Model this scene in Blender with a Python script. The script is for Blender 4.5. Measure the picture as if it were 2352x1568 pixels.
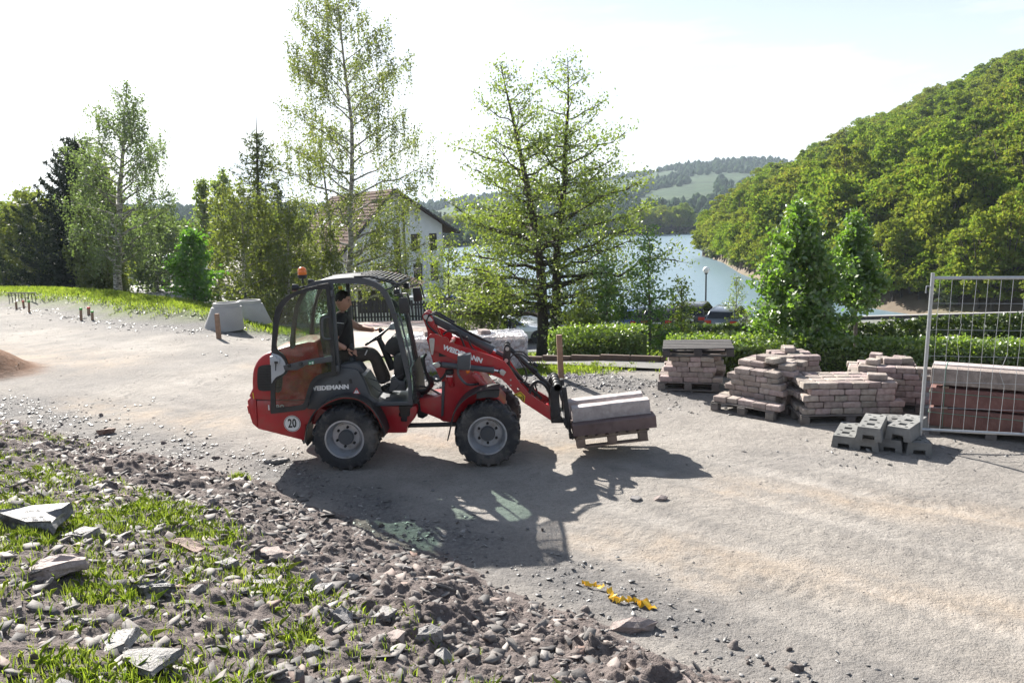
import bpy, bmesh, math, random
import numpy as np
from mathutils import Vector, Matrix
from mathutils.geometry import tessellate_polygon

# ------------------------------------------------------------------ clear
for o in list(bpy.data.objects): bpy.data.objects.remove(o)
scene = bpy.context.scene
COL = scene.collection
rad = math.radians

# ------------------------------------------------------------------ camera
F, CX, CY = 1760.0, 1176.0, 784.0          # in pixels of a 2352 x 1568 picture
EYE = 2.9
S = .88                                    # metres on the site per unit of the first layout
PITCH = math.atan(284 / F); ROLL = rad(1.5)
fw = np.array([0, math.cos(PITCH), -math.sin(PITCH)])
rt0 = np.array([1., 0, 0]); up0 = np.cross(rt0, fw)
RT = math.cos(ROLL) * rt0 - math.sin(ROLL) * up0
UP = math.cos(ROLL) * up0 + math.sin(ROLL) * rt0
CAMP = np.array([0, 0, EYE])
cd = bpy.data.cameras.new('camera'); cam = bpy.data.objects.new('camera', cd); COL.objects.link(cam)
cd.sensor_width = 36; cd.lens = 36 * F / 2352; cd.clip_end = 6000; cd.clip_start = .05
cam.matrix_world = Matrix(((RT[0], UP[0], -fw[0], 0), (RT[1], UP[1], -fw[1], 0), (RT[2], UP[2], -fw[2], EYE), (0, 0, 0, 1)))
scene.camera = cam

# ------------------------------------------------------------------ sky, sun, exposure
SUN_AZ = rad(-32.6)     # left of the view axis
SUN_EL = rad(34)
w = bpy.data.worlds.new('World'); scene.world = w; w.use_nodes = True
nt = w.node_tree; nt.nodes.clear()
wo = nt.nodes.new('ShaderNodeOutputWorld'); bg = nt.nodes.new('ShaderNodeBackground')
sky = nt.nodes.new('ShaderNodeTexSky'); sky.sky_type = 'NISHITA'; sky.sun_disc = False
sky.sun_elevation = SUN_EL; sky.sun_rotation = SUN_AZ; sky.dust_density = 1.6; sky.air_density = 1.0; sky.altitude = 300
tc = nt.nodes.new('ShaderNodeTexCoord'); mp = nt.nodes.new('ShaderNodeMapping')
mp.inputs['Scale'].default_value = (1.2, 1.2, 7.0); mp.inputs['Rotation'].default_value = (0, rad(-9), rad(20))
nz = nt.nodes.new('ShaderNodeTexNoise'); nz.inputs['Scale'].default_value = 2.6; nz.inputs['Detail'].default_value = 7; nz.inputs['Roughness'].default_value = .6
cr = nt.nodes.new('ShaderNodeValToRGB'); cr.color_ramp.elements[0].position = .46; cr.color_ramp.elements[1].position = .74
cr.color_ramp.elements[0].color = (.0, .0, .0, 1); cr.color_ramp.elements[1].color = (.6, .6, .6, 1)
mx = nt.nodes.new('ShaderNodeMixRGB'); mx.inputs['Color2'].default_value = (7.6, 8.1, 8.6, 1)
L = nt.links.new
L(tc.outputs['Generated'], mp.inputs['Vector']); L(mp.outputs['Vector'], nz.inputs['Vector'])
sx_ = nt.nodes.new('ShaderNodeSeparateXYZ'); hv = nt.nodes.new('ShaderNodeValToRGB'); ad = nt.nodes.new('ShaderNodeMath'); ad.operation = 'ADD'; ad.use_clamp = True
e_ = hv.color_ramp.elements; e_[0].position = 0; e_[0].color = (.85, .85, .85, 1); e_[1].position = .42; e_[1].color = (.03, .03, .03, 1); q_ = e_.new(.20); q_.color = (.5, .5, .5, 1)   # bright milky air low over the horizon
L(tc.outputs['Generated'], sx_.inputs[0]); L(sx_.outputs['Z'], hv.inputs['Fac'])
L(nz.outputs['Fac'], cr.inputs['Fac']); L(cr.outputs['Color'], ad.inputs[0]); L(hv.outputs['Color'], ad.inputs[1]); L(ad.outputs[0], mx.inputs['Fac'])
L(sky.outputs['Color'], mx.inputs['Color1']); L(mx.outputs['Color'], bg.inputs['Color'])
bg.inputs['Strength'].default_value = .05
L(bg.outputs['Background'], wo.inputs['Surface'])

sl = bpy.data.lights.new('sun', 'SUN'); sl.energy = 5.0; sl.angle = rad(.53); sl.color = (1.0, .95, .87)
so = bpy.data.objects.new('sun', sl); COL.objects.link(so)
sd = Vector((math.sin(SUN_AZ) * math.cos(SUN_EL), math.cos(SUN_AZ) * math.cos(SUN_EL), math.sin(SUN_EL)))
so.rotation_euler = sd.to_track_quat('Z', 'Y').to_euler(); so.location = (-20, 30, 40)
vs = scene.view_settings; vs.view_transform = 'Standard'; vs.look = 'None'; vs.exposure = 1.6; vs.gamma = 1
vs.use_curve_mapping = False
scene.cycles.max_bounces = 8; scene.cycles.transparent_max_bounces = 24

# ------------------------------------------------------------------ picture -> place
def ray(x, y):
    d = fw * F + RT * (x - CX) + UP * (CY - y); return d / d[1]
def gz(x, y, z=0.): d = ray(x, y); return CAMP + d * ((z - EYE) / d[2])
def atY(x, y, Y): return CAMP + ray(x, y) * Y
CROP = dict(A=(950, 1020, 1.7425), B=(1600, 1150, 1.96), K=(1250, 1100, 3.135), L=(950, 1400, 3.137), M=(1550, 1050, 3.92),
            N=(1650, 1220, 4.127), O=(2000, 1350, 3.136), P=(2550, 1350, 2.94), Q=(3150, 1050, 1.845), V=(0, 0, .57422))
def vpx(c, p):
    ox, oy, s = CROP[c]; return ((ox + p[0] / s) * .57422, (oy + p[1] / s) * .57422)
def tr(c, pts, Y):
    r = []
    for p in pts:
        q = atY(*vpx(c, p), Y); r.append((q[0], q[2]))
    return r
def t1(c, x, y, Y): return Vector(atY(*vpx(c, (x, y)), Y))

# ------------------------------------------------------------------ mesh helpers
def link(name, me, mat=None, parent=None):
    o = bpy.data.objects.new(name, me); COL.objects.link(o)
    if mat is not None:
        for m in (mat if isinstance(mat, (list, tuple)) else [mat]): me.materials.append(m)
    if parent is not None: o.parent = parent
    return o
def org(p):
    v = Vector((0, 0, 0))
    while p is not None: v += p.location; p = p.parent
    return v
class MB:
    def __init__(s): s.v = []; s.f = []; s.mi = []
    def add(s, v, f, mi=0):
        n = len(s.v); s.v.extend([tuple(a) for a in v]); s.f.extend([tuple(i + n for i in q) for q in f]); s.mi.extend([mi] * len(f)); return s
    def box(s, c, d, rz=0, M=None, mi=0):
        hx, hy, hz = d[0] / 2, d[1] / 2, d[2] / 2
        vs = [Vector((a * hx, b * hy, e * hz)) for a in (-1, 1) for b in (-1, 1) for e in (-1, 1)]
        R = M if M is not None else Matrix.Rotation(rz, 3, 'Z')
        return s.add([R @ q + Vector(c) for q in vs], [(0, 1, 3, 2), (4, 6, 7, 5), (0, 4, 5, 1), (2, 3, 7, 6), (0, 2, 6, 4), (1, 5, 7, 3)], mi)
    def tube(s, pts, r, n=8, cap=True, mi=0):
        pts = [Vector(p) for p in pts]; k = len(pts)
        rr = r if isinstance(r, (list, tuple)) else [r] * k
        vs = []; u = None
        for i, p in enumerate(pts):
            t = (pts[min(i + 1, k - 1)] - pts[max(i - 1, 0)])
            if t.length < 1e-9: t = Vector((0, 0, 1))
            t.normalize()
            if u is None:
                u = t.cross(Vector((0, 0, 1)) if abs(t.z) < .9 else Vector((1, 0, 0))).normalized()
            else:
                u = (u - t * u.dot(t)); u = u.normalized() if u.length > 1e-6 else t.orthogonal().normalized()
            b = t.cross(u)
            for j in range(n):
                a = 2 * math.pi * j / n; vs.append(p + (u * math.cos(a) + b * math.sin(a)) * rr[i])
        fs = [(i * n + j, i * n + (j + 1) % n, (i + 1) * n + (j + 1) % n, (i + 1) * n + j) for i in range(k - 1) for j in range(n)]
        if cap: fs += [tuple(range(n - 1, -1, -1)), tuple((k - 1) * n + j for j in range(n))]
        return s.add(vs, fs, mi)
    def lathe(s, prof, c, axis='Z', n=24, mi=0, cap=True):
        vs = []
        for r, h in prof:
            for j in range(n):
                a = 2 * math.pi * j / n; x, y = r * math.cos(a), r * math.sin(a)
                q = {'Z': (x, y, h), 'Y': (x, h, y), 'X': (h, x, y)}[axis]
                vs.append(Vector(q) + Vector(c))
        k = len(prof)
        fs = [(i * n + j, i * n + (j + 1) % n, (i + 1) * n + (j + 1) % n, (i + 1) * n + j) for i in range(k - 1) for j in range(n)]
        if cap and prof[0][0] > 1e-6: fs.append(tuple(range(n - 1, -1, -1)))
        if cap and prof[-1][0] > 1e-6: fs.append(tuple((k - 1) * n + j for j in range(n)))
        return s.add(vs, fs, mi)
    def prism(s, outer, y0, y1, holes=(), mp=None, mi=0):
        """outline in (x,z), holes cut, extruded along Y (or mapped by mp(u,v,w))"""
        mp = mp or (lambda u, v, w_: Vector((u, w_, v)))
        loops = [list(outer)] + [list(h) for h in holes]
        tris = tessellate_polygon([[Vector((p[0], p[1], 0)) for p in l] for l in loops])
        fl = [p for l in loops for p in l]; n = len(fl)
        vs = [mp(p[0], p[1], y0) for p in fl] + [mp(p[0], p[1], y1) for p in fl]
        fs = [tuple(t) for t in tris] + [tuple(i + n for i in reversed(t)) for t in tris]
        b = 0
        for l in loops:
            m = len(l)
            for i in range(m):
                j = (i + 1) % m; fs.append((b + i, b + j, n + b + j, n + b + i))
            b += m
        return s.add(vs, fs, mi)
    def build(s, name, mat=None, parent=None, smooth=None, bevel=0, origin=None, seg=1):
        me = bpy.data.meshes.new(name)
        o_ = Vector(origin) if origin is not None else (org(parent) if parent is not None else Vector((0, 0, 0)))
        me.from_pydata([tuple(Vector(q) - o_) for q in s.v], [], s.f)
        bm = bmesh.new(); bm.from_mesh(me); bmesh.ops.remove_doubles(bm, verts=bm.verts, dist=1e-5)
        bmesh.ops.recalc_face_normals(bm, faces=bm.faces)
        if bevel:
            bmesh.ops.dissolve_limit(bm, angle_limit=.02, verts=bm.verts, edges=bm.edges)
            es = [e for e in bm.edges if len(e.link_faces) == 2 and e.calc_face_angle(0) > .5]
            try: bmesh.ops.bevel(bm, geom=es, offset=bevel, segments=seg, profile=.5, affect='EDGES', clamp_overlap=True)
            except Exception: pass
        bm.to_mesh(me); bm.free()
        if any(s.mi) and len(s.mi) == len(me.polygons): me.polygons.foreach_set('material_index', s.mi)
        o = link(name, me, mat, parent)
        if smooth is not None:
            me.polygons.foreach_set('use_smooth', [True] * len(me.polygons))
            me.set_sharp_from_angle(angle=rad(smooth))
        if parent is None and origin is not None: o.location = origin
        return o
def npmesh(name, V_, Fq, mat, parent=None, smooth=False, attr=None, origin=(0, 0, 0)):
    """numpy verts (n,3), faces (m,k)"""
    me = bpy.data.meshes.new(name); V_ = np.asarray(V_, dtype=np.float32) - np.array(origin, dtype=np.float32); Fq = np.asarray(Fq, dtype=np.int32)
    n, (m, k) = len(V_), Fq.shape
    me.vertices.add(n); me.vertices.foreach_set('co', V_.ravel())
    me.loops.add(m * k); me.loops.foreach_set('vertex_index', Fq.ravel())
    me.polygons.add(m); me.polygons.foreach_set('loop_start', np.arange(0, m * k, k, dtype=np.int32))
    if smooth: me.polygons.foreach_set('use_smooth', np.ones(m, dtype=bool))
    me.update(calc_edges=True)
    if attr:
        for an, av in attr.items():
            a = me.attributes.new(an, 'FLOAT', 'POINT'); a.data.foreach_set('value', np.asarray(av, dtype=np.float32))
    o = link(name, me, mat, parent)
    if parent is None: o.location = origin
    return o
def thing(name, label, cat, loc=(0, 0, 0), group=None):
    o = bpy.data.objects.new(name, None); COL.objects.link(o); o.location = loc; o.empty_display_size = .2
    return tag(o, label, cat, group)
def tag(o, label=None, cat=None, group=None, kind=None):
    if label: o['label'] = label
    if cat: o['category'] = cat
    if group: o['group'] = group
    if kind: o['kind'] = kind
    return o
def copytree(o, parent=None):
    c = o.copy(); COL.objects.link(c)
    if parent is not None: c.parent = parent
    for ch in list(o.children): copytree(ch, c)
    return c
def catmull(pts, n=6):
    P = [Vector(p) for p in pts]; P = [P[0] * 2 - P[1]] + P + [P[-1] * 2 - P[-2]]; r = []
    for i in range(1, len(P) - 2):
        for k in range(n):
            t = k / n; a, b, c, d = P[i - 1:i + 3]
            r.append(.5 * ((2 * b) + (c - a) * t + (2 * a - 5 * b + 4 * c - d) * t * t + (3 * b - a - 3 * c + d) * t ** 3))
    r.append(P[-2]); return r
def text(name, s, size, mat, parent, M, bold=.0, sx=1.0, extrude=.001):
    cu = bpy.data.curves.new(name, 'FONT'); cu.body = s; cu.size = size; cu.offset = bold; cu.extrude = extrude
    cu.align_x = 'CENTER'; cu.align_y = 'CENTER'; cu.resolution_u = 2
    t = bpy.data.objects.new(name, cu); COL.objects.link(t)
    me = bpy.data.meshes.new_from_object(t.evaluated_get(bpy.context.evaluated_depsgraph_get()))
    bpy.data.objects.remove(t); me.transform(Matrix.Diagonal((sx, 1, 1, 1))); me.transform(M)
    me.transform(Matrix.Translation(-org(parent))); me.materials.clear()
    return link(name, me, mat, parent)

# ------------------------------------------------------------------ value noise for numpy heightfields
_rs = np.random.RandomState(7); _tab = _rs.rand(256, 256)
def vnoise(x, y):
    xi = np.floor(x).astype(int); yi = np.floor(y).astype(int); fx = x - xi; fy = y - yi
    fx = fx * fx * (3 - 2 * fx); fy = fy * fy * (3 - 2 * fy)
    g = lambda a, b: _tab[a & 255, b & 255]
    return (g(xi, yi) * (1 - fx) + g(xi + 1, yi) * fx) * (1 - fy) + (g(xi, yi + 1) * (1 - fx) + g(xi + 1, yi + 1) * fx) * fy
def fbm(x, y, o=4, g=.5):
    r = 0; a = 1; t = 0
    for i in range(o):
        r = r + a * vnoise(x * 2 ** i + 17.3 * i, y * 2 ** i + 9.1 * i); t += a; a *= g
    return r / t
def sstep(a, b, x): t = np.clip((x - a) / (b - a), 0, 1); return t * t * (3 - 2 * t)
# ------------------------------------------------------------------ materials
def nodes(name):
    m = bpy.data.materials.new(name); m.use_nodes = True; t = m.node_tree; t.nodes.clear()
    return m, t, t.nodes.new('ShaderNodeOutputMaterial')
def N(t, k, **kw):
    n = t.nodes.new(k)
    for a, b in kw.items():
        if a in n.inputs: n.inputs[a].default_value = b
        else: setattr(n, a, b)
    return n
def ramp(t, stops):
    r = t.nodes.new('ShaderNodeValToRGB'); e = r.color_ramp.elements
    while len(e) < len(stops): e.new(.5)
    for q, (p, c) in zip(e, stops): q.position = p; q.color = (*c, 1) if len(c) == 3 else c
    return r
def mat(name, col, rough=.6, metal=0, var=.12, scale=8, bump=0, bscale=40, dirt=None, dirtamt=.5, rnd=0, coat=0, spec=.5, dscale=3):
    m, t, out = nodes(name); l = t.links.new
    p = N(t, 'ShaderNodeBsdfPrincipled', Roughness=rough, Metallic=metal); p.inputs['Coat Weight'].default_value = coat
    p.inputs['Specular IOR Level'].default_value = spec
    g = N(t, 'ShaderNodeNewGeometry'); tcn = N(t, 'ShaderNodeTexCoord')
    n1 = N(t, 'ShaderNodeTexNoise', Scale=scale, Detail=6, Roughness=.62); l(tcn.outputs['Object'], n1.inputs['Vector'])
    a = tuple(max(0, c * (1 - var)) for c in col); b = tuple(min(1, c * (1 + var)) for c in col)
    r = ramp(t, [(.3, a), (.7, b)]); l(n1.outputs['Fac'], r.inputs['Fac']); c = r.outputs['Color']
    if dirt:
        n2 = N(t, 'ShaderNodeTexNoise', Scale=dscale, Detail=8, Roughness=.7); l(tcn.outputs['Object'], n2.inputs['Vector'])
        r2 = ramp(t, [(.48, (0, 0, 0)), (.66, (dirtamt,) * 3)]); l(n2.outputs['Fac'], r2.inputs['Fac'])
        mxn = N(t, 'ShaderNodeMixRGB', Color2=(*dirt, 1)); l(r2.outputs['Color'], mxn.inputs['Fac']); l(c, mxn.inputs['Color1']); c = mxn.outputs['Color']
    if rnd:
        oi = N(t, 'ShaderNodeObjectInfo'); hs = N(t, 'ShaderNodeHueSaturation')
        mr = N(t, 'ShaderNodeMapRange'); mr.inputs['To Min'].default_value = 1 - rnd; mr.inputs['To Max'].default_value = 1 + rnd
        l(oi.outputs['Random'], mr.inputs['Value']); l(mr.outputs['Result'], hs.inputs['Value'])
        m2 = N(t, 'ShaderNodeMath', operation='MULTIPLY_ADD'); m2.inputs[1].default_value = 7.31; m2.inputs[2].default_value = 0
        fr = N(t, 'ShaderNodeMath', operation='FRACT'); l(oi.outputs['Random'], m2.inputs[0]); l(m2.outputs[0], fr.inputs[0])
        mh = N(t, 'ShaderNodeMapRange'); mh.inputs['To Min'].default_value = .5 - .04 * min(1, rnd * 4); mh.inputs['To Max'].default_value = .5 + .03 * min(1, rnd * 4)
        l(fr.outputs[0], mh.inputs['Value']); l(mh.outputs['Result'], hs.inputs['Hue'])
        l(c, hs.inputs['Color']); c = hs.outputs['Color']
    l(c, p.inputs['Base Color'])
    if bump:
        n3 = N(t, 'ShaderNodeTexNoise', Scale=bscale, Detail=5, Roughness=.6); l(tcn.outputs['Object'], n3.inputs['Vector'])
        bp = N(t, 'ShaderNodeBump', Strength=bump, Distance=.02); l(n3.outputs['Fac'], bp.inputs['Height']); l(bp.outputs['Normal'], p.inputs['Normal'])
    l(p.outputs['BSDF'], out.inputs['Surface']); return m
def leafmat(name, cols, trans=.5, rough=.45, objrnd=False, gloss=.06, tint=(1.75, 1.7, .7)):
    """cols: ramp of leaf colours picked per leaf (and per tree)"""
    m, t, out = nodes(name); l = t.links.new
    g = N(t, 'ShaderNodeNewGeometry'); src = g.outputs['Random Per Island']
    if objrnd:
        oi = N(t, 'ShaderNodeObjectInfo'); a1 = N(t, 'ShaderNodeMath', operation='MULTIPLY'); a1.inputs[1].default_value = .28
        a2 = N(t, 'ShaderNodeMath', operation='MULTIPLY_ADD'); a2.inputs[1].default_value = .72
        l(src, a1.inputs[0]); l(oi.outputs['Random'], a2.inputs[0]); l(a1.outputs[0], a2.inputs[2]); src = a2.outputs[0]
    r = ramp(t, [(i / max(1, len(cols) - 1), c) for i, c in enumerate(cols)]); l(src, r.inputs['Fac'])
    d = N(t, 'ShaderNodeBsdfDiffuse'); tl = N(t, 'ShaderNodeBsdfTranslucent'); gl = N(t, 'ShaderNodeBsdfGlossy', Roughness=rough)
    mu = N(t, 'ShaderNodeMixRGB', blend_type='MULTIPLY', Fac=1.0, Color2=(*tint, 1)); l(r.outputs['Color'], mu.inputs['Color1'])
    l(r.outputs['Color'], d.inputs['Color']); l(mu.outputs['Color'], tl.inputs['Color'])
    s1 = N(t, 'ShaderNodeMixShader', Fac=trans); l(d.outputs[0], s1.inputs[1]); l(tl.outputs[0], s1.inputs[2])
    s2 = N(t, 'ShaderNodeMixShader', Fac=gloss); l(s1.outputs[0], s2.inputs[1]); l(gl.outputs[0], s2.inputs[2])
    l(s2.outputs[0], out.inputs['Surface']); return m
def glassmat(name, tint, refl=.08, dirt=None):
    m, t, out = nodes(name); l = t.links.new
    tp = N(t, 'ShaderNodeBsdfTransparent', Color=(*tint, 1)); gl = N(t, 'ShaderNodeBsdfGlossy', Roughness=.03)
    lw = N(t, 'ShaderNodeLayerWeight', Blend=.25); mr = N(t, 'ShaderNodeMapRange'); mr.inputs['To Min'].default_value = refl * .6; mr.inputs['To Max'].default_value = .8
    l(lw.outputs['Facing'], mr.inputs['Value'])
    pw = N(t, 'ShaderNodeMath', operation='POWER'); pw.inputs[1].default_value = 2.2; l(lw.outputs['Facing'], pw.inputs[0]); l(pw.outputs[0], mr.inputs['Value'])
    s = N(t, 'ShaderNodeMixShader'); l(mr.outputs['Result'], s.inputs['Fac']); l(tp.outputs[0], s.inputs[1]); l(gl.outputs[0], s.inputs[2])
    sh = s.outputs[0]
    if dirt:
        df = N(t, 'ShaderNodeBsdfDiffuse', Color=(*dirt, 1)); tcn = N(t, 'ShaderNodeTexCoord')
        nn = N(t, 'ShaderNodeTexNoise', Scale=9, Detail=6, Roughness=.7); l(tcn.outputs['Object'], nn.inputs['Vector'])
        r = ramp(t, [(.45, (.02,) * 3), (.70, (.24,) * 3)]); l(nn.outputs['Fac'], r.inputs['Fac'])
        s3 = N(t, 'ShaderNodeMixShader'); l(r.outputs['Color'], s3.inputs['Fac']); l(sh, s3.inputs[1]); l(df.outputs[0], s3.inputs[2]); sh = s3.outputs[0]
    l(sh, out.inputs['Surface']); return m

RED = mat('red_paint', (.40, .012, .02), .36, var=.10, scale=5, dirt=(.20, .075, .06), dirtamt=.45, coat=.4, dscale=4)
GREY = mat('anthracite_paint', (.062, .068, .078), .42, var=.08, scale=4, dirt=(.12, .11, .10), dirtamt=.3)
BLK = mat('black_plastic', (.018, .019, .022), .5, var=.2, scale=6, dirt=(.06, .055, .05), dirtamt=.4)
RUB = mat('tyre_rubber', (.022, .023, .027), .72, var=.25, scale=5, dirt=(.15, .135, .12), dirtamt=.75, bump=.3, bscale=60)
STEEL = mat('dark_steel', (.03, .03, .033), .5, metal=.3, var=.25, scale=10, dirt=(.10, .07, .05), dirtamt=.35)
CHROME = mat('chrome_rod', (.75, .76, .78), .15, metal=1, var=.03)
ZINC = mat('zinc_plate', (.50, .50, .49), .38, metal=.6, var=.1, scale=20)
RIM = mat('silver_rim', (.46, .48, .52), .34, metal=.55, var=.08, scale=12, dirt=(.20, .17, .145), dirtamt=.75, dscale=6)
WHT = mat('white_print', (.78, .78, .78), .5, var=.03)
INK = mat('black_print', (.012, .012, .012), .5, var=.0)
YEL = mat('yellow_print', (.75, .55, .03), .5, var=.04)
REDP = mat('red_print', (.5, .03, .03), .5, var=.0)
GRN = mat('green_sign', (.02, .28, .13), .5, var=.0)
LATCH = mat('light_grey_plate', (.42, .44, .47), .45, var=.06)
ORANGE = mat('amber_lens', (.85, .20, .01), .25, var=.1, coat=.4); ORANGE.node_tree.nodes['Principled BSDF'].inputs['Transmission Weight'].default_value = .35
LENS = mat('lamp_lens', (.6, .62, .64), .15, var=.05, coat=.5)
CABGLASS = glassmat('cab_glass', (.74, .85, .80), .07)
DOORGLASS = glassmat('door_glass', (.84, .90, .86), .07, dirt=(.17, .15, .12))
WINDSCREEN = glassmat('windscreen', (.72, .85, .80), .06)
CARGLASS = glassmat('car_glass', (.10, .12, .13), .10)
SKIN = mat('skin', (.46, .25, .18), .5, var=.08, scale=14); SKIN.node_tree.nodes['Principled BSDF'].inputs['Subsurface Weight'].default_value = .1
HAIR = mat('dark_hair', (.016, .012, .010), .6, var=.3, scale=40, bump=.5, bscale=120)
VEST = mat('dark_workwear', (.017, .015, .016), .85, var=.2, scale=12, bump=.4, bscale=25)
TROUS = mat('brown_work_trousers', (.050, .040, .033), .9, var=.2, scale=10, bump=.5, bscale=18)
SHOE = mat('black_boots', (.012, .011, .010), .55)
WOOD = mat('raw_pallet_wood', (.18, .138, .098), .8, var=.3, scale=7, bump=.4, bscale=30, rnd=.15, dirt=(.13, .11, .09), dirtamt=.5)
WOODG = mat('weathered_grey_wood', (.15, .135, .125), .85, var=.3, scale=7, bump=.4, bscale=30, rnd=.2)
WOODD = mat('dark_old_wood', (.055, .05, .05), .85, var=.3, scale=7, bump=.4, bscale=30, rnd=.2)
STAKE = mat('stake_wood', (.24, .15, .10), .8, var=.25, scale=9, bump=.4, bscale=30)
PAVER = mat('mauve_grey_paver', (.285, .236, .212), .88, var=.3, scale=11, bump=.7, bscale=55, rnd=.26, dirt=(.40, .37, .345), dirtamt=.35, dscale=6)
SANDS = mat('pink_sandstone_kerb', (.36, .315, .305), .85, var=.16, scale=16, bump=.5, bscale=50, dirt=(.52, .47, .47), dirtamt=.6, dscale=7, rnd=.05)
DARKST = mat('dark_red_kerb', (.115, .08, .075), .8, var=.2, scale=9, bump=.4, bscale=60, dirt=(.22, .16, .15), dirtamt=.35, rnd=.06)
REDST = mat('red_sandstone_kerb', (.15, .072, .062), .85, var=.16, scale=8, bump=.4, bscale=60, dirt=(.30, .17, .14), dirtamt=.3, rnd=.08)
CONC = mat('grey_concrete', (.36, .36, .355), .88, var=.1, scale=6, bump=.35, bscale=40, dirt=(.27, .26, .245), dirtamt=.5)
FOOTC = mat('fence_foot_concrete', (.15, .15, .145), .9, var=.2, scale=9, bump=.5, bscale=50, dirt=(.25, .25, .24), dirtamt=.4, rnd=.2)
GALV = mat('galvanised_tube', (.42, .44, .46), .42, metal=.7, var=.1, scale=25)
FILM = None
def filmmat():
    m, t, out = nodes('stretch_film'); l = t.links.new
    tp = N(t, 'ShaderNodeBsdfTransparent', Color=(.9, .9, .92, 1)); p = N(t, 'ShaderNodeBsdfPrincipled', Roughness=.22); p.inputs['Base Color'].default_value = (.75, .76, .8, 1)
    tcn = N(t, 'ShaderNodeTexCoord'); nn = N(t, 'ShaderNodeTexNoise', Scale=7, Detail=5, Roughness=.65, Distortion=1.5); l(tcn.outputs['Object'], nn.inputs['Vector'])
    r = ramp(t, [(.38, (.22,) * 3), (.66, (.72,) * 3)]); l(nn.outputs['Fac'], r.inputs['Fac'])
    bp = N(t, 'ShaderNodeBump', Strength=1, Distance=.05); l(nn.outputs['Fac'], bp.inputs['Height']); l(bp.outputs[0], p.inputs['Normal'])
    s = N(t, 'ShaderNodeMixShader'); l(r.outputs['Color'], s.inputs['Fac']); l(tp.outputs[0], s.inputs[1]); l(p.outputs[0], s.inputs[2]); l(s.outputs[0], out.inputs['Surface']); return m
FILM = filmmat()
WALLW = mat('white_render', (.66, .68, .72), .85, var=.05, scale=3, bump=.2)
ROOFT = mat('brown_roof_tile', (.085, .05, .042), .95, var=.3, scale=5, rnd=.15, spec=.1)
TIMB = mat('dark_timber', (.035, .028, .025), .7, var=.2)
BARK = mat('dark_bark', (.055, .045, .038), .9, var=.35, scale=14, bump=.8, bscale=30)
BARKG = mat('grey_brown_bark', (.12, .10, .085), .9, var=.3, scale=12, bump=.6, bscale=25)
def birchbark():
    m, t, out = nodes('birch_bark'); l = t.links.new
    p = N(t, 'ShaderNodeBsdfPrincipled', Roughness=.75); tcn = N(t, 'ShaderNodeTexCoord'); mpn = N(t, 'ShaderNodeMapping', Scale=(3, 3, 9)); l(tcn.outputs['Object'], mpn.inputs['Vector'])
    n1 = N(t, 'ShaderNodeTexNoise', Scale=1.3, Detail=6, Roughness=.7); l(mpn.outputs['Vector'], n1.inputs['Vector'])
    r = ramp(t, [(.40, (.05, .045, .04)), (.50, (.30, .28, .25)), (.62, (.55, .53, .49))]); l(n1.outputs['Fac'], r.inputs['Fac']); l(r.outputs[0], p.inputs['Base Color']); l(p.outputs[0], out.inputs['Surface']); return m
BIRCHB = birchbark()
L_BIRCH = leafmat('birch_leaves', [(.13, .16, .035), (.17, .19, .045), (.11, .145, .035), (.19, .195, .055)], .5, tint=(1.25, 1.35, .7))
L_BIRCH2 = leafmat('thin_birch_leaves', [(.12, .16, .055), (.145, .185, .065), (.10, .14, .06)], .5, tint=(1.2, 1.35, .8))
L_ALDER = leafmat('alder_leaves', [(.09, .14, .03), (.12, .175, .035), (.155, .20, .045), (.075, .115, .03)], .55, gloss=.09)
L_MAPLE = leafmat('maple_leaves', [(.06, .15, .022), (.085, .19, .028), (.05, .125, .02)], .55)
L_HORN = leafmat('hornbeam_leaves', [(.06, .135, .022), (.09, .175, .03), (.12, .21, .04), (.05, .11, .02)], .55, gloss=.10, rough=.5)
L_HEDGE = leafmat('hedge_leaves', [(.09, .16, .028), (.125, .195, .036), (.155, .22, .05)], .5, gloss=.10)
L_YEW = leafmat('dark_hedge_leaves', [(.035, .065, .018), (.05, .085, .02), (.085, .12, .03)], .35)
L_WILLOW = leafmat('grey_green_leaves', [(.12, .15, .085), (.15, .18, .10), (.10, .13, .07)], .45)
L_HILL = leafmat('hillside_leaves', [(.075, .125, .026), (.125, .195, .035), (.165, .205, .042), (.125, .14, .045), (.09, .16, .03), (.175, .24, .048), (.135, .13, .045), (.15, .215, .038)], .42, objrnd=True, gloss=.0)
L_PINE = leafmat('pine_needles', [(.018, .03, .018), (.024, .038, .022), (.014, .024, .016)], .15, gloss=.03)
L_SPRUCE = leafmat('spruce_needles', [(.05, .07, .028), (.08, .105, .036), (.045, .065, .028)], .3, gloss=.03)
L_FAR = leafmat('far_wood_leaves', [(.035, .06, .034), (.055, .085, .042), (.042, .07, .038)], .2, gloss=.0)
GRASS = leafmat('grass_blades', [(.15, .23, .03), (.20, .28, .045), (.23, .28, .08), (.12, .19, .03)], .5, gloss=.06)
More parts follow.
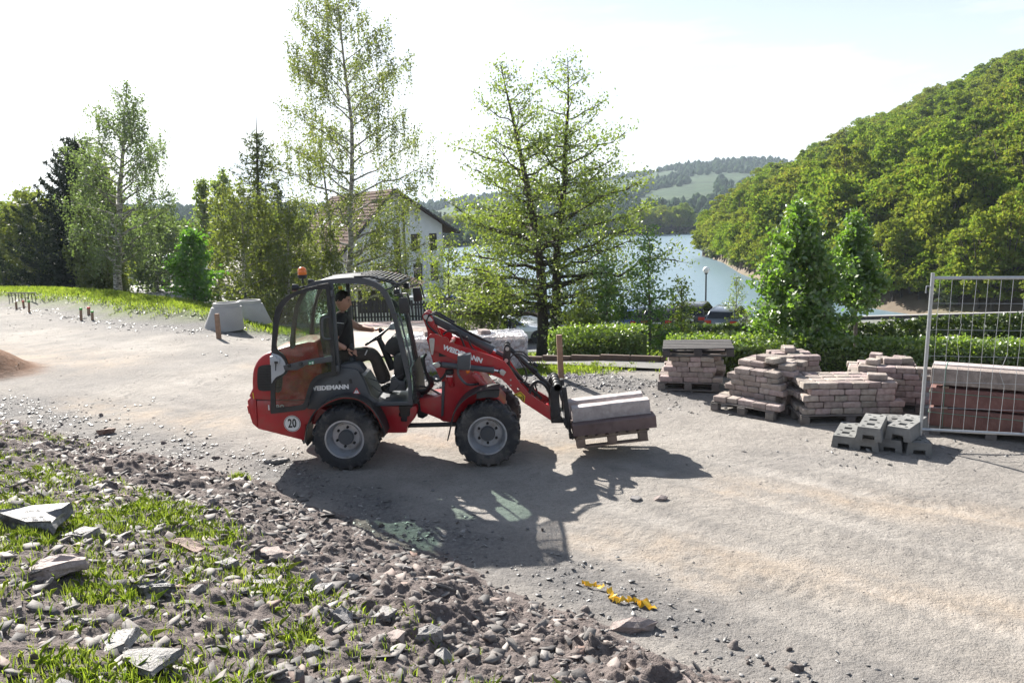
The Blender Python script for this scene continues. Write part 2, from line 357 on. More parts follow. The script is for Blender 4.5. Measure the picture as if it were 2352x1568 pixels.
# ------------------------------------------------------------------ terrain
LAKE = -5.6; LOT = -3.8
EDX = np.array([-30, -13.5, -9.5, -7.06, -3.22, -1.33, .52, 1.34, 1.95, 3.2, 6, 40]); EDY = np.array([28, 15.6, 13.6, 12.04, 9.65, 7.71, 6.13, 5.36, 4.85, 3.4, 1.2, -14])
VX = [gz(20, 700)[:2], gz(150, 712)[:2], gz(250, 733)[:2], gz(330, 742)[:2], gz(470, 752)[:2], gz(640, 742)[:2]]
VXx = np.array([-60] + [p[0] for p in VX] + [-3.]); VXy = np.array([VX[0][1] + 16] + [p[1] for p in VX] + [24.])
EDX = EDX * S; EDY = EDY * S
def edist(x, y): return (np.interp(x, EDX, EDY) - y) * .74
def vdist(x, y): return (y - np.interp(x, VXx, VXy)) * .8      # > 0 on the verge and beyond it
def H0(x, y):
    x = np.asarray(x, float); y = np.asarray(y, float)
    d = edist(x, y); dd = np.maximum(d, 0)
    z = .30 * (np.sqrt(dd * dd + .09) - .3) * (1 - .25 * sstep(6, 14, dd)) * (1 - .55 * sstep(-5, -9, x))
    a = x / np.maximum(y, 6)
    zr = np.interp(y, [0, 15, 16, 17.6, 21.5, 24, 37, 47, 48.2, 53], [0, 0, -.15, -.75, -1.45, -1.85, LOT, LOT, -6.2, -7.5])
    zy = np.interp(y, [0, 15, 17, 33.5, 38, 95, 110], [0, 0, -.12, -1.45, LOT, LOT, -7])
    wy = sstep(.015, -.015, a); zr = zr * (1 - wy) + zy * wy
    vd = vdist(x, y)
    zl = .38 * sstep(0, 1.0, vd) * sstep(5, 2.2, vd) - 1.0 * sstep(2.4, 6.5, vd) - 1.0 * sstep(30, 90, y)
    wr = sstep(-.44, -.25, a)
    z = z + zr * wr + zl * (1 - wr) * sstep(-.6, -3, x)
    x = x / S; y = y / S      # shale heap by the path, brown soil heap, slate ridges
    z = z + .09 * np.exp(-(((x - 1.4) / 2.0) ** 2 + ((y - 14.6 + .25 * (x - 1.4)) / .7) ** 2))
    z = z + .06 * np.exp(-(((x + .6) / 1.6) ** 2 + ((y - 15.0) / .6) ** 2))
    z = z + 1.15 * np.maximum(0, 1 - np.sqrt(((x + 13.1) / 1.85) ** 2 + ((y - 17.6) / 1.4) ** 2) + .12 * (fbm(x * 2.2, y * 2.2, 3) - .5)) ** 1.05
    z = z + .05 * np.exp(-(((x - 7.2) / .9) ** 2 + ((y - 9.55) / .35) ** 2))
    return z
def rubmask(x, y):
    d = edist(x, y) + .5 * (fbm(x * 1.3, y * 1.3, 3) - .5)
    return sstep(-.05, .35, d)
def slatemask(x, y):
    vd_, ed_ = vdist(x, y), edist(x, y); f_ = fbm(x * 2.1, y * 2.1, 3); x = x / S; y = y / S
    m = np.exp(-(((x - 1.3) / 3.0) ** 2 + ((y - 14.9 + .25 * (x - 1.4)) / .8) ** 2)) * 1.3 + np.exp(-(((x + .6) / 2.2) ** 2 + ((y - 15.2) / .8) ** 2))
    m = m + .9 * sstep(-1.6, -.2, vd_) * sstep(1.6, .4, vd_) * sstep(-3, -6, x)
    m = m + .35 * np.exp(-(((x - 3.2) / 1.4) ** 2 + ((y - 13.0) / .7) ** 2)) + .5 * np.exp(-(((x - 5.9) / 3) ** 2 + ((y - 9.9) / .5) ** 2))
    m = m + .9 * np.exp(-((ed_ + .25) / .5) ** 2)
    m = m + .4 * np.exp(-(((x + 9) / 2.4) ** 2 + ((y - 14.2) / .7) ** 2)) + .3 * np.exp(-(((x + 5) / 2.2) ** 2 + ((y - 20) / 1.3) ** 2))
    return np.clip(m * (.35 + 1.2 * f_), 0, 1)
def Hd(x, y):
    """terrain with its small relief"""
    x = np.asarray(x, float); y = np.asarray(y, float)
    z = H0(x, y); r = rubmask(x, y); s = slatemask(x, y); near = sstep(26, 10, y) * sstep(-16, -8, x) * sstep(14, 8, x)
    z = z + r * (.10 * (fbm(x * 1.6, y * 1.6, 3) - .5) + .13 * np.abs(fbm(x * 6, y * 6, 3, .65) - .5) * near)
    z = z + s * near * .05 * (fbm(x * 9 + 3, y * 9, 2) - .4)
    z = z + near * (.035 * (fbm(x * .55, y * .55, 3) - .5) + .012 * (fbm(x * 4.5, y * 4.5, 3) - .5))
    return z
def hit(px, py):
    d = ray(px, py); s = 1.0; p = CAMP
    for i in range(4000):
        q = CAMP + d * s; h = float(H0(q[0], q[1]))
        if q[2] < h: break
        s += .01 + .004 * s
    return Vector((q[0], q[1], h))
def axis(lo, hi, step, g, far_lo, far_hi):
    a = list(np.arange(lo, hi, step)); s = step; b = []
    v = a[-1]
    while v < far_hi: s *= g; v += s; a.append(v)
    v = a[0]; s = step
    while v > far_lo: s *= g; v -= s; b.append(v)
    return np.array(b[::-1] + a)
AXX = axis(-7.5, 6.6, .052, 1.066, -2300, 2300); AXY = axis(2.1, 11.6, .05, 1.066, -400, 2400)
GX, GY = np.meshgrid(AXX, AXY); GZ = np.ascontiguousarray(Hd(GX, GY))
nx, ny = len(AXX), len(AXY)
idx = np.arange(nx * ny).reshape(ny, nx)
FQ = np.stack([idx[:-1, :-1], idx[:-1, 1:], idx[1:, 1:], idx[1:, :-1]], -1).reshape(-1, 4)
gx, gy = GX.ravel(), GY.ravel()
och = np.zeros_like(gx)
for (x0, y0, x1, y1, wd) in [(1.6, 7.3, 4.6, 5.4, .33), (2.4, 8.9, 6.5, 7.2, .38), (-2.5, 11.6, 1, 10.6, .5), (-9, 14.5, -5, 12.6, .6), (-16, 21.5, -10, 18.5, 1.2), (-6, 18, -3, 16.4, .6), (.6, 7.6, 1.8, 6.6, .4), (3.5, 4.5, 6, 3.6, .4)]:
    x0, y0, x1, y1, wd = [q * S for q in (x0, y0, x1, y1, wd)]
    t_ = np.clip(((gx - x0) * (x1 - x0) + (gy - y0) * (y1 - y0)) / ((x1 - x0) ** 2 + (y1 - y0) ** 2), 0, 1)
    och = np.maximum(och, np.exp(-(((gx - x0 - t_ * (x1 - x0)) ** 2 + (gy - y0 - t_ * (y1 - y0)) ** 2) / wd ** 2)))
vg = sstep(.15, .8, vdist(gx, gy) + .7 * (fbm(gx * .8, gy * .8, 3) - .5)) * sstep(7, 4.5, vdist(gx, gy)) * sstep(-6.8, -7.8, gx) * sstep(.1, .2, -(gx / np.maximum(gy, 6)))
ar = gx / np.maximum(gy, 6)
green = np.clip(vg + sstep(15.6, 16.6, gy) * sstep(-.30, -.15, ar) * (gy < 3000), 0, 1)
pile = sstep(1.25, .9, np.sqrt(((gx / S + 13.1) / 1.85) ** 2 + ((gy / S - 17.6) / 1.4) ** 2) + .3 * (fbm(gx * 2, gy * 2, 3) - .5))
def groundmat():
    m, t, out = nodes('site_ground'); l = t.links.new
    p = N(t, 'ShaderNodeBsdfPrincipled', Roughness=.9); p.inputs['Specular IOR Level'].default_value = .12
    tcn = N(t, 'ShaderNodeTexCoord'); co = tcn.outputs['Object']
    def noise(s, d=6, r=.6, dist=0): n = N(t, 'ShaderNodeTexNoise', Scale=s, Detail=d, Roughness=r, Distortion=dist); l(co, n.inputs['Vector']); return n.outputs['Fac']
    def mix(a, b, f, mode='MIX'):
        n = N(t, 'ShaderNodeMixRGB', blend_type=mode)
        for s, q in ((n.inputs['Color1'], a), (n.inputs['Color2'], b), (n.inputs['Fac'], f)):
            if hasattr(q, 'is_output'): l(q, s)
            else: s.default_value = q if not isinstance(q, tuple) else (*q, 1)
        return n.outputs['Color']
    def at(n): a = N(t, 'ShaderNodeAttribute', attribute_name=n); return a.outputs['Fac']
    def rr(f, s): q = ramp(t, s); l(f, q.inputs['Fac']); return q.outputs['Color']
    dust = rr(noise(.9, 8, .65), [(.3, (.222, .205, .188)), (.5, (.288, .266, .243)), (.72, (.35, .324, .296))])
    patch = rr(noise(2.6, 6, .7, .6), [(.5, (0,) * 3), (.68, (.55,) * 3)])
    dust = mix(dust, (.185, .173, .162), patch)
    sp = rr(noise(70, 4, .75), [(.30, (.35,) * 3), (.45, (1,) * 3), (.60, (1,) * 3), (.74, (1.4,) * 3)])
    dust = mix(dust, sp, .9, 'MULTIPLY')
    sp2 = rr(noise(21, 6, .78), [(.30, (.55,) * 3), (.47, (1,) * 3), (.58, (1,) * 3), (.72, (1.22,) * 3)]); dust = mix(dust, sp2, .8, 'MULTIPLY')
    vo = N(t, 'ShaderNodeTexVoronoi', Scale=34, Randomness=1); l(co, vo.inputs['Vector'])
    chip = rr(vo.outputs['Distance'], [(.13, (1,) * 3), (.19, (0,) * 3)])
    sep = N(t, 'ShaderNodeSeparateColor'); l(vo.outputs['Color'], sep.inputs[0])
    few = rr(sep.outputs[0], [(.58, (0,) * 3), (.62, (1,) * 3)]); chipf = mix(chip, few, 1., 'MULTIPLY')
    chipc = rr(sep.outputs[1], [(0, (.07, .07, .075)), (.6, (.16, .15, .15)), (1, (.42, .40, .39))])
    dust = mix(dust, chipc, chipf)
    ochc = mix(dust, (.37, .29, .215), .6); f = at('och'); fo = N(t, 'ShaderNodeMath', operation='MULTIPLY'); l(f, fo.inputs[0]); l(rr(noise(1.8, 5, .65), [(.36, (0,) * 3), (.62, (1,) * 3)]), fo.inputs[1])
    c = mix(dust, ochc, fo.outputs[0])
    tm_ = N(t, 'ShaderNodeMath', operation='MULTIPLY'); l(at('trk'), tm_.inputs[0]); l(rr(noise(3.2, 5, .7), [(.36, (0,) * 3), (.66, (.5,) * 3)]), tm_.inputs[1]); c = mix(c, (.385, .36, .335), tm_.outputs[0])
    te_ = N(t, 'ShaderNodeMath', operation='MULTIPLY'); l(at('trke'), te_.inputs[0]); te_.inputs[1].default_value = .4; c = mix(c, (.17, .165, .16), te_.outputs[0])
    soil = rr(noise(14, 6, .7), [(.3, (.11, .092, .083)), (.55, (.17, .142, .13)), (.75, (.235, .20, .185))])
    c = mix(c, soil, at('rub'))
    slate = rr(noise(22, 6, .75), [(.3, (.07, .07, .072)), (.52, (.145, .14, .14)), (.72, (.25, .245, .24))])
    sm = N(t, 'ShaderNodeMath', operation='MULTIPLY'); l(at('slate'), sm.inputs[0]); sm.inputs[1].default_value = .85; c = mix(c, slate, sm.outputs[0])
    gr = rr(noise(3, 7, .7), [(.3, (.075, .10, .028)), (.55, (.12, .16, .035)), (.75, (.16, .155, .08))])
    c = mix(c, gr, at('green'))
    br = rr(noise(5, 6, .65), [(.3, (.12, .065, .04)), (.6, (.20, .11, .068)), (.8, (.26, .15, .10))]); c = mix(c, br, at('pile'))
    l(c, p.inputs['Base Color'])
    b1 = N(t, 'ShaderNodeBump', Strength=.9, Distance=.02); l(noise(60, 5, .7), b1.inputs['Height'])
    b2 = N(t, 'ShaderNodeBump', Strength=.8, Distance=.04); l(noise(9, 5, .65), b2.inputs['Height']); l(b1.outputs[0], b2.inputs['Normal'])
    b3 = N(t, 'ShaderNodeBump', Distance=.07); l(noise(24, 6, .75), b3.inputs['Height']); l(at('rub'), b3.inputs['Strength']); l(b2.outputs[0], b3.inputs['Normal'])
    l(b3.outputs[0], p.inputs['Normal']); l(p.outputs[0], out.inputs['Surface']); return m
# wheel tracks: compacted pale lines with darker loose edges
trk = np.zeros_like(gx); trke = np.zeros_like(gx); sel_ = np.where((np.abs(gx) < 26) & (gy > 1.5) & (gy < 34))[0]
def pdist(px_, py_, line):
    best = np.full(len(px_), 99.)
    for (x0, y0), (x1, y1) in zip(line[:-1], line[1:]):
        t_ = np.clip(((px_ - x0) * (x1 - x0) + (py_ - y0) * (y1 - y0)) / ((x1 - x0) ** 2 + (y1 - y0) ** 2), 0, 1); best = np.minimum(best, np.hypot(px_ - x0 - t_ * (x1 - x0), py_ - y0 - t_ * (y1 - y0)))
    return best
GZf = GZ.ravel()
for line in ([(7, 3.0), (4, 5.4), (1.5, 8.0), (-1, 10.4), (-5, 13.2), (-10, 16.5), (-18, 23.5)], [(8, 3.9), (5, 6.2), (2.5, 8.8), (0, 11.3), (-4, 14.2), (-9, 17.5), (-17, 24.8)], [(9, 6.0), (6.5, 6.9), (4, 8.6), (2, 10.8), (-2, 14.5), (-8, 19), (-20, 28)], [(9, 7.4), (6, 8.1), (3.6, 9.9), (1.4, 12), (-3, 15.7), (-9, 20.2), (-21, 29.4)], [(6.5, 2.6), (3.2, 4.9), (1.2, 6.9), (-1.5, 9.3)]):
    ln = catmull([Vector((a * S, b * S, 0)) for a, b in line], 5); d_ = pdist(gx[sel_], gy[sel_], [(p.x, p.y) for p in ln]); wv = .10 * (fbm(gx[sel_] * .9, gy[sel_] * .9, 2) - .5); d_ = np.abs(d_ + wv)
    br = sstep(.35, .6, fbm(gx[sel_] * .5 + 31, gy[sel_] * .5, 3))
    c_ = np.exp(-(d_ / .13) ** 2) * br; e_ = np.exp(-((d_ - .20) / .06) ** 2) * br; trk[sel_] = np.maximum(trk[sel_], c_); trke[sel_] = np.maximum(trke[sel_], e_ * .8); GZf[sel_] += -.012 * c_ + .008 * e_
# tyre ruts pressed into the dust, right of the machine
for (x0, y0, x1, y1) in [(2.2, 6.5, 5.6, 4.5), (2.9, 7.5, 6.6, 5.5), (1.0, 7.6, 2.6, 6.2), (4.2, 8.4, 7.6, 6.9), (-9, 17.5, -4, 14.2), (-12, 18, -6, 14)]:
    x0, y0, x1, y1 = [q * S for q in (x0, y0, x1, y1)]
    L_ = math.hypot(x1 - x0, y1 - y0); ux, uy = (x1 - x0) / L_, (y1 - y0) / L_
    s_ = (GX - x0) * ux + (GY - y0) * uy; q_ = -(GX - x0) * uy + (GY - y0) * ux
    GZ -= .016 * np.exp(-(q_ / .17) ** 2) * sstep(-.4, .3, s_) * sstep(L_ + .4, L_ - .3, s_) * (.55 + .45 * np.sign(np.sin(s_ * 2 * math.pi / .13 + np.abs(q_) * 14)))
ground = npmesh('ground', np.stack([gx, gy, GZ.ravel()], -1), FQ, groundmat(), smooth=True,
                attr=dict(rub=rubmask(gx, gy) * sstep(60, 30, gy), slate=np.clip(slatemask(gx, gy) + .5 * sstep(-3.5, -7, gx) * sstep(.35, .65, fbm(gx * .6 + 4, gy * .6, 4)) * (gy < 40), 0, 1), och=och, trk=trk * (1 - rubmask(gx, gy)), trke=trke * (1 - rubmask(gx, gy)), green=green, pile=pile))
tag(ground, kind='structure')

# ------------------------------------------------------------------ roads, lot, yard, lake
def sheet(name, pts, m, dz=.006, step=.5, flat=None):
    """sheet over the terrain inside a convex quad: bilinear grid between four corners"""
    a, b, c, d = [np.array(p[:2]) for p in pts]
    n = max(2, int(max(np.linalg.norm(b - a), np.linalg.norm(c - d)) / step)); k = max(2, int(max(np.linalg.norm(d - a), np.linalg.norm(c - b)) / step))
    u, v = np.meshgrid(np.linspace(0, 1, n), np.linspace(0, 1, k))
    P = (a[None, None] * (1 - u[..., None]) + b * u[..., None]) * (1 - v[..., None]) + (d * (1 - u[..., None]) + c * u[..., None]) * v[..., None]
    z = (np.full(u.shape, flat) if flat is not None else Hd(P[..., 0], P[..., 1])) + dz
    i = np.arange(n * k).reshape(k, n)
    o = npmesh(name, np.concatenate([P, z[..., None]], -1).reshape(-1, 3), np.stack([i[:-1, :-1], i[:-1, 1:], i[1:, 1:], i[1:, :-1]], -1).reshape(-1, 4), m, smooth=True)
    return tag(o, kind='structure')
ASPH = mat('asphalt', (.16, .155, .15), .9, var=.15, scale=3, bump=.3, bscale=90, dirt=(.24, .22, .20), dirtamt=.5)
ASPHL = mat('pale_asphalt_lot', (.17, .17, .17), .85, var=.12, scale=1, bump=.2, bscale=60)
def brickpave(name, c1, c2, s):
    m, t, out = nodes(name); l = t.links.new; p = N(t, 'ShaderNodeBsdfPrincipled', Roughness=.85); tcn = N(t, 'ShaderNodeTexCoord')
    b = N(t, 'ShaderNodeTexBrick', Color1=(*c1, 1), Color2=(*c2, 1), Mortar=(c1[0] * .5, c1[1] * .5, c1[2] * .5, 1), Scale=s); b.inputs['Mortar Size'].default_value = .03
    l(tcn.outputs['Object'], b.inputs['Vector']); n = N(t, 'ShaderNodeTexNoise', Scale=.6, Detail=6); l(tcn.outputs['Object'], n.inputs['Vector'])
    mxn = N(t, 'ShaderNodeMixRGB', blend_type='MULTIPLY', Fac=.5); l(b.outputs['Color'], mxn.inputs['Color1']); l(n.outputs['Color'], mxn.inputs['Color2']); l(mxn.outputs[0], p.inputs['Base Color']); l(p.outputs[0], out.inputs['Surface']); return m
PAVEL = brickpave('grey_block_paving', (.24, .235, .225), (.20, .195, .19), 2.2)
PAVER_Y = brickpave('pinkish_yard_paving', (.42, .34, .30), (.36, .29, .26), 2.4)
# footpath behind the shale heap
PA, PB = gz(1120, 834), gz(1640, 884); PC, PD = gz(1640, 862), gz(1120, 822)
path = sheet('path', [(PA[0], PA[1]), (PB[0] + 5, PB[1] - .9), (PC[0] + 5, PC[1] - .8), (PD[0], PD[1])], ASPH, .05, .4)
kb = MB(); a_, b_ = Vector((PD[0], PD[1])), Vector((PC[0] + 5, PC[1] - .8)); nn_ = 16
kerb = thing('kerb', 'low brown kerb stones edging the footpath beside the hedge', 'kerb', ((a_.x + b_.x) / 2, (a_.y + b_.y) / 2, float(H0((a_.x + b_.x) / 2, (a_.y + b_.y) / 2))))
KERBM = mat('brown_kerb', (.11, .075, .06), .85, var=.2, scale=9)
for i in range(nn_):
    p = a_.lerp(b_, (i + .5) / nn_); d_ = (b_ - a_); q = MB(); q.box((p.x, p.y + .05, float(H0(p.x, p.y)) + .07), (d_.length / nn_ - .012, .10, .16), math.atan2(d_.y, d_.x)); q.build('kerb_stone', KERBM, kerb, bevel=.008)
lot = sheet('parking_lot', [(-3, 38), (60, 38), (60, 46.6), (-3, 46.6)], PAVEL, .012, 2, flat=LOT + .005)
yard = sheet('yard_paving', [(-3.6, 17.0), (-.2, 16.2), (.1, 32.6), (-8.0, 33)], PAVER_Y, .04, .5)
spur = sheet('side_path', [gz(1465, 822, -.1), gz(1535, 826, -.1), gz(1560, 800, -.3), gz(1480, 797, -.3)], PAVEL, .05, .3)
llot = sheet('left_car_park', [(-42, 42), (-11.5, 36.5), (-10, 60), (-42, 64)], ASPHL, .05, 2)
lroad = sheet('road', [(-75, 56), (-24, 41.5), (-26, 50), (-78, 66)], ASPHL, .10, 2)
def watermat():
    m, t, out = nodes('lake_water'); l = t.links.new; p = N(t, 'ShaderNodeBsdfPrincipled', Roughness=.34, IOR=1.33); p.inputs['Base Color'].default_value = (.13, .19, .23, 1)
    tcn = N(t, 'ShaderNodeTexCoord'); mpn = N(t, 'ShaderNodeMapping', Scale=(.9, 1.6, 1)); l(tcn.outputs['Object'], mpn.inputs['Vector'])
    n = N(t, 'ShaderNodeTexNoise', Scale=1.3, Detail=4, Roughness=.6); l(mpn.outputs[0], n.inputs['Vector'])
    b = N(t, 'ShaderNodeBump', Strength=.4, Distance=.25); l(n.outputs['Fac'], b.inputs['Height']); l(b.outputs[0], p.inputs['Normal']); l(p.outputs[0], out.inputs['Surface']); return m
lk = MB(); lk.add([(-3.5, 47.1, LAKE), (160, 47.1, LAKE), (420, 900, LAKE), (-420, 900, LAKE), (-60, 180, LAKE), (-6, 85, LAKE)], [(0, 1, 2, 3, 4, 5)])
lake = lk.build('lake', watermat()); tag(lake, kind='structure')
qw = MB()
for i in range(40): qw.box((-2.5 + i * 1.75, 47.2, LOT - .55), (1.72, .5, 1.3))
tag(qw.build('lakeside_wall', CONC), 'low grey wall between the block-paved lot and the lake', 'wall')
# lakeside kerb on the lot
qk = MB()
for i in range(38): qk.box((-2 + i * 1.75, 46.4, LOT + .08), (1.70, .25, .22))
tag(qk.build('lot_kerb', WOODD), 'dark timber kerb along the lake side of the parking lot', 'kerb')

# ------------------------------------------------------------------ hills
def loft(name, rows, m, smooth=True, attr=None):
    A_ = np.array(rows); r, c = A_.shape[:2]; i = np.arange(r * c).reshape(r, c)
    return npmesh(name, A_.reshape(-1, 3), np.stack([i[:-1, :-1], i[:-1, 1:], i[1:, 1:], i[1:, :-1]], -1).reshape(-1, 4), m, smooth=smooth)
HF = [(1612, 588, 0), (1626, 591, 0), (1660, 603, 0), (1700, 628, 0), (1780, 660, 0), (1900, 690, 0), (2050, 716, 0), (2200, 738, 0), (2352, 756, 0), (2700, 790, 0)]
HR = [(1628, 520, 172), (1652, 500, 182), (1690, 455, 200), (1760, 405, 208), (1850, 362, 215), (1990, 292, 220), (2110, 232, 220), (2250, 170, 216), (2352, 118, 210), (2700, -60, 190)]
foot = np.array([gz(x, y, LAKE) for x, y, _ in HF]); ridge = np.array([atY(x, y, d) for x, y, d in HR])
ridge[:, 2] -= np.array([6, 6.5, 7, 7, 7, 7, 7, 7, 7, 7])
ridge[:, 2] = np.maximum(ridge[:, 2], LAKE + 1)
U = np.linspace(0, 1, 70); k_ = np.linspace(0, 1, len(foot))
FT = np.stack([np.interp(U, k_, foot[:, j]) for j in range(3)], -1); RG = np.stack([np.interp(U, k_, ridge[:, j]) for j in range(3)], -1)
def hillpt(u, t):
    f = np.array([np.interp(u, k_, foot[:, j]) for j in range(3)]); r = np.array([np.interp(u, k_, ridge[:, j]) for j in range(3)])
    p = f + (r - f) * t; p[2] = f[2] + (r[2] - f[2]) * (np.clip(t, 0, 1) ** .92) + 1.2 * min(1, max(0, t) * 12)
    if t > 1: p[2] = r[2] + 1.2 - (t - 1) * (r[2] + 12) * 1.2
    if t < 0: p[2] = LAKE - 1.0
    return p
rows = [[hillpt(u, t) for u in U] for t in [-.08, 0, .015, .04, .08, .15, .25, .35, .5, .65, .8, .9, 1, 1.1, 1.3, 1.7]]
EARTH = mat('woodland_floor', (.13, .10, .07), .95, var=.35, scale=.3, bump=.5, bscale=2, dirt=(.07, .09, .03), dirtamt=.8, dscale=.15)
tag(loft('hill', rows, EARTH), kind='structure')
# far hills
FX = [-900, -300, 0, 200, 420, 700, 1000, 1240, 1460, 1540, 1620, 1700, 1790, 1880, 2100, 2700]
FS = [505, 500, 492, 488, 485, 482, 470, 436, 402, 386, 374, 369, 368, 392, 450, 470]
FD = [700, 700, 700, 650, 600, 650, 900, 1000, 1000, 1000, 1000, 1000, 1000, 1000, 1000, 1000]
FF = [300, 260, 230, 200, 180, 190, 230, 270, 320, 330, 340, 345, 345, 340, 330, 330]
frows = []
for t in [-.05, 0, .06, .15, .3, .45, .6, .75, .9, 1., 1.1, 1.4]:
    row = []
    for x in np.linspace(-900, 2700, 120):
        ys = np.interp(x, FX, FS); D = np.interp(x, FX, FD); f = np.interp(x, FX, FF)
        r = atY(x, ys, D); b = atY(x, 540, f); b[2] = LAKE - .5
        p = b + (r - b) * t; e = np.clip(t, 0, 1); p[2] = b[2] + (r[2] - b[2]) * (e ** 1.15) + 8 * (fbm(np.array(x / 160.), np.array(t * 4.), 3) - .5) * e * (1 - e) * 3
        if t > 1: p[2] = r[2] - (t - 1) * 100
        row.append(p)
    frows.append(row)
def farmat():
    m, t, out = nodes('far_hill_cover'); l = t.links.new; p = N(t, 'ShaderNodeBsdfPrincipled', Roughness=.95); p.inputs['Specular IOR Level'].default_value = .1
    tcn = N(t, 'ShaderNodeTexCoord'); n1 = N(t, 'ShaderNodeTexNoise', Scale=.006, Detail=5, Roughness=.55); n2 = N(t, 'ShaderNodeTexNoise', Scale=.12, Detail=5, Roughness=.7)
    l(tcn.outputs['Object'], n1.inputs['Vector']); l(tcn.outputs['Object'], n2.inputs['Vector'])
    a = ramp(t, [(.35, (.038, .068, .038)), (.5, (.06, .09, .048)), (.62, (.03, .055, .032))]); l(n1.outputs['Fac'], a.inputs['Fac'])
    b = ramp(t, [(.35, (.55,) * 3), (.65, (1.2,) * 3)]); l(n2.outputs['Fac'], b.inputs['Fac'])
    mxn = N(t, 'ShaderNodeMixRGB', blend_type='MULTIPLY', Fac=1); l(a.outputs[0], mxn.inputs['Color1']); l(b.outputs[0], mxn.inputs['Color2']); l(mxn.outputs[0], p.inputs['Base Color']); l(p.outputs[0], out.inputs['Surface']); return m
tag(loft('far_hill', frows, farmat()), kind='structure')
FARH = np.array(frows)
# ------------------------------------------------------------------ the wheel loader
YN, YF = 8.84, 9.82; YC = (YN + YF) / 2
wr_ = atY(*vpx('A', (748, 1275)), 8.72); wf_ = atY(*vpx('B', (686, 1160)), 8.72)
LD = thing('wheel_loader', 'compact red wheel loader with dark cab carrying stones on its forks', 'wheel loader', ((wr_[0] + wf_[0]) / 2, YC, 0))
def lpart(mb, name, m, parent=LD, smooth=35, bevel=0, seg=2): return mb.build(name, m, parent, smooth, bevel, seg=seg)
def prismpart(name, c, pts, y0, y1, m, parent=LD, bevel=0, holes=(), Yt=None, seg=2):
    Yt = Yt or y0; b = MB(); b.prism(tr(c, pts, Yt), y0, y1, [tr(c, h, Yt) for h in holes]); return lpart(b, name, m, parent, 35, bevel, seg)
def smoothpoly(pts, n=4):
    P = [Vector((p[0], p[1], 0)) for p in pts]; k = len(P); r = []
    for i in range(k):
        a, b, c, d = P[i - 1], P[i], P[(i + 1) % k], P[(i + 2) % k]
        for j in range(n):
            t = j / n; q = .5 * ((2 * b) + (c - a) * t + (2 * a - 5 * b + 4 * c - d) * t * t + (3 * b - a - 3 * c + d) * t ** 3); r.append((q.x, q.y))
    return r
# -- wheels
R_ = .392; TW = .31
def wheel(x, z, yc, side, rot):
    """side -1: outer face towards -Y"""
    c = Vector((x, yc, z))
    rm = MB(); s = side
    prof = [(.232, s * .150), (.214, s * .150), (.205, s * .12), (.196, s * .045), (.180, s * .0), (.160, -s * .012), (.156, s * .022), (.06, s * .022), (.0, s * .022)]
    rm.lathe(prof, c, 'Y', 40, cap=False); rm.lathe([(.232, -s * .150), (.205, -s * .12), (.17, 0), (.0, 0)], c, 'Y', 32, cap=False)
    rim = lpart(rm, 'wheel', RIM, LD, 40)
    ty = MB(); h = TW / 2
    pr = [(.222, -h * .92), (.255, -h * 1.0), (.315, -h * 1.03), (.350, -h * .97), (.366, -h * .82), (.370, -h * .4), (.371, 0), (.370, h * .4), (.366, h * .82), (.350, h * .97), (.315, h * 1.03), (.255, h), (.222, h * .92)]
    ty.lathe(pr, c, 'Y', 48, cap=False)
    nl = 19
    for k in range(nl):
        for sd in (-1, 1):
            a0 = rot + 2 * math.pi * (k + (.5 if sd > 0 else 0)) / nl
            st = []                          # bars run from the middle round the shoulder
            for (da, yy, r0, r1, wd) in [(0, -.012, .364, R_, .036), (.07, .06, .364, R_, .038), (.125, .118, .360, R_ - .002, .042), (.15, .148, .345, R_ - .014, .047), (.158, .161, .305, .366, .046)]:
                a = a0 + da; 
                for rr_, ww in ((r0, wd), (r1, wd * .8)):
                    for q in (-1, 1):
                        aa = a + q * ww / 2 / rr_
                        st.append(c + Vector((rr_ * math.cos(aa), sd * yy, rr_ * math.sin(aa))))
            fs = []
            for i in range(4):
                b = i * 4; fs += [(b, b + 1, b + 5, b + 4), (b + 2, b + 6, b + 7, b + 3), (b, b + 4, b + 6, b + 2), (b + 1, b + 3, b + 7, b + 5)]
            fs += [(0, 2, 3, 1), (16, 17, 19, 18)]
            ty.add(st, fs)
    lpart(ty, 'tyre', RUB, rim, 40)
    hb = MB(); hb.lathe([(.088, s * .02), (.088, s * .072), (.080, s * .080), (0, s * .080)], c, 'Y', 24); lpart(hb, 'hub', GREY, rim, 40)
    for k in range(6):
        a = math.pi / 3 * k + .25 + rot; nb_ = MB(); nb_.lathe([(.0165, s * .02), (.0165, s * .046), (.008, s * .054), (0, s * .054)], c + Vector((.118 * math.cos(a), 0, .118 * math.sin(a))), 'Y', 6); lpart(nb_, 'wheel_nut', STEEL, rim, 30)
    return c
wzr, wzf = R_ + .0, R_ + .0
for (wc, rot) in ((wr_, .1), (wf_, .27)):
    wheel(wc[0], R_ - .005, YN, -1, rot); wheel(wc[0] + .02, R_ - .005, YF, 1, rot + .5)
for wc in (wr_, wf_):
    b = MB(); b.tube([(wc[0], YN + .05, R_), (wc[0], YF - .05, R_)], .065, 12); b.lathe([(.0, -.16), (.13, -.1), (.15, 0), (.13, .1), (0, .16)], (wc[0], YC, R_), 'Y', 16); lpart(b, 'axle', STEEL)
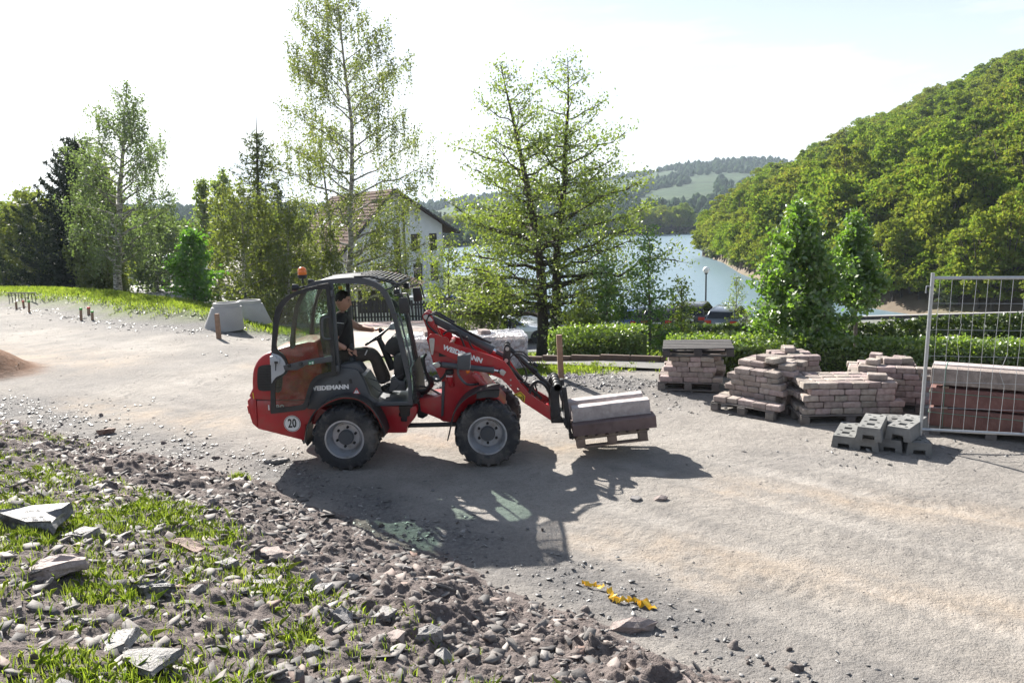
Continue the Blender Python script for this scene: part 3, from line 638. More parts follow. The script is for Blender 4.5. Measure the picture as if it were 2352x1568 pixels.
# -- rear body
YB, YB2 = 8.93, 9.73
hood = smoothpoly([(112, 1006), (103, 930), (103, 850), (112, 790), (140, 735), (185, 695), (240, 672), (330, 640), (430, 617), (520, 605), (560, 640), (560, 1006)], 3)
prismpart('rear_hood', 'A', hood, YB, YB2, RED, bevel=.085, seg=4)
prismpart('rear_chassis', 'A', [(132, 1012), (500, 1012), (560, 1060), (640, 1090), (640, 1180), (475, 1180), (465, 1293), (140, 1210)], YB + .005, YB2 - .005, RED, bevel=.012)
prismpart('rear_bumper', 'A', [(66, 1014), (96, 986), (129, 1010), (139, 1209), (102, 1175), (80, 1105)], YB - .004, YB2 + .004, RED, bevel=.015)
prismpart('tail_lamp', 'A', [(66, 1050), (73, 1050), (84, 1100), (77, 1105)], YB + .03, YB + .16, REDP)
prismpart('engine_grille', 'A', smoothpoly([(140, 800), (165, 770), (228, 763), (305, 760), (305, 945), (228, 946), (165, 946), (140, 920)], 3), YB - .004, YB + .03, BLK)
for k in range(9):
    yy = 785 + k * 18; prismpart('grille_slat', 'A', [(150, yy), (300, yy), (300, yy + 6), (150, yy + 6)], YB - .010, YB + .01, BLK)
prismpart('reflector_strip', 'A', [(104, 960), (110, 1000), (116, 1002), (108, 955)], YB - .003, YB + .05, YEL)
for yy in (1040,): prismpart('body_seam', 'A', [(131, 1008), (500, 1008), (500, 1013), (131, 1013)], YB - .002, YB + .02, BLK)
# round 20 sign
def yface(x, z, y, s=1.0, rot=0.): return Matrix.Translation((x, y, z)) @ Matrix.Rotation(rot, 4, 'Y') @ Matrix.Rotation(rad(90), 4, 'X') @ Matrix.Scale(s, 4)
q = t1('A', 382, 1173, YB)
sg = MB(); sg.lathe([(.100, 0), (.100, -.002), (0, -.002)], (q.x, YB - .001, q.z), 'Y', 40); sgo = lpart(sg, 'speed_sign', WHT)
sr = MB()
n_ = 44; ro, ri = .094, .089
sr.prism([(q.x + ro * math.cos(a * 2 * math.pi / n_), q.z + ro * math.sin(a * 2 * math.pi / n_)) for a in range(n_)], YB - .0045, YB - .003, [[(q.x + ri * math.cos(a * 2 * math.pi / n_), q.z + ri * math.sin(a * 2 * math.pi / n_)) for a in range(n_)]])
lpart(sr, 'sign_ring', INK, sgo)
text('sign_number', '20', .15, INK, sgo, yface(q.x, q.z, YB - .005), bold=.004, sx=.68)
q = t1('A', 265, 1062, YB); text('model_number', '1380', .088, WHT, LD, yface(q.x, q.z, YB - .003), bold=.0015, sx=1.2)
# -- side panel, floor, undercarriage
side = smoothpoly([(480, 1062), (498, 1010), (520, 930), (548, 878), (592, 852), (690, 838), (712, 800), (730, 788), (825, 796), (850, 825), (880, 880), (925, 985), (962, 1040)], 3)[:-3] + [(950, 1052), (900, 1018), (830, 985), (740, 975), (650, 1000), (580, 1055), (545, 1076), (490, 1072)]
prismpart('side_panel', 'A', side, YN + .03, YN + .14, GREY, bevel=.006)
q = t1('A', 641, 924, YN + .03); text('panel_lettering', 'WEIDEMANN', .072, WHT, LD, yface(q.x, q.z, YN + .026, rot=rad(-1.5)), bold=.0035, sx=1.06)
for (bx, by) in ((712, 885), (788, 872), (790, 886)):
    q = t1('A', bx, by, YN + .03); b = MB(); b.lathe([(.018, -.004), (.014, -.008), (0, -.008)], (q.x, YN + .03, q.z), 'Y', 12); lpart(b, 'plug', BLK)
tri_ = tr('A', [(830, 921), (858, 965), (802, 965)], YN + .03); b = MB(); b.prism(tri_, YN + .024, YN + .028); wt = lpart(b, 'warning_triangle', REDP)
b = MB(); b.prism(tr('A', [(830, 932), (850, 961), (810, 961)], YN + .03), YN + .0215, YN + .0235); lpart(b, 'triangle_face', WHT, wt)
b = MB(); b.prism(tr('A', [(827, 936), (833, 936), (831, 947), (829, 947)], YN + .03), YN + .0195, YN + .021); b.prism(tr('A', [(828, 949), (832, 949), (832, 952), (828, 952)], YN + .03), YN + .0195, YN + .021); lpart(b, 'exclamation_mark', INK, wt)
prismpart('cab_floor', 'A', [(945, 1040), (962, 1024), (1215, 1018), (1222, 1046), (958, 1054)], YN + .03, YF - .03, GREY, bevel=.006)
prismpart('inner_tub', 'A', [(560, 1060), (600, 860), (700, 840), (720, 830), (860, 870), (960, 1030), (950, 1046), (640, 1046)], YN + .16, YF - .16, BLK)
prismpart('far_side_panel', 'A', side, YF - .14, YF - .03, GREY, Yt=YF - .03)
prismpart('chassis_beam', 'A', [(960, 1052), (1246, 1052), (1252, 1085), (1240, 1130), (1182, 1200), (1180, 1238), (1040, 1240), (1020, 1190), (990, 1110)], YN + .18, YF - .18, RED, bevel=.008)
prismpart('joint_bracket', 'A', [(1125, 1052), (1218, 1050), (1218, 1062), (1200, 1068), (1200, 1120), (1180, 1125), (1180, 1160), (1150, 1160), (1140, 1120), (1125, 1070)], YN + .14, YN + .20, STEEL, bevel=.004)
b = MB(); 
for (zz, r0) in ((1085, .055), (1105, .07), (1140, .05)):
    p_ = t1('A', 1163, zz, YC - .28); b.lathe([(r0, -.02), (r0, .02)], p_, 'Z', 14)
p_ = t1('A', 1163, 1115, YC - .28); b.tube([p_ + Vector((0, 0, -.1)), p_ + Vector((0, 0, .12))], .03, 10); lpart(b, 'articulation_pin', STEEL)
b = MB(); b.tube([t1('A', 1185, 1186, YC - .2), t1('B', 445, 1070, YC - .2)], .028, 10); lpart(b, 'drive_shaft', BLK)
prismpart('centre_joint', 'A', [(1240, 1000), (1275, 985), (1330, 1000), (1325, 1120), (1290, 1140), (1255, 1130)], YC - .16, YC + .16, BLK, bevel=.01)
prismpart('front_tongue', 'B', [(150, 870), (330, 850), (335, 1040), (260, 1010), (165, 970)], YC - .22, YC + .22, RED, bevel=.006)
# rear wheel arch
def arch(name, c, pts, y0, y1, th, m, Yt):
    P = tr(c, pts, Yt); P = [(p.x, p.y) for p in catmull([Vector((a, b, 0)) for a, b in P], 4)]
    k = len(P); out_ = []
    for i in range(k):
        a, b = P[max(i - 1, 0)], P[min(i + 1, k - 1)]; dx, dz = b[0] - a[0], b[1] - a[1]; L_ = math.hypot(dx, dz) or 1
        out_.append((P[i][0] + dz / L_ * th, P[i][1] - dx / L_ * th))
    b = MB(); b.prism(P + out_[::-1], y0, y1); return lpart(b, name, m, LD, 35)
arch('rear_mudguard', 'A', [(484, 1330), (470, 1288), (482, 1195), (520, 1108), (590, 1038), (680, 995), (760, 983), (850, 1000), (930, 1055), (985, 1130), (1018, 1200), (1032, 1255)], YN - .14, YN + .17, .016, BLK, YN - .14)
arch('arch_lining', 'A', [(500, 1180), (530, 1110), (600, 1045), (690, 1004), (770, 996), (850, 1014), (920, 1065), (975, 1140), (1008, 1205)], YN - .02, YN + .2, .012, RED, YN - .05)
far_ = [(484, 1290), (470, 1248), (482, 1155), (520, 1068), (590, 1008), (680, 965), (760, 953), (850, 970), (930, 1015), (985, 1090)]
arch('rear_mudguard', 'A', far_, YF - .17, YF + .14, .016, BLK, YF)
# front mudguards
arch('front_mudguard', 'B', [(368, 1200), (385, 1120), (410, 1010), (455, 925), (520, 860), (600, 820), (690, 800), (780, 795)], YN - .15, YN + .16, .014, BLK, YN - .15)
b = MB(); b.prism(tr('B', [(600, 820), (690, 800), (782, 795), (775, 850), (760, 862), (690, 858), (600, 870)], YN - .14), YN - .15, YN - .14); lpart(b, 'mudguard_flap', BLK)
arch('front_mudguard', 'B', [(470, 1040), (500, 905), (540, 820), (600, 760), (680, 715), (760, 695)], YF - .16, YF + .15, .014, BLK, YF)
# -- cab frame
def opensm(pts, n=3): return [(p.x, p.y) for p in catmull([Vector((a, b, 0)) for a, b in pts], n)]
CY0, CY1 = YN + .02, YF - .02
outer = opensm([(468, 226), (500, 196), (560, 178), (700, 162), (815, 157), (900, 167), (975, 195), (1030, 245), (1068, 310), (1100, 405), (1135, 530), (1180, 720), (1212, 900)], 3)
inner = opensm([(1188, 900), (1150, 745), (1108, 560), (1075, 425), (1045, 345), (1005, 270), (955, 228), (880, 207), (760, 198), (662, 198)], 3)
ringpoly = outer + [(1222, 1042), (1192, 1042)] + inner + [(645, 200), (560, 212), (492, 240)]
fp = tr('A', ringpoly, CY0)
b = MB(); b.prism(fp, CY0, CY0 + .055); lpart(b, 'cab_side_frame', GREY, LD, 30)
b = MB(); b.prism(fp, CY1 - .055, CY1); lpart(b, 'cab_side_frame', GREY, LD, 30)
pil = tr('A', [(638, 200), (664, 196), (690, 500), (712, 790), (708, 835), (684, 836), (672, 640), (655, 400)], CY0)
for y0 in (CY0 + .002, CY1 - .052):
    b = MB(); b.prism(pil, y0, y0 + .05); lpart(b, 'door_pillar', GREY, LD, 30, .006)
rp = tr('A', smoothpoly([(468, 226), (492, 232), (440, 330), (412, 430), (398, 530), (395, 640), (365, 640), (372, 520), (388, 410), (420, 305)], 3), CY0)
for y0 in (CY0 + .003, CY1 - .053):
    b = MB(); b.prism(rp, y0, y0 + .05); lpart(b, 'rear_pillar', BLK, LD, 30)
top_ = tr('A', [(470, 228), (500, 199), (560, 181), (700, 165), (815, 160), (900, 170), (960, 190)], CY0); bot_ = [(x, z - .022) for x, z in top_]
b = MB(); b.prism(top_ + bot_[::-1], CY0 + .057, CY1 - .057); lpart(b, 'roof', GREY, LD, 30)
ws = tr('A', [(985, 215), (1035, 275), (1080, 380), (1120, 530), (1165, 730), (1200, 920), (1206, 1030)], CY0); ws2 = [(x - .006, z) for x, z in ws]
b = MB(); b.prism(ws + ws2[::-1], CY0 + .06, CY1 - .06); lpart(b, 'windscreen', WINDSCREEN, LD, 60)
rw = tr('A', [(455, 255), (425, 330), (400, 420), (386, 520), (380, 630)], CY0); rw2 = [(x + .006, z) for x, z in rw]
b = MB(); b.prism(rw + rw2[::-1], CY0 + .06, CY1 - .06); lpart(b, 'rear_window', CABGLASS, LD, 60)
fgl = tr('A', [(490, 245), (560, 216), (645, 206), (670, 640), (670, 830), (590, 850), (400, 640), (400, 530), (415, 430), (445, 335)], CY0)
b = MB(); b.prism(fgl, CY1 - .03, CY1 - .025); lpart(b, 'far_door_glass', CABGLASS, LD, 60)
gr1 = tr('A', [(1190, 1040), (1150, 750), (1105, 560), (1085, 470), (1100, 540), (1142, 750), (1180, 1040)], CY0)
b = MB(); b.prism(tr('A', [(1210, 790), (1236, 890), (1252, 1040), (1226, 1040), (1218, 900)], CY0), CY0 + .04, CY1 - .04); lpart(b, 'front_cowl', BLK)
for k in range(9):
    p_ = t1('A', 1216 + k * 4, 800 + k * 26, CY0 + .03); b = MB(); b.box((p_.x + .012, CY0 + .02, p_.z), (.03, .03, .012)); lpart(b, 'cowl_louvre', STEEL)
# roof guard with slats
ga, gb = t1('A', 815, 163, CY0 + .05), t1('A', 1128, 212, CY0 + .05)
for y0 in (CY0 + .03, YC - .01, CY1 - .05):
    b = MB(); a2, b2 = Vector((ga.x, y0, ga.z + .02)), Vector((gb.x, y0, gb.z + .012)); m2 = a2.lerp(b2, .35) + Vector((0, 0, .035))
    b.tube([a2, m2, b2], .013, 8); lpart(b, 'guard_rail', BLK)
for k in range(11):
    t = .1 + .85 * k / 10; c_ = Vector((ga.x, 0, ga.z + .02)).lerp(Vector((gb.x, 0, gb.z + .012)), t) + Vector((0, 0, .045 * math.sin(math.pi * min(1, t * 1.4 + .0) * .7)))
    b = MB(); b.box((c_.x, YC, c_.z), (.016, CY1 - CY0 - .06, .010)); lpart(b, 'guard_slat', BLK)
b = MB(); b.box((gb.x - .005, YC, gb.z + .012), (.03, CY1 - CY0 - .04, .03)); lpart(b, 'guard_front_bar', BLK, bevel=.006)
for y0 in (CY0 + .03, CY1 - .05):
    b = MB(); b.tube([t1('A', 1020, 245, CY0) * 1, t1('A', 1065, 232, CY0), t1('A', 1095, 212, CY0)], .012, 6); b.v = [Vector((p.x, p.y - CY0 + y0, p.z)) for p in map(Vector, b.v)]; lpart(b, 'guard_strut', GREY)
# lamps
def roundlamp(p, r, d, name='work_lamp', flip=1):
    b = MB(); b.lathe([(r * .5, -d), (r * .9, -d * .7), (r, 0)], p, 'X', 16); o = lpart(b, name, BLK); e = MB(); e.lathe([(r * .92, .002 * flip), (r * .6, .008 * flip), (0, .01 * flip)], p, 'X', 16); lpart(e, 'lens', LENS, o); return o
for y0 in (CY0 + .05, CY1 - .07):
    p_ = t1('A', 1128, 255, CY0 + .05); roundlamp(Vector((p_.x + .01, y0, p_.z)), .045, .075)
for y0 in (CY0 + .10, CY1 - .1):
    p_ = t1('A', 385, 228, CY0 + .1); b = MB(); b.lathe([(.045, 0), (.04, .05), (.02, .075)], (p_.x, y0, p_.z), 'X', 14); o = lpart(b, 'rear_work_lamp', BLK); b = MB(); b.tube([(p_.x + .06, y0, p_.z - .01), (p_.x + .16, y0, p_.z + .01)], .012, 6); lpart(b, 'lamp_bracket', BLK, o)
bc = t1('A', 453, 150, YC - .1)
b = MB(); b.lathe([(.0, -.085), (.012, -.085), (.012, -.02), (.05, -.02), (.056, .0), (.056, .022), (0, .022)], bc, 'Z', 20); bo = lpart(b, 'beacon', BLK)
b = MB(); b.lathe([(.052, .022), (.053, .05), (.050, .085), (.038, .105), (.018, .113), (0, .114)], bc, 'Z', 20); lpart(b, 'beacon_dome', ORANGE, bo, 60)
# mirrors
for (yy, dx, dz) in ((YN - .16, 0, 0), (YF + .14, .0, 0)):
    Yt = YN - .12
    pts = [t1('A', 1085, 292, Yt), t1('A', 1130, 278, Yt), t1('A', 1178, 268, Yt), t1('A', 1195, 290, Yt), t1('A', 1220, 380, Yt)]
    pts = [Vector((p.x, (CY0 if yy < YC else CY1) + (yy - (CY0 if yy < YC else CY1)) * min(1, i / 2), p.z)) for i, p in enumerate(pts)]
    b = MB(); b.tube(catmull(pts, 4), .010, 8); o = lpart(b, 'mirror', BLK)
    b = MB(); b.prism(smoothpoly(tr('A', [(1128, 305), (1140, 296), (1180, 294), (1190, 305), (1205, 385), (1195, 400), (1145, 404), (1135, 390)], Yt), 2), yy - .02, yy + .025); lpart(b, 'mirror_head', BLK, o, 35, .006)
b = MB(); b.tube([t1('A', 1180, 405, CY0 + .2), t1('A', 1200, 550, CY0 + .2), t1('A', 1232, 730, CY0 + .2)], [.006, .010, .013], 6); lpart(b, 'wiper', BLK)
b = MB(); b.tube(catmull([t1('A', 1085, 400, CY0 - .01), t1('A', 1130, 430, CY0 - .03), t1('A', 1160, 540, CY0 - .04), t1('A', 1205, 720, CY0 - .04), t1('A', 1205, 770, CY0 - .02), t1('A', 1185, 785, CY0)], 5), .011, 8); lpart(b, 'grab_rail', GREY)
# -- open door swung back along the body
DY = YN - .055
do = opensm([(628, 196), (560, 208), (440, 242), (350, 282), (298, 325), (264, 385), (250, 460), (238, 600), (232, 760), (230, 900)], 3) + [(229, 1098), (236, 1106), (470, 1078), (486, 1060), (500, 1010), (522, 932), (552, 880), (596, 853), (684, 838), (690, 826), (672, 640), (655, 420), (640, 204)]
di = smoothpoly([(606, 240), (545, 240), (440, 270), (365, 308), (315, 368), (290, 450), (276, 560), (268, 632), (282, 668), (312, 690), (338, 730), (352, 775), (344, 815), (318, 845), (272, 872), (260, 900), (262, 1045), (285, 1064), (430, 1050), (466, 1020), (482, 960), (508, 890), (545, 845), (600, 824), (640, 815), (655, 795), (645, 640), (628, 380), (616, 250)], 2)
b = MB(); b.prism(tr('A', do, DY), DY, DY + .035, [tr('A', di, DY)]); door = lpart(b, 'door', BLK, LD, 30)
b = MB(); b.prism(tr('A', [(258 + (x - 258) * 1.0, y) for x, y in di], DY), DY + .012, DY + .018); lpart(b, 'door_glass', DOORGLASS, door, 60)
b = MB(); b.prism(tr('A', [(320, 768), (480, 730), (662, 698), (664, 742), (480, 765), (420, 800), (330, 802)], DY), DY - .014, DY + .010); lpart(b, 'door_bar', GREY, door, 30, .004)
for (bx, by, r0) in ((363, 769, .02), (443, 757, .026)):
    q = t1('A', bx, by, DY); b = MB(); b.lathe([(r0, -.014), (r0 * .9, -.032), (0, -.034)], (q.x, DY, q.z), 'Y', 16); lpart(b, 'door_knob', BLK, door)
b = MB(); b.prism(tr('A', [(497, 741), (534, 734), (536, 758), (499, 764)], DY), DY - .0185, DY - .0155); es = lpart(b, 'exit_sign', GRN, door)
b = MB(); b.prism(tr('A', [(501, 750), (508, 743), (508, 748), (518, 746), (518, 751), (508, 753), (508, 758)], DY), DY - .0215, DY - .0195); b.prism(tr('A', [(521, 741), (531, 739), (532, 756), (522, 758)], DY), DY - .0215, DY - .0195); LD['tmp'] = 1; del LD['tmp']; b.build('exit_symbol', WHT, door)
b = MB(); b.prism(tr('A', smoothpoly([(236, 700), (262, 690), (300, 705), (330, 745), (335, 790), (318, 825), (270, 850), (246, 880), (238, 880)], 3), DY), DY - .012, DY + .02); lpart(b, 'latch_plate', LATCH, door, 30, .003)
b = MB(); b.prism(tr('A', [(232, 700), (272, 698), (276, 715), (300, 722), (298, 750), (262, 760), (234, 762)], DY), DY - .045, DY - .012); lpart(b, 'latch_box', LATCH, door, 30, .006)
b = MB(); b.prism(tr('A', [(266, 735), (290, 735), (290, 750), (280, 752), (278, 800), (272, 800), (272, 752), (266, 750)], DY), DY - .052, DY - .046); lpart(b, 'latch_lever', BLK, door)
b = MB(); b.tube(catmull([t1('A', 640, 432, DY), t1('A', 606, 436, DY - .05), t1('A', 590, 465, DY - .055), t1('A', 592, 555, DY - .055), t1('A', 608, 584, DY - .05), t1('A', 648, 585, DY)], 4), .012, 8); lpart(b, 'door_handle', GREY, door)
for hy in (265, 790):
    q = t1('A', 652 + (hy - 265) * .078, hy, DY); b = MB(); b.box((q.x + .01, DY - .006, q.z), (.03, .03, .07)); lpart(b, 'hinge', GREY, door, 30, .004)
# -- cab inside
sw = t1('K', 812, 770, YC); n_sw = Vector((-.56, 0, .83)).normalized()
b = MB(); u_ = Vector((0, 1, 0)); v_ = n_sw.cross(u_)
ring = [sw + (u_ * math.cos(a) + v_ * math.sin(a)) * .172 for a in [2 * math.pi * i / 28 for i in range(29)]]; b.tube(ring, .014, 8, cap=False)
for a in (.5, 2.6, 4.7): b.tube([sw - n_sw * .03, sw + (u_ * math.cos(a) + v_ * math.sin(a)) * .165], .010, 6)
b.lathe([(.04, -.02), (.04, .02)], sw - n_sw * .03, 'Z', 12); swo = lpart(b, 'steering_wheel', BLK)
kn = t1('K', 850, 690, YC + .02); b = MB(); b.lathe([(.0, -.03), (.018, -.03), (.024, 0), (.018, .03), (0, .035)], kn, 'Z', 12); lpart(b, 'steering_knob', BLK, swo)
b = MB(); b.tube([sw - n_sw * .03, t1('K', 900, 930, YC), t1('K', 1010, 1180, YC)], [.03, .04, .05], 10); lpart(b, 'steering_column', BLK)
prismpart('dashboard', 'K', smoothpoly([(900, 900), (960, 800), (1030, 770), (1085, 840), (1110, 980), (1090, 1020), (1000, 1010), (930, 960)], 2), YC - .16, YC + .2, BLK, bevel=.02)
prismpart('control_box', 'K', [(1012, 1030), (1040, 1000), (1120, 990), (1150, 1300), (1060, 1310), (1020, 1250)], YC - .3, YC + .25, BLK, bevel=.015)
prismpart('pedal_box', 'K', [(985, 1280), (1030, 1250), (1080, 1320), (1160, 1330), (1175, 1450), (960, 1450)], YC - .3, YC + .25, GREY, bevel=.01)
prismpart('display', 'K', [(955, 650), (980, 610), (1020, 600), (1030, 690), (960, 690)], YC + .10, YC + .22, LATCH, bevel=.008)
prismpart('seat_cushion', 'K', smoothpoly([(180, 1040), (300, 1020), (560, 1030), (600, 1060), (580, 1130), (200, 1150)], 2), YC - .22, YC + .22, BLK, bevel=.03)
prismpart('seat_back', 'K', smoothpoly([(120, 1050), (90, 800), (80, 560), (120, 500), (200, 520), (230, 800), (260, 1030)], 2), YC - .22, YC + .22, BLK, bevel=.03)
prismpart('seat_base', 'K', [(200, 1150), (560, 1130), (560, 1250), (200, 1250)], YC - .2, YC + .2, BLK)
prismpart('armrest_console', 'K', smoothpoly([(350, 1165), (360, 1120), (560, 1110), (620, 1160), (640, 1230), (350, 1235)], 2), YN + .06, YN + .26, GREY, bevel=.02)
b = MB(); bj = t1('K', 500, 1110, YN + .24)
b.lathe([(.055, -.03), (.05, .0), (.056, .01), (.046, .03), (.05, .04), (.040, .06), (.043, .07), (.03, .09), (.018, .10), (.018, .15), (.028, .17), (.03, .22), (.02, .24), (0, .24)], bj, 'Z', 16); lpart(b, 'joystick', BLK)
b = MB(); b.tube([t1('K', 375, 1160, YN + .2), t1('K', 355, 1060, YN + .2)], [.012, .007], 6); lpart(b, 'park_lever', BLK)
b = MB(); b.prism(tr('K', [(325, 140), (370, 140), (370, 180), (325, 180)], CY1 - .06), CY1 - .065, CY1 - .06); lpart(b, 'warning_label', YEL)
b = MB(); b.tube(catmull([t1('K', 700, 1290, YN + .05), t1('K', 850, 1330, YN + .05), t1('K', 1000, 1310, YN + .05), t1('K', 1150, 1230, YN + .05)], 5), .006, 6); b.tube(catmull([t1('K', 740, 1380, YN + .05), t1('K', 860, 1460, YN + .05), t1('K', 1010, 1450, YN + .05), t1('K', 1090, 1370, YN + .05)], 5), .006, 6); lpart(b, 'cab_cable', BLK)
# -- front frame, tower and arms
A0, A1, A2, A3 = 9.05, 9.09, 9.57, 9.61
plate = [(218, 430), (240, 520), (262, 600), (330, 745), (328, 870), (318, 1040), (430, 1052), (470, 1000), (560, 930), (760, 900), (740, 850), (640, 690), (560, 660), (470, 560), (300, 460)]
prismpart('tower_plate', 'B', plate, A0 + .06, A0 + .10, RED, bevel=.004)
prismpart('tower_plate', 'B', plate, A2 - .10, A2 - .06, RED, bevel=.004)
prismpart('front_chassis', 'B', [(330, 880), (600, 760), (760, 900), (840, 930), (800, 1000), (640, 1080), (330, 1050)], A0 + .11, A2 - .11, RED, bevel=.01)
prismpart('slope_plate', 'B', [(565, 690), (600, 680), (830, 930), (800, 945)], A0 - .06, A2 + .06, RED, bevel=.004)
prismpart('dark_strap', 'B', [(328, 740), (352, 735), (340, 1005), (322, 1010)], A0 + .035, A0 + .058, GREY, bevel=.003)
tow = smoothpoly([(182, 225), (192, 195), (218, 182), (245, 192), (262, 230), (290, 310), (330, 400), (330, 460), (250, 470), (228, 420), (222, 340), (200, 270)], 2)
for y0 in (YC - .10, YC + .06): prismpart('tilt_tower', 'B', tow, y0, y0 + .035, RED, bevel=.004, Yt=YC)
arm = smoothpoly([(212, 420), (222, 380), (250, 362), (290, 366), (330, 388), (365, 392), (372, 420)], 2)[:-2] + [(385, 432), (540, 478), (700, 530), (770, 556), (820, 580), (862, 630), (900, 690), (950, 762), (1010, 828), (1090, 885), (1178, 936), (1190, 1045), (1165, 1030), (1060, 962), (960, 895), (900, 830), (850, 768), (790, 710), (730, 690), (600, 640), (480, 590), (330, 520), (240, 480)]
hole = [(928 + 12 * math.cos(a), 793 + 12 * math.sin(a)) for a in [2 * math.pi * i / 14 for i in range(14)]]
prismpart('lift_arm', 'B', arm, A0, A1, RED, bevel=.004, holes=[hole], seg=1)
prismpart('lift_arm', 'B', arm, A2, A3, RED, bevel=.004, Yt=A0, holes=[hole], seg=1)
for (cx_, cy_, r0) in ((400, 450, .03), (900, 760, .045), (1165, 985, .035)):
    p_ = t1('B', cx_, cy_, A0); b = MB(); b.tube([(p_.x, A1, p_.z), (p_.x, A2, p_.z)], r0, 12); lpart(b, 'cross_tube', RED)
for (bx, by) in ((868, 723), (868, 765)):
    p_ = t1('B', bx, by, A0); b = MB(); b.lathe([(.01, 0), (.01, -.006), (0, -.006)], (p_.x, A0, p_.z), 'Y', 10); lpart(b, 'bolt', ZINC)
# arm lettering, follows the slope of the arm
qa, qb = t1('B', 372, 478, A0), t1('B', 612, 565, A0); ang = math.atan2(qb.z - qa.z, qb.x - qa.x); mid = (qa + qb) / 2
text('arm_lettering', 'WEIDEMANN', .078, WHT, LD, yface(mid.x, mid.z, A0 - .002, rot=-ang), bold=.004, sx=1.05)
w1 = tr('B', [(893, 835), (945, 815), (982, 850), (975, 898)], A0); b = MB(); b.prism(w1, A0 - .005, A0 - .002); wl = lpart(b, 'crush_warning', YEL)
b = MB(); o_ = tr('B', [(902, 836), (944, 821), (975, 853), (970, 890)], A0); i_ = tr('B', [(912, 837), (944, 827), (968, 855), (964, 879)], A0); b.prism(o_, A0 - .0085, A0 - .006, [i_]); b.prism(tr('B', [(948, 858), (958, 850), (962, 865), (955, 868)], A0), A0 - .0085, A0 - .006)
p_ = t1('B', 941, 858, A0); b.lathe([(.008, -.006), (.008, -.0085), (0, -.0085)], (p_.x, A0, p_.z), 'Y', 10); b.build('warning_symbol', INK, wl)
# pivot plate on arm root
b = MB(); b.prism(smoothpoly(tr('B', [(230, 410), (240, 396), (262, 396), (272, 410), (262, 515), (252, 524), (244, 515)], A0), 2), A0 - .02, A0 - .002); pv = lpart(b, 'pivot_plate', ZINC, LD, 30, .003)
for (bx, by, r0) in ((251, 413, .022), (254, 508, .012)):
    p_ = t1('B', bx, by, A0); b = MB(); b.lathe([(r0, -.02), (r0 * .9, -.034), (0, -.034)], (p_.x, A0, p_.z), 'Y', 16); lpart(b, 'pin_head', ZINC, pv)
b = MB(); b.prism(tr('B', [(302, 500), (368, 502), (368, 545), (302, 547)], A0), A0 + .05, A0 + .06); lpart(b, 'type_plate', BLK)
# lift cylinder
ya = A0 - .05
b = MB(); b.tube([t1('B', 330, 604, ya), t1('B', 735, 648, ya)], .036, 16); b.tube([t1('B', 715, 646, ya), t1('B', 737, 648, ya)], .040, 16); lc = lpart(b, 'lift_cylinder', GREY, LD, 40)
b = MB(); b.tube([t1('B', 735, 648, ya), t1('B', 775, 655, ya)], .017, 12); lpart(b, 'piston_rod', CHROME, lc, 40)
b = MB(); b.tube([t1('B', 290, 603, ya), t1('B', 345, 606, ya)], .03, 10); lpart(b, 'cylinder_eye', BLK, lc, 40)
b = MB(); b.tube([t1('B', 770, 654, ya), t1('B', 800, 661, ya)], .025, 10); lpart(b, 'cylinder_eye', BLK, lc, 40)
for (pl, pin) in (([(258, 595), (300, 583), (318, 605), (312, 622), (282, 632)], (298, 605)), ([(778, 655), (790, 642), (815, 645), (832, 662), (812, 692), (790, 682)], (797, 662))):
    b = MB(); b.prism(tr('B', pl, ya - .04), ya - .048, ya - .038); o = lpart(b, 'pin_plate', ZINC, LD, 30, .002)
    p_ = t1('B', *pin, ya - .048); b = MB(); b.tube([(p_.x, ya - .062, p_.z), (p_.x, A0 + .03, p_.z)], .022, 14); lpart(b, 'pin', ZINC, o)
# tilt cylinder and linkage
b = MB(); b.prism(tr('B', [(205, 205), (235, 205), (410, 292), (400, 345), (360, 330), (220, 250), (203, 235)], YC), YC - .035, YC + .035); tcl = lpart(b, 'tilt_cylinder', GREY, LD, 30, .008)
b = MB(); b.tube([t1('B', 388, 312, YC), t1('B', 725, 490, YC)], .052, 18); b.tube([t1('B', 706, 480, YC), t1('B', 728, 492, YC)], .057, 18); lpart(b, 'cylinder_barrel', GREY, tcl, 40)
b = MB(); b.tube([t1('B', 728, 490, YC), t1('B', 752, 503, YC)], .026, 14); lpart(b, 'piston_rod', CHROME, tcl, 40)
b = MB(); b.tube([t1('B', 745, 499, YC), t1('B', 832, 545, YC)], .026, 12); lpart(b, 'rod_end', GREY, tcl, 40)
b = MB(); b.prism(smoothpoly(tr('B', [(190, 222), (205, 203), (230, 208), (262, 240), (262, 252), (245, 256), (212, 245)], YC), 2), YC - .125, YC - .105); tp_ = lpart(b, 'tower_pin_plate', ZINC, LD, 30, .003)
p_ = t1('B', 212, 222, YC); b = MB(); b.tube([(p_.x, YC - .14, p_.z), (p_.x, YC + .12, p_.z)], .026, 14); lpart(b, 'tower_pin', ZINC, tp_, 40)
bell = smoothpoly([(818, 450), (840, 430), (864, 448), (868, 500), (858, 570), (838, 600), (812, 600), (806, 560)], 2)
for y0 in (YC - .11, YC + .08): prismpart('bellcrank', 'B', bell, y0, y0 + .03, STEEL, bevel=.003, Yt=YC)
for (bx, by) in ((841, 467), (833, 558)):
    p_ = t1('B', bx, by, YC); b = MB(); b.tube([(p_.x, YC - .125, p_.z), (p_.x, YC + .125, p_.z)], .024, 14); lpart(b, 'bellcrank_pin', ZINC)
b = MB(); b.tube([t1('B', 850, 468, YC), t1('B', 1178, 778, YC)], .028, 12); lpart(b, 'tilt_link', STEEL)
b = MB(); b.tube([t1('B', 835, 590, YC - .06), t1('B', 1000, 770, YC - .06), t1('B', 1110, 870, YC - .06)], .02, 8); lpart(b, 'brace', STEEL)
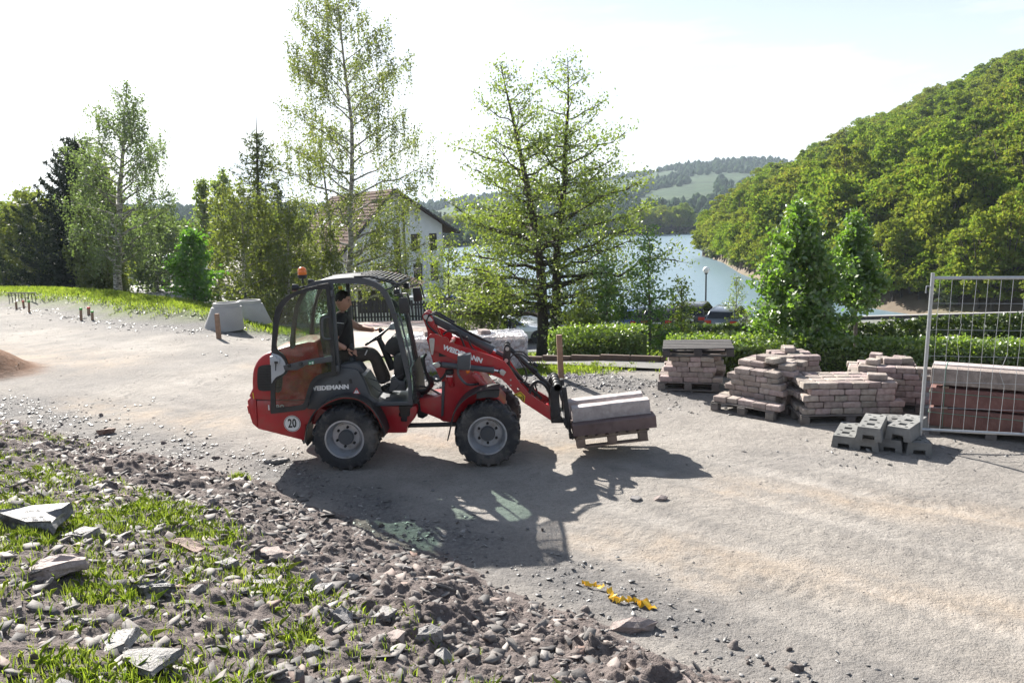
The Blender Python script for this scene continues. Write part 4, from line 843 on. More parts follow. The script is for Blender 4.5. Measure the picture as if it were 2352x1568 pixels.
# headlamps on bent stalks
for (yy, par) in ((YN - .08, 0), (YF + .08, 1)):
    Yt = YN - .08; dx = .0
    b = MB(); b.prism(tr('B', [(452, 524), (557, 513), (550, 640), (452, 636)], Yt), yy - .075, yy + .075); hl = lpart(b, 'headlamp', GREY, LD, 30, .012)
    p_ = t1('B', 551, 578, Yt); b = MB(); b.prism(tr('B', [(549, 535), (553, 530), (556, 560), (553, 622), (548, 630)], Yt), yy - .06, yy + .06); lpart(b, 'lamp_glass', LENS, hl)
    b = MB(); b.prism(tr('B', [(515, 640), (548, 640), (546, 662), (530, 672), (518, 660)], Yt), yy - .04, yy + .04); lpart(b, 'indicator', ORANGE, hl, 30, .006)
    b = MB(); b.tube(catmull([Vector((p.x, yy if i < 4 else (A0 if not par else A2), p.z)) for i, p in enumerate([t1('B', 455, 600, Yt), t1('B', 455, 640, Yt), t1('B', 462, 690, Yt), t1('B', 520, 755, Yt), t1('B', 575, 800, Yt), t1('B', 605, 795, Yt)])], 4), .015, 8); lpart(b, 'lamp_stalk', GREY, hl)
# fuel filler
p_ = t1('B', 388, 690, A0); yb = A0 + .02
b = MB(); b.tube(catmull([(p_.x + .02, yb + .05, p_.z - .13), (p_.x + .005, yb, p_.z - .08), (p_.x, yb - .01, p_.z + .02)], 4), .04, 12); ff = lpart(b, 'fuel_filler', RED, LD, 40)
b = MB(); b.lathe([(.045, 0), (.05, .01), (.05, .05), (.04, .06), (0, .06)], (p_.x, yb - .01, p_.z + .015), 'Z', 16); lpart(b, 'fuel_cap', BLK, ff, 40)
text('fuel_lettering', 'Diesel', .03, WHT, ff, yface(p_.x, p_.z + .0, yb - .054), bold=.001)
# hoses
def hose(c, pts, Ys, r, name='hydraulic_hose', m=BLK):
    P = [t1(c, x, y, (Ys if not isinstance(Ys, (list, tuple)) else Ys[i])) for i, (x, y) in enumerate(pts)]
    b = MB(); b.tube(catmull(P, 6), r, 8); return lpart(b, name, m, LD, 60)
hose('N', [(420, 480), (330, 410), (250, 320), (235, 240), (290, 160), (400, 155), (520, 220), (800, 380), (1100, 530), (1290, 630)], YC - .13, .012)
hose('N', [(330, 130), (400, 120), (480, 155), (560, 210), (700, 280)], YC - .05, .014)
hose('N', [(520, 220), (800, 385), (1100, 545), (1300, 620)], YC - .09, .014)
hose('N', [(500, 490), (560, 440), (640, 430), (740, 450), (810, 560), (860, 680), (900, 740)], YC - .14, .012)
hose('N', [(900, 520), (950, 640), (1000, 720), (1060, 760)], YC - .12, .011)
for k in range(5):
    o = k * 14
    hose('N', [(230 - o * .4, 800 + o), (190 - o * .6, 880), (200, 1000 + o), (240 + o * .4, 1180), (280 + o, 1300), (220, 1390 + o), (100, 1410 + o), (20, 1400 + o)], YC - .16 + .045 * k, .016)
hose('N', [(550, 1120), (500, 1190), (430, 1250), (360, 1240), (300, 1180)], A0 + .02, .014)
hose('N', [(60, 1330), (250, 1360), (400, 1440), (500, 1500)], YC - .1, .012)
hose('B', [(860, 600), (860, 560), (900, 520), (960, 530), (1020, 580), (1045, 630)], YC - .1, .009)
hose('B', [(905, 500), (960, 505), (1000, 540), (1060, 600)], YC + .05, .009)
hose('B', [(855, 590), (880, 650), (940, 740), (990, 720), (985, 650), (930, 560)], YC - .13, .009)
hose('B', [(870, 540), (850, 600), (900, 690), (985, 745), (1040, 770), (1055, 840), (1060, 880)], YC - .06, .009)
hose('B', [(1010, 880), (1020, 800), (1050, 745), (1100, 740), (1150, 780), (1180, 850), (1185, 920)], [YC - .1] * 7, .020)
hose('B', [(1045, 870), (1075, 820), (1060, 760), (1090, 735)], YC - .04, .010)
for (bx, by) in ((1060, 603), (1058, 645)):
    b = MB(); b.tube([t1('B', bx - 18, by - 14, YC - .03), t1('B', bx + 18, by + 12, YC - .03)], .022, 8); lpart(b, 'coupling', BLK)
# -- fork carriage (tilted back with the load)
TILT = rad(5.2)
car = [(1182, 905), (1180, 800), (1195, 770), (1225, 780), (1245, 800), (1252, 900), (1262, 1005), (1292, 1062), (1186, 1062), (1180, 1000)]
for y0 in (A0 - .02, A2 + .0): prismpart('carriage_plate', 'B', car, y0, y0 + .045, STEEL, bevel=.005, Yt=A0 - .02)
p_ = t1('B', 1222, 740, YC); b = MB(); b.tube([(p_.x, A0 - .06, p_.z), (p_.x, A3 + .06, p_.z)], .040, 16); cr_ = lpart(b, 'quick_hitch_tube', STEEL, LD, 40)
for yy in np.linspace(A0 - .06, A3 + .03, 5):
    b = MB(); b.lathe([(.052, 0), (.052, .022)], (p_.x, yy, p_.z), 'Y', 16); lpart(b, 'collar', BLK, cr_, 40)
for (bx, by) in ((1205, 1040), (1250, 1012), (1218, 805)):
    q = t1('B', bx, by, A0 - .02); b = MB(); b.lathe([(.02, 0), (.02, -.016), (0, -.018)], (q.x, A0 - .02, q.z), 'Y', 10); lpart(b, 'bolt', STEEL)
FT_ = t1('B', 1290, 785, A0 - .02); FB_ = t1('B', 1345, 1180, A0 - .02)
for yy in (A0 + .02, A2 - .06):
    up_ = tr('B', [(1275, 780), (1304, 779), (1318, 890), (1333, 1010), (1342, 1120), (1362, 1178), (1358, 1193), (1335, 1180), (1324, 1140), (1318, 1105), (1296, 1100), (1290, 1000)], A0 - .02)
    b = MB(); b.prism(up_, yy - .05, yy + .05); fk = lpart(b, 'fork', STEEL, LD, 30, .004)
for zz in (850, 1040):
    q = t1('B', 1285 + (zz - 850) * .13, zz, A0); b = MB(); b.box((q.x - .03, YC, q.z), (.035, A3 - A0 + .16, .08), M=Matrix.Rotation(-rad(8), 3, 'Y')); lpart(b, 'carriage_bar', STEEL, LD, 30, .004)

# ------------------------------------------------------------------ load: pallet and kerb stones, in the tilted frame of the forks
LY = YN + .03                               # near edge of the load
lo0 = t1('O', 940, 1300, LY)                # near, heel end, underside of the pallet boards
RL = Matrix.Rotation(-TILT, 3, 'Y')         # +X tilts up
def lpos(x, y, z): return RL @ Vector((x, y, z)) + Vector((lo0.x, LY, lo0.z))
def lbox(name, c, d, m, parent, bevel=.004, seg=1):
    b = MB(); b.box(lpos(*c), d, M=RL); return b.build(name, m, parent, 30, bevel, seg=seg)
# fork tines under the deck
for yy in (A0 + .02 - LY, A2 - .06 - LY):
    b = MB(); b.prism([(0, 0), (0, .045), (.98, .014), (.98, 0)], -.05, .05, mp=lambda u, v, w_, yy=yy: lpos(u - .055, yy + w_, v - .012)); b.build('fork_tine', STEEL, LD, 30, .003)
pal = thing('pallet', 'raw wooden pallet lifted on the loader forks under kerb stones', 'pallet', tuple(lpos(.42, .4, -.09)))
def pallet_into(P, root, Lx, Wy, m, z0=0, top=True):
    """P(x,y,z)->world, matrix RM; boards along y at top; deck top at z0"""
    pass
WX = .86; WY = .80
for k in range(7): lbox('deck_board', (.02 + WX * (k + .5) / 7, WY / 2, .050), (WX / 7 * .72, WY, .02), WOOD, pal)
for yy in (.05, WY / 2, WY - .05): lbox('bearer_board', (WX / 2 + .02, yy, .030), (WX, .10, .02), WOOD, pal)
for xx in (.07, WX / 2 + .02, WX - .04):
    for yy in (.05, WY / 2, WY - .05): lbox('block', (xx, yy, -.03), (.11, .10, .096), WOOD, pal)
for yy in (.05, WY / 2, WY - .05): lbox('skid_board', (WX / 2 + .02, yy, -.088), (WX, .09, .018), WOOD, pal)
# stones: cut long prisms with chipped edges
def stone(name, c, d, m, label, grp='kerb stones carried on the forks', b=.012):
    o = MB(); nseg = 9; X = np.linspace(-d[0] / 2, d[0] / 2, nseg); rg = np.random.RandomState(int(abs(c[0] * 991 + c[1] * 577 + c[2] * 131) * 10) % 9999)
    pr = [(-d[1] / 2, -d[2] / 2), (d[1] / 2, -d[2] / 2), (d[1] / 2, d[2] / 2 - b), (d[1] / 2 - b, d[2] / 2), (-d[1] / 2 + b, d[2] / 2), (-d[1] / 2, d[2] / 2 - b)]
    v = []; k = len(pr)
    for i, x in enumerate(X):
        for (a, e) in pr: v.append(Vector((x, a + rg.uniform(-.003, .003), e + rg.uniform(-.003, .003))))
    f = [(i * k + j, i * k + (j + 1) % k, (i + 1) * k + (j + 1) % k, (i + 1) * k + j) for i in range(nseg - 1) for j in range(k)] + [tuple(range(k)), tuple((nseg - 1) * k + j for j in range(k - 1, -1, -1))]
    loc = lpos(*c); o.add([RL @ q + loc for q in v], f); ob = o.build(name, m, None, 30, 0, origin=loc)
    return tag(ob, label, 'kerb stone', grp)
SL = 1.0
stone('kerb_stone', (SL / 2 - .01, .13, .132), (SL, .28, .14), DARKST, 'dark brown kerb stone, lowest on the raised pallet, facing outward')
stone('kerb_stone', (SL / 2 - .015, .52, .132), (SL, .28, .14), DARKST, 'dark kerb stone behind the brown one on the raised pallet')
stone('kerb_stone', (SL / 2 - .02, .20, .291), (.94, .17, .172), SANDS, 'pale pink kerb stone lying in front on the upper layer of the raised load')
stone('kerb_stone', (SL / 2 - .04, .54, .291), (.93, .17, .172), SANDS, 'pale kerb stone lying at the back of the upper layer of the raised load')

# ------------------------------------------------------------------ the driver
def skinmesh(V_, E_, Rr, root=0, sub=2):
    me = bpy.data.meshes.new('tmp'); me.from_pydata([tuple(v) for v in V_], E_, []); o = bpy.data.objects.new('tmp', me); COL.objects.link(o)
    m = o.modifiers.new('s', 'SKIN'); m.use_smooth_shade = True; s2 = o.modifiers.new('d', 'SUBSURF'); s2.levels = sub; s2.render_levels = sub
    for i, r in enumerate(Rr): me.skin_vertices[0].data[i].radius = r if isinstance(r, tuple) else (r, r)
    me.skin_vertices[0].data[root].use_root = True
    dg = bpy.context.evaluated_depsgraph_get(); dg.update(); r = bpy.data.meshes.new_from_object(o.evaluated_get(dg))
    bpy.data.objects.remove(o); bpy.data.meshes.remove(me); return r
def mdata(me): return [v.co.copy() for v in me.vertices], [tuple(p.vertices) for p in me.polygons]
k = lambda x, y, Y: t1('K', x, y, Y)
DYC = YC - .04
pel = k(330, 1010, DYC); sp1 = k(340, 850, DYC); ch = k(370, 660, DYC); nk0 = k(365, 520, DYC); nk1 = k(375, 450, DYC)
shN = k(330, 570, DYC - .19); elN = k(270, 850, DYC - .25); wrN = k(430, 925, DYC - .22); haN = k(490, 945, DYC - .21)
shF = k(400, 560, DYC + .19); elF = k(585, 660, DYC + .26); wrF = k(775, 690, DYC + .16); haF = k(830, 672, DYC + .12)
hpN = k(350, 1040, DYC - .10); hpF = k(350, 1030, DYC + .10); knN = k(770, 985, DYC - .14); knF = k(760, 960, DYC + .13)
anN = k(900, 1370, DYC - .12); anF = k(950, 1345, DYC + .12); toN = k(1010, 1430, DYC - .13); toF = k(1050, 1400, DYC + .13)
person = thing('person', 'driver in dark work clothes steering the red loader', 'person', tuple(pel))
Vb = [pel, sp1, ch, nk0, nk1, shN, elN, wrN, shF, elF, wrF, hpN, knN, anN, hpF, knF, anF]
Eb = [(0, 1), (1, 2), (2, 3), (3, 4), (3, 5), (5, 6), (6, 7), (3, 8), (8, 9), (9, 10), (0, 11), (11, 12), (12, 13), (0, 14), (14, 15), (15, 16)]
Rb = [(.13, .12), (.12, .11), (.14, .12), .075, .058, .062, .044, .030, .062, .044, .030, .085, .062, .045, .085, .062, .045]
bv, bf = mdata(skinmesh(Vb, Eb, Rb))
B = MB(); B.add(bv, bf)
# head, facing +X and bent down a little
hc = k(378, 330, DYC); HM = Matrix.Translation(hc) @ Matrix.Rotation(rad(-14), 4, 'Z') @ Matrix.Rotation(rad(9), 4, 'Y')
nu, nv = 28, 20; hv = []; 
for j in range(nv + 1):
    ph = math.pi * j / nv
    for i in range(nu):
        th = 2 * math.pi * i / nu; x, y, z = math.sin(ph) * math.cos(th), math.sin(ph) * math.sin(th), math.cos(ph)
        X, Y_, Z = x * .102, y * .078, z * .125
        if z < 0: X *= 1 - .10 * (-z); Y_ *= 1 - .22 * (-z)
        if z < -.1 and x < 0: X *= 1 - .35 * min(1, -z)
        fr = max(0, x) ** 3 * math.exp(-(y / .35) ** 2)
        X += fr * (.020 * math.exp(-((z + .12) / .17) ** 2) * math.exp(-(y / .17) ** 2) + .010 * math.exp(-((z - .16) / .10) ** 2) - .008 * math.exp(-((z - .04) / .07) ** 2) * (1 if abs(y) > .12 else .3) + .010 * math.exp(-((z + .48) / .08) ** 2) - .006 * math.exp(-((z + .58) / .05) ** 2) + .016 * math.exp(-((z + .80) / .13) ** 2))
        hv.append(HM @ Vector((X, Y_, Z)))
hf = [(j * nu + i, j * nu + (i + 1) % nu, (j + 1) * nu + (i + 1) % nu, (j + 1) * nu + i) for j in range(nv) for i in range(nu)]
B.add(hv, hf)
for s in (-1, 1):                       # nose and ears
    ev = [HM @ (Vector((-.012 + .018 * math.cos(a) * r - .004, s * (.074 + .012 * r * (1 if math.cos(a) < 0 else .3)), -.005 + .034 * math.sin(a) * r))) for r in (1., .55) for a in [2 * math.pi * i / 10 for i in range(10)]]
    ev2 = [HM @ Vector((-.010, s * .066, -.005))]
    B.add(ev + ev2, [(i, (i + 1) % 10, 10 + (i + 1) % 10, 10 + i) for i in range(10)] + [tuple(range(10, 20))] + [(i, 20, (i + 1) % 10) for i in range(10)])
nz_ = [HM @ Vector(q) for q in ((.098, -.010, .018), (.098, .010, .018), (.126, 0, -.022), (.108, -.019, -.034), (.108, .019, -.034), (.09, 0, -.036))]
B.add(nz_, [(0, 2, 1), (0, 3, 2), (1, 2, 4), (2, 3, 5), (2, 5, 4), (0, 5, 3), (0, 1, 5), (1, 4, 5)])
def hand(wr, palm, dirv, down, side, curl):
    d = dirv.normalized(); n = down.normalized(); s = d.cross(n).normalized() * side; out = []
    V_ = [wr, wr + d * .045, wr + d * .085]; E_ = [(0, 1), (1, 2)]; Rr = [(.026, .020), (.036, .018), (.038, .016)]
    out.append(mdata(skinmesh(V_, E_, Rr, 0, 1)))
    for i, (off, ln) in enumerate(((-.029, .070), (-.010, .080), (.010, .075), (.028, .060))):
        p0 = wr + d * .080 + s * off; a = curl * (1 + .08 * i); p = [p0]; dd = d
        for kk, fr in enumerate((.45, .32, .23)):
            aa = a * (kk + .6); p.append(p[-1] + (d * math.cos(aa) + n * math.sin(aa)) * ln * fr)
        out.append(mdata(skinmesh(p, [(0, 1), (1, 2), (2, 3)], [.0095, .009, .0082, .007], 0, 1)))
    p0 = wr + d * .03 - s * .03; p = [p0, p0 + (d * .6 - s * .6 + n * .3).normalized() * .035, p0 + (d * .8 - s * .4 + n * .5).normalized() * .068]
    out.append(mdata(skinmesh(p, [(0, 1), (1, 2)], [.012, .0105, .008], 0, 1)))
    return out
for hv_, hf_ in hand(wrN, haN, haN - wrN, Vector((.2, .55, -.75)), 1, .62) + hand(wrF, haF, (haF - wrF) + Vector((.02, 0, .0)), Vector((.25, -.3, -.9)), -1, .55): B.add(hv_, hf_)
def obj_from(name, vs, fs, m, parent, smooth=True):
    me = bpy.data.meshes.new(name); o_ = org(parent); me.from_pydata([tuple(Vector(v) - o_) for v in vs], [], fs)
    me.polygons.foreach_set('use_smooth', [True] * len(me.polygons)); return link(name, me, m, parent)
obj_from('body', B.v, B.f, SKIN, person)
eb = MB()
for s in (-1, 1):
    eb.add([HM @ Vector(q) for q in ((.094, s * .018, .034), (.088, s * .046, .034), (.087, s * .046, .041), (.094, s * .018, .042), (.100, s * .03, .038))], [(0, 1, 4), (1, 2, 4), (2, 3, 4), (3, 0, 4)])
    eb.lathe([(0, -.006), (.008, -.002), (.009, 0), (.008, .002), (0, .006)], HM @ Vector((.090, s * .032, .018)), 'Z', 8)
eb.build('brows_and_eyes', HAIR, person, 60)
# hair cap
hb = []; ids = {}
for j in range(0, 11):
    ph = math.pi * j / nv
    for i in range(nu):
        th = 2 * math.pi * i / nu; x, y, z = math.sin(ph) * math.cos(th), math.sin(ph) * math.sin(th), math.cos(ph)
        lim = 6.0 if math.cos(th) > .75 else (7.6 if math.cos(th) > .3 else (9.4 if math.cos(th) > -.05 else 11.5)); jj = min(j, lim) ; ph2 = math.pi * jj / nv
        x, y, z = math.sin(ph2) * math.cos(th), math.sin(ph2) * math.sin(th), math.cos(ph2)
        sc = 1.05 + .03 * math.sin(i * 2.3 + j * 1.7); hb.append(HM @ Vector((x * .102 * sc - .003, y * .079 * sc, z * .125 * (sc + .02))))
obj_from('hair', hb, [(j * nu + i, j * nu + (i + 1) % nu, (j + 1) * nu + (i + 1) % nu, (j + 1) * nu + i) for j in range(10) for i in range(nu)], HAIR, person)
# clothing
mN = shN.lerp(elN, .75); mF = shF.lerp(elF, .28)
vv, vf = mdata(skinmesh([pel + Vector((0, 0, .02)), sp1, ch, nk0 - Vector((.0, 0, .005)), shN, mN, shF, mF], [(0, 1), (1, 2), (2, 3), (3, 4), (4, 5), (3, 6), (6, 7)], [(.155, .15), (.150, .14), (.165, .15), (.092, .09), .085, .068, .085, .072])); obj_from('jacket', vv, vf, VEST, person)
co_ = MB(); cn = nk0.lerp(nk1, .35); co_.lathe([(.085, -.03), (.078, .025), (.07, .03), (.072, -.02)], cn, 'Z', 20); co_.build('collar', VEST, person, 60)
b = MB(); p_ = k(345, 600, DYC - .225); b.tube([k(292, 596, DYC - .262), k(345, 600, DYC - .262), k(395, 606, DYC - .235)], .0035, 5); b.build('reflective_trim', WHT, person)
vv, vf = mdata(skinmesh([pel, hpN, knN, anN, hpF, knF, anF], [(0, 1), (1, 2), (2, 3), (0, 4), (4, 5), (5, 6)], [(.150, .14), .108, .084, .070, .108, .084, .070])); obj_from('trousers', vv, vf, TROUS, person)
for an, to in ((anN, toN), (anF, toF)):
    hl_ = an + Vector((-.03, 0, -.09)); vv, vf = mdata(skinmesh([an, an + Vector((0, 0, -.06)), hl_.lerp(to, .5), to], [(0, 1), (1, 2), (2, 3)], [.055, .055, (.05, .04), (.045, .03)])); obj_from('boot', vv, vf, SHOE, person)
b = MB()
for i in range(5):
    q = k(684 - i * 6, 945 + i * 13, DYC - .255); b.box((q.x, q.y, q.z), (.012, .004, .008))
b.build('trouser_print', WHT, person)
# ------------------------------------------------------------------ paver stacks
rng = random.Random(5)
def gq(c, x, y, z=0.): return Vector(gz(*vpx(c, (x, y)), z))
def frame(a, b):
    ex = (b - a); ex.z = 0; w_ = ex.length; ex.normalize(); ey = Vector((-ex.y, ex.x, 0)); return ex, ey, w_, math.atan2(ex.y, ex.x)
PVM = []
for (lx, ly) in ((.165, .165), (.205, .165), (.245, .165)):
    for v in range(4):
        b = MB(); b.box((0, 0, 0), (lx, ly, .082)); o = b.build('paver', PAVER, None, 30, .010, seg=1); me = o.data
        r2 = np.random.RandomState(v * 7 + int(lx * 1000))
        for q in me.vertices: q.co += Vector(r2.uniform(-.004, .004, 3))
        bpy.data.objects.remove(o); PVM.append((lx, me))
def paver(parent, x, y, z, rz, size=None, tilt=(0, 0), long_=False):
    c = [m for m in PVM if size is None or m[0] == size]; lx, me = rng.choice(c)
    o = bpy.data.objects.new('paver', me); COL.objects.link(o); o.parent = parent; o.location = Vector((x, y, z)) - org(parent); o.rotation_euler = (tilt[0], tilt[1], rz + (math.pi if rng.random() < .5 else 0)); return o
def woodpallet(a, ex, ey, rz, w_, d_, z0, label, m=WOODG, grp='pallets under the paver stacks', tilt=0., name='pallet'):
    c = a + ex * w_ / 2 + ey * d_ / 2; root = thing(name, label, 'pallet', (c.x, c.y, z0), grp); R3 = Matrix.Rotation(rz, 3, 'Z') @ Matrix.Rotation(tilt, 3, 'Y')
    def bx(nm, cc, dd):
        b = MB(); b.box(R3 @ Vector(cc) + Vector((c.x, c.y, z0)), (dd[0], dd[1], dd[2]), M=R3); b.build(nm, m, root, 30, .003)
    for i in range(3): bx('skid_board', (0, (-.5 + i / 2) * (d_ - .1), .011), (w_, .1, .02))
    for i in range(3):
        for j in range(3): bx('block', ((-.5 + j / 2) * (w_ - .12), (-.5 + i / 2) * (d_ - .1), .060), (.12, .1, .076))
    for j in range(3): bx('cross_board', ((-.5 + j / 2) * (w_ - .12), 0, .109), (.12, d_, .02))
    for i in range(6): bx('deck_board', (0, (-.5 + (i + .5) / 6) * d_, .131), (w_, d_ / 6 * .78, .02))
    return root
def pstack(a, b, depth, layers, label, plabel, setback=None, jit=.012, ragged=.0, loose=0, hh=.084, z0=None, holes=.0):
    ex, ey, w_, rz = frame(a, b); z0 = float(H0(a.x, a.y)) if z0 is None else z0
    woodpallet(a - ey * .02, ex, ey, rz, w_, depth, z0, plabel)
    c = a + ex * w_ / 2 + ey * depth / 2; root = thing('paver_stack', label, 'paver stack', (c.x, c.y, z0 + .142), 'stacks of paving stones')
    ny = max(3, int(depth / .168))
    for k in range(layers):
        sb = setback(k) if setback else (0, 0, 0); xl, xr, yf = sb
        rows = [i for i in range(ny) if i >= yf]
        for i in rows:
            per = (i == rows[0] or i == rows[-1]); top = k >= layers - (2 if setback else 1) or (setback is not None and i <= rows[0] + 1)
            x = xl * .18 + rng.uniform(0, .05) + (.09 if k % 2 else 0); xs = []
            while x < w_ - xr * .18 - .10:
                sz = rng.choice((.165, .205, .205, .245)); xs.append((x + sz / 2, sz)); x += sz + .004
            for q, (xc, sz) in enumerate(xs):
                if not (per or top or q in (0, len(xs) - 1)): continue
                if k == layers - 1 and rng.random() < ragged: continue
                p = a + ex * (xc + rng.uniform(-.004, .004)) + ey * ((i + .5) * depth / ny + rng.uniform(-jit, jit))
                paver(root, p.x, p.y, z0 + .142 + (k + .5) * hh, rz + rng.uniform(-.04, .04), sz)
    for i in range(loose):
        sb = setback(layers - 1) if setback else (0, 0, 0); p = a + ex * rng.uniform(sb[0] * .18 + .2, w_ - sb[1] * .18 - .2) + ey * rng.uniform(sb[2] * depth / ny + .12, depth - .12); paver(root, p.x, p.y, z0 + .142 + (layers + .5) * hh - .002, rz + rng.uniform(-.4, .4))
    return root, a, ex, ey, w_, rz, z0
GA = gq('P', 235, 648), gq('P', 960, 672)
st = pstack(*GA, .85, 5, 'paver stack with an old dark pallet lying on top', 'pallet under the paver stack topped by a dark pallet', setback=lambda k: (k * .22, 0, 0), jit=.014)
ex, ey = st[2], st[3]
woodpallet(GA[0] + ex * .06 - ey * .02, ex, ey, st[5] + .05, 1.12, .9, st[6] + .142 + 5 * .084 + .004, 'dark weathered pallet lying on a paver stack', WOODD, None, tilt=-.02)
pstack(gq('P', 865, 850), gq('P', 1600, 985), .95, 7, 'tall stepped paver stack leaning back beside the raised load', 'pallet under the tall stepped paver stack', setback=lambda k: (k * .15, k * .03, k * .20), jit=.018, ragged=.15, loose=4)
pstack(Vector((float(ray(1800, 850)[0]) * 12.0, 12.0, 0)), Vector((float(ray(1915, 850)[0]) * 12.0, 12.0, 0)), .9, 5, 'paver stack behind the tall stepped one by the hornbeam', 'pallet under the stack by the hornbeam', setback=lambda k: (0, k * .3, k * .2), ragged=.25, loose=3)
pstack(gq('Q', 95, 1200), gq('Q', 835, 1192), .8, 5, 'neat low paver stack behind the concrete fence feet', 'pallet under the neat low paver stack', jit=.005, hh=.088, loose=1, ragged=.04)
pstack(gq('Q', 400, 1085), gq('Q', 1010, 1120), .9, 6, 'paver stack with loose stones on top beside the fence post', 'pallet under the paver stack beside the fence post', setback=lambda k: (k * .1, 0, 0), ragged=.45, loose=6, hh=.086)
for (x, y) in ((1110, 900), (640, 812), (1050, 915)):
    q = gq('P', x, y + 10)
# ------------------------------------------------------------------ film-wrapped packs behind the machine
def wrapped(a, b, depth, layers, label, topstone):
    ex, ey, w_, rz = frame(a, b); z0 = float(H0(a.x, a.y)); c = a + ex * w_ / 2 + ey * depth / 2
    root = thing('wrapped_paver_pack', label, 'paver pack', (c.x, c.y, z0), 'film-wrapped paver packs')
    hh = .115; nxp = max(3, int(w_ / .2)); nyp = max(3, int(depth / .2))
    b = MB(); b.box((0, 0, 0), (w_ / nxp * .97, depth / nyp * .97, hh * .96)); o = b.build('paver', PAVER, None, 30, .014); me = o.data; bpy.data.objects.remove(o)
    for k in range(layers):
        for i in range(nxp):
            for j in range(nyp):
                if not (i in (0, nxp - 1) or j in (0, nyp - 1) or k == layers - 1): continue
                p = a + ex * (w_ * (i + .5) / nxp) + ey * (depth * (j + .5) / nyp); o = bpy.data.objects.new('paver', me); COL.objects.link(o); o.parent = root
                o.location = Vector((p.x + rng.uniform(-.01, .01), p.y + rng.uniform(-.01, .01), z0 + .05 + (k + .5) * hh)) - Vector(root.location); o.rotation_euler = (0, 0, rz)
    b = MB()
    for i in range(3): p = a + ex * w_ / 2 + ey * depth * (.1 + .4 * i); b.box((p.x, p.y, z0 + .025), (w_, .1, .05), rz)
    b.build('skid', WOODG, root)
    # film: shell with folds
    n = 26; hz = layers * hh + .07; V_ = []; F_ = []
    prof = [(.01, 1.012), (.12, 1.03), (.3, 1.02), (.5, 1.03), (.7, 1.02), (.9, 1.03), (1.0, 1.02), (1.03, .8), (1.025, .45), (1.03, .15)]
    for (h, s) in prof:
        for i in range(n * 4):
            sd, t = divmod(i, n); t = t / n - .5; u, v = [(t, -.5), (.5, t), (-t, .5), (-.5, -t)][sd]
            q = a + ex * w_ * (.5 + u * s) + ey * depth * (.5 + v * s); V_.append((q.x + rng.uniform(-.012, .012), q.y + rng.uniform(-.012, .012), z0 + .03 + hz * h + (rng.uniform(-.012, .02) if h >= 1 else 0)))
    m_ = n * 4
    for r in range(len(prof) - 1):
        for i in range(m_): F_.append((r * m_ + i, r * m_ + (i + 1) % m_, (r + 1) * m_ + (i + 1) % m_, (r + 1) * m_ + i))
    F_.append(tuple((len(prof) - 1) * m_ + i for i in range(m_)))
    b = MB(); b.add(V_, F_); b.build('film', FILM, root, 20)
    if topstone:
        p = a + ex * w_ * topstone[0] + ey * depth * .35; o = bpy.data.objects.new('paver', me); COL.objects.link(o); o.parent = root; o.location = Vector((p.x, p.y, z0 + .06 + layers * hh + hh * .8)) - Vector(root.location); o.rotation_euler = (.05, .08, rz + .3)
wrapped(Vector(gz(928, 860)), Vector(gz(1052, 858)), .95, 5, 'film-wrapped paver pack seen between cab and lift arm', (.45,))
wrapped(Vector(gz(1086, 858)), Vector(gz(1212, 852)), .95, 5, 'film-wrapped paver pack under the tilt cylinder near the alder trunks', (.25,))
# ------------------------------------------------------------------ stakes
def stake(px, py, top, wpx, label, m=STAKE, tip=None, lean=0., grp='survey stakes', d=None):
    b0 = hit(px, py); dist = b0.y; s = dist / 1720.; h = (py - top) * s; w_ = wpx * s
    b = MB(); P = [(-w_ / 2, -w_ / 2), (w_ / 2, -w_ / 2), (w_ / 2, w_ / 2), (-w_ / 2, w_ / 2)]
    v = [(b0.x + x * f_ + lean * z, b0.y + y * f_, b0.z + z) for (z, f_) in ((-.1, 1), (0, 1), (h * .97, .97), (h, .9)) for x, y in P]
    f = [(i * 4 + j, i * 4 + (j + 1) % 4, i * 4 + 4 + (j + 1) % 4, i * 4 + 4 + j) for i in range(3) for j in range(4)] + [(3, 2, 1, 0), (12, 13, 14, 15)]
    b.add(v, f); root = thing('stake', label, 'stake', tuple(b0), grp); b.build('post', m, root, 30, .004)
    if tip:
        b = MB(); e = .004; v = [(b0.x + x * 1.08 + lean * z, b0.y + y * 1.08, b0.z + z) for z in (h * .84, h * 1.01) for x, y in P]; b.add(v, [(0, 1, 5, 4), (1, 2, 6, 5), (2, 3, 7, 6), (3, 0, 4, 7), (4, 5, 6, 7)]); b.build('painted_tip', tip, root)
TIPR = mat('red_spray', (.55, .05, .04), .7); TIPG = mat('green_spray', (.10, .40, .08), .7)
stake(1289, 872, 768, 13, 'broad raw wooden stake standing in the slate heap', lean=-.03, grp=None)
stake(503, 778, 721, 9, 'wooden stake in front of the concrete shaft cones', grp=None)
def c5(x, y): return x / 2.045 * .57422, (1050 + y / 2.045) * .57422
for (x, y, t, w_, tp, lb) in ((665, 475, 375, 4.5, TIPG, 'green-tipped stake on the verge left of the red-tipped pair'), (727, 440, 366, 5, TIPR, 'red-tipped stake beside slates on the grass verge'), (757, 475, 398, 4.5, TIPG, 'green-tipped stake beside slates next to the red-tipped one'),
                              (136, 382, 322, 3.5, None, 'bare stake at the far end of the verge'), (196, 372, 312, 3.5, TIPR, 'red-tipped stake near the wooden rail'), (240, 408, 312, 3.5, TIPG, 'green-tipped stake near the wooden rail')):
    a_ = c5(x, y); stake(a_[0], a_[1], c5(x, t)[1], w_, lb, STAKE, tp, rng.uniform(-.05, .08))
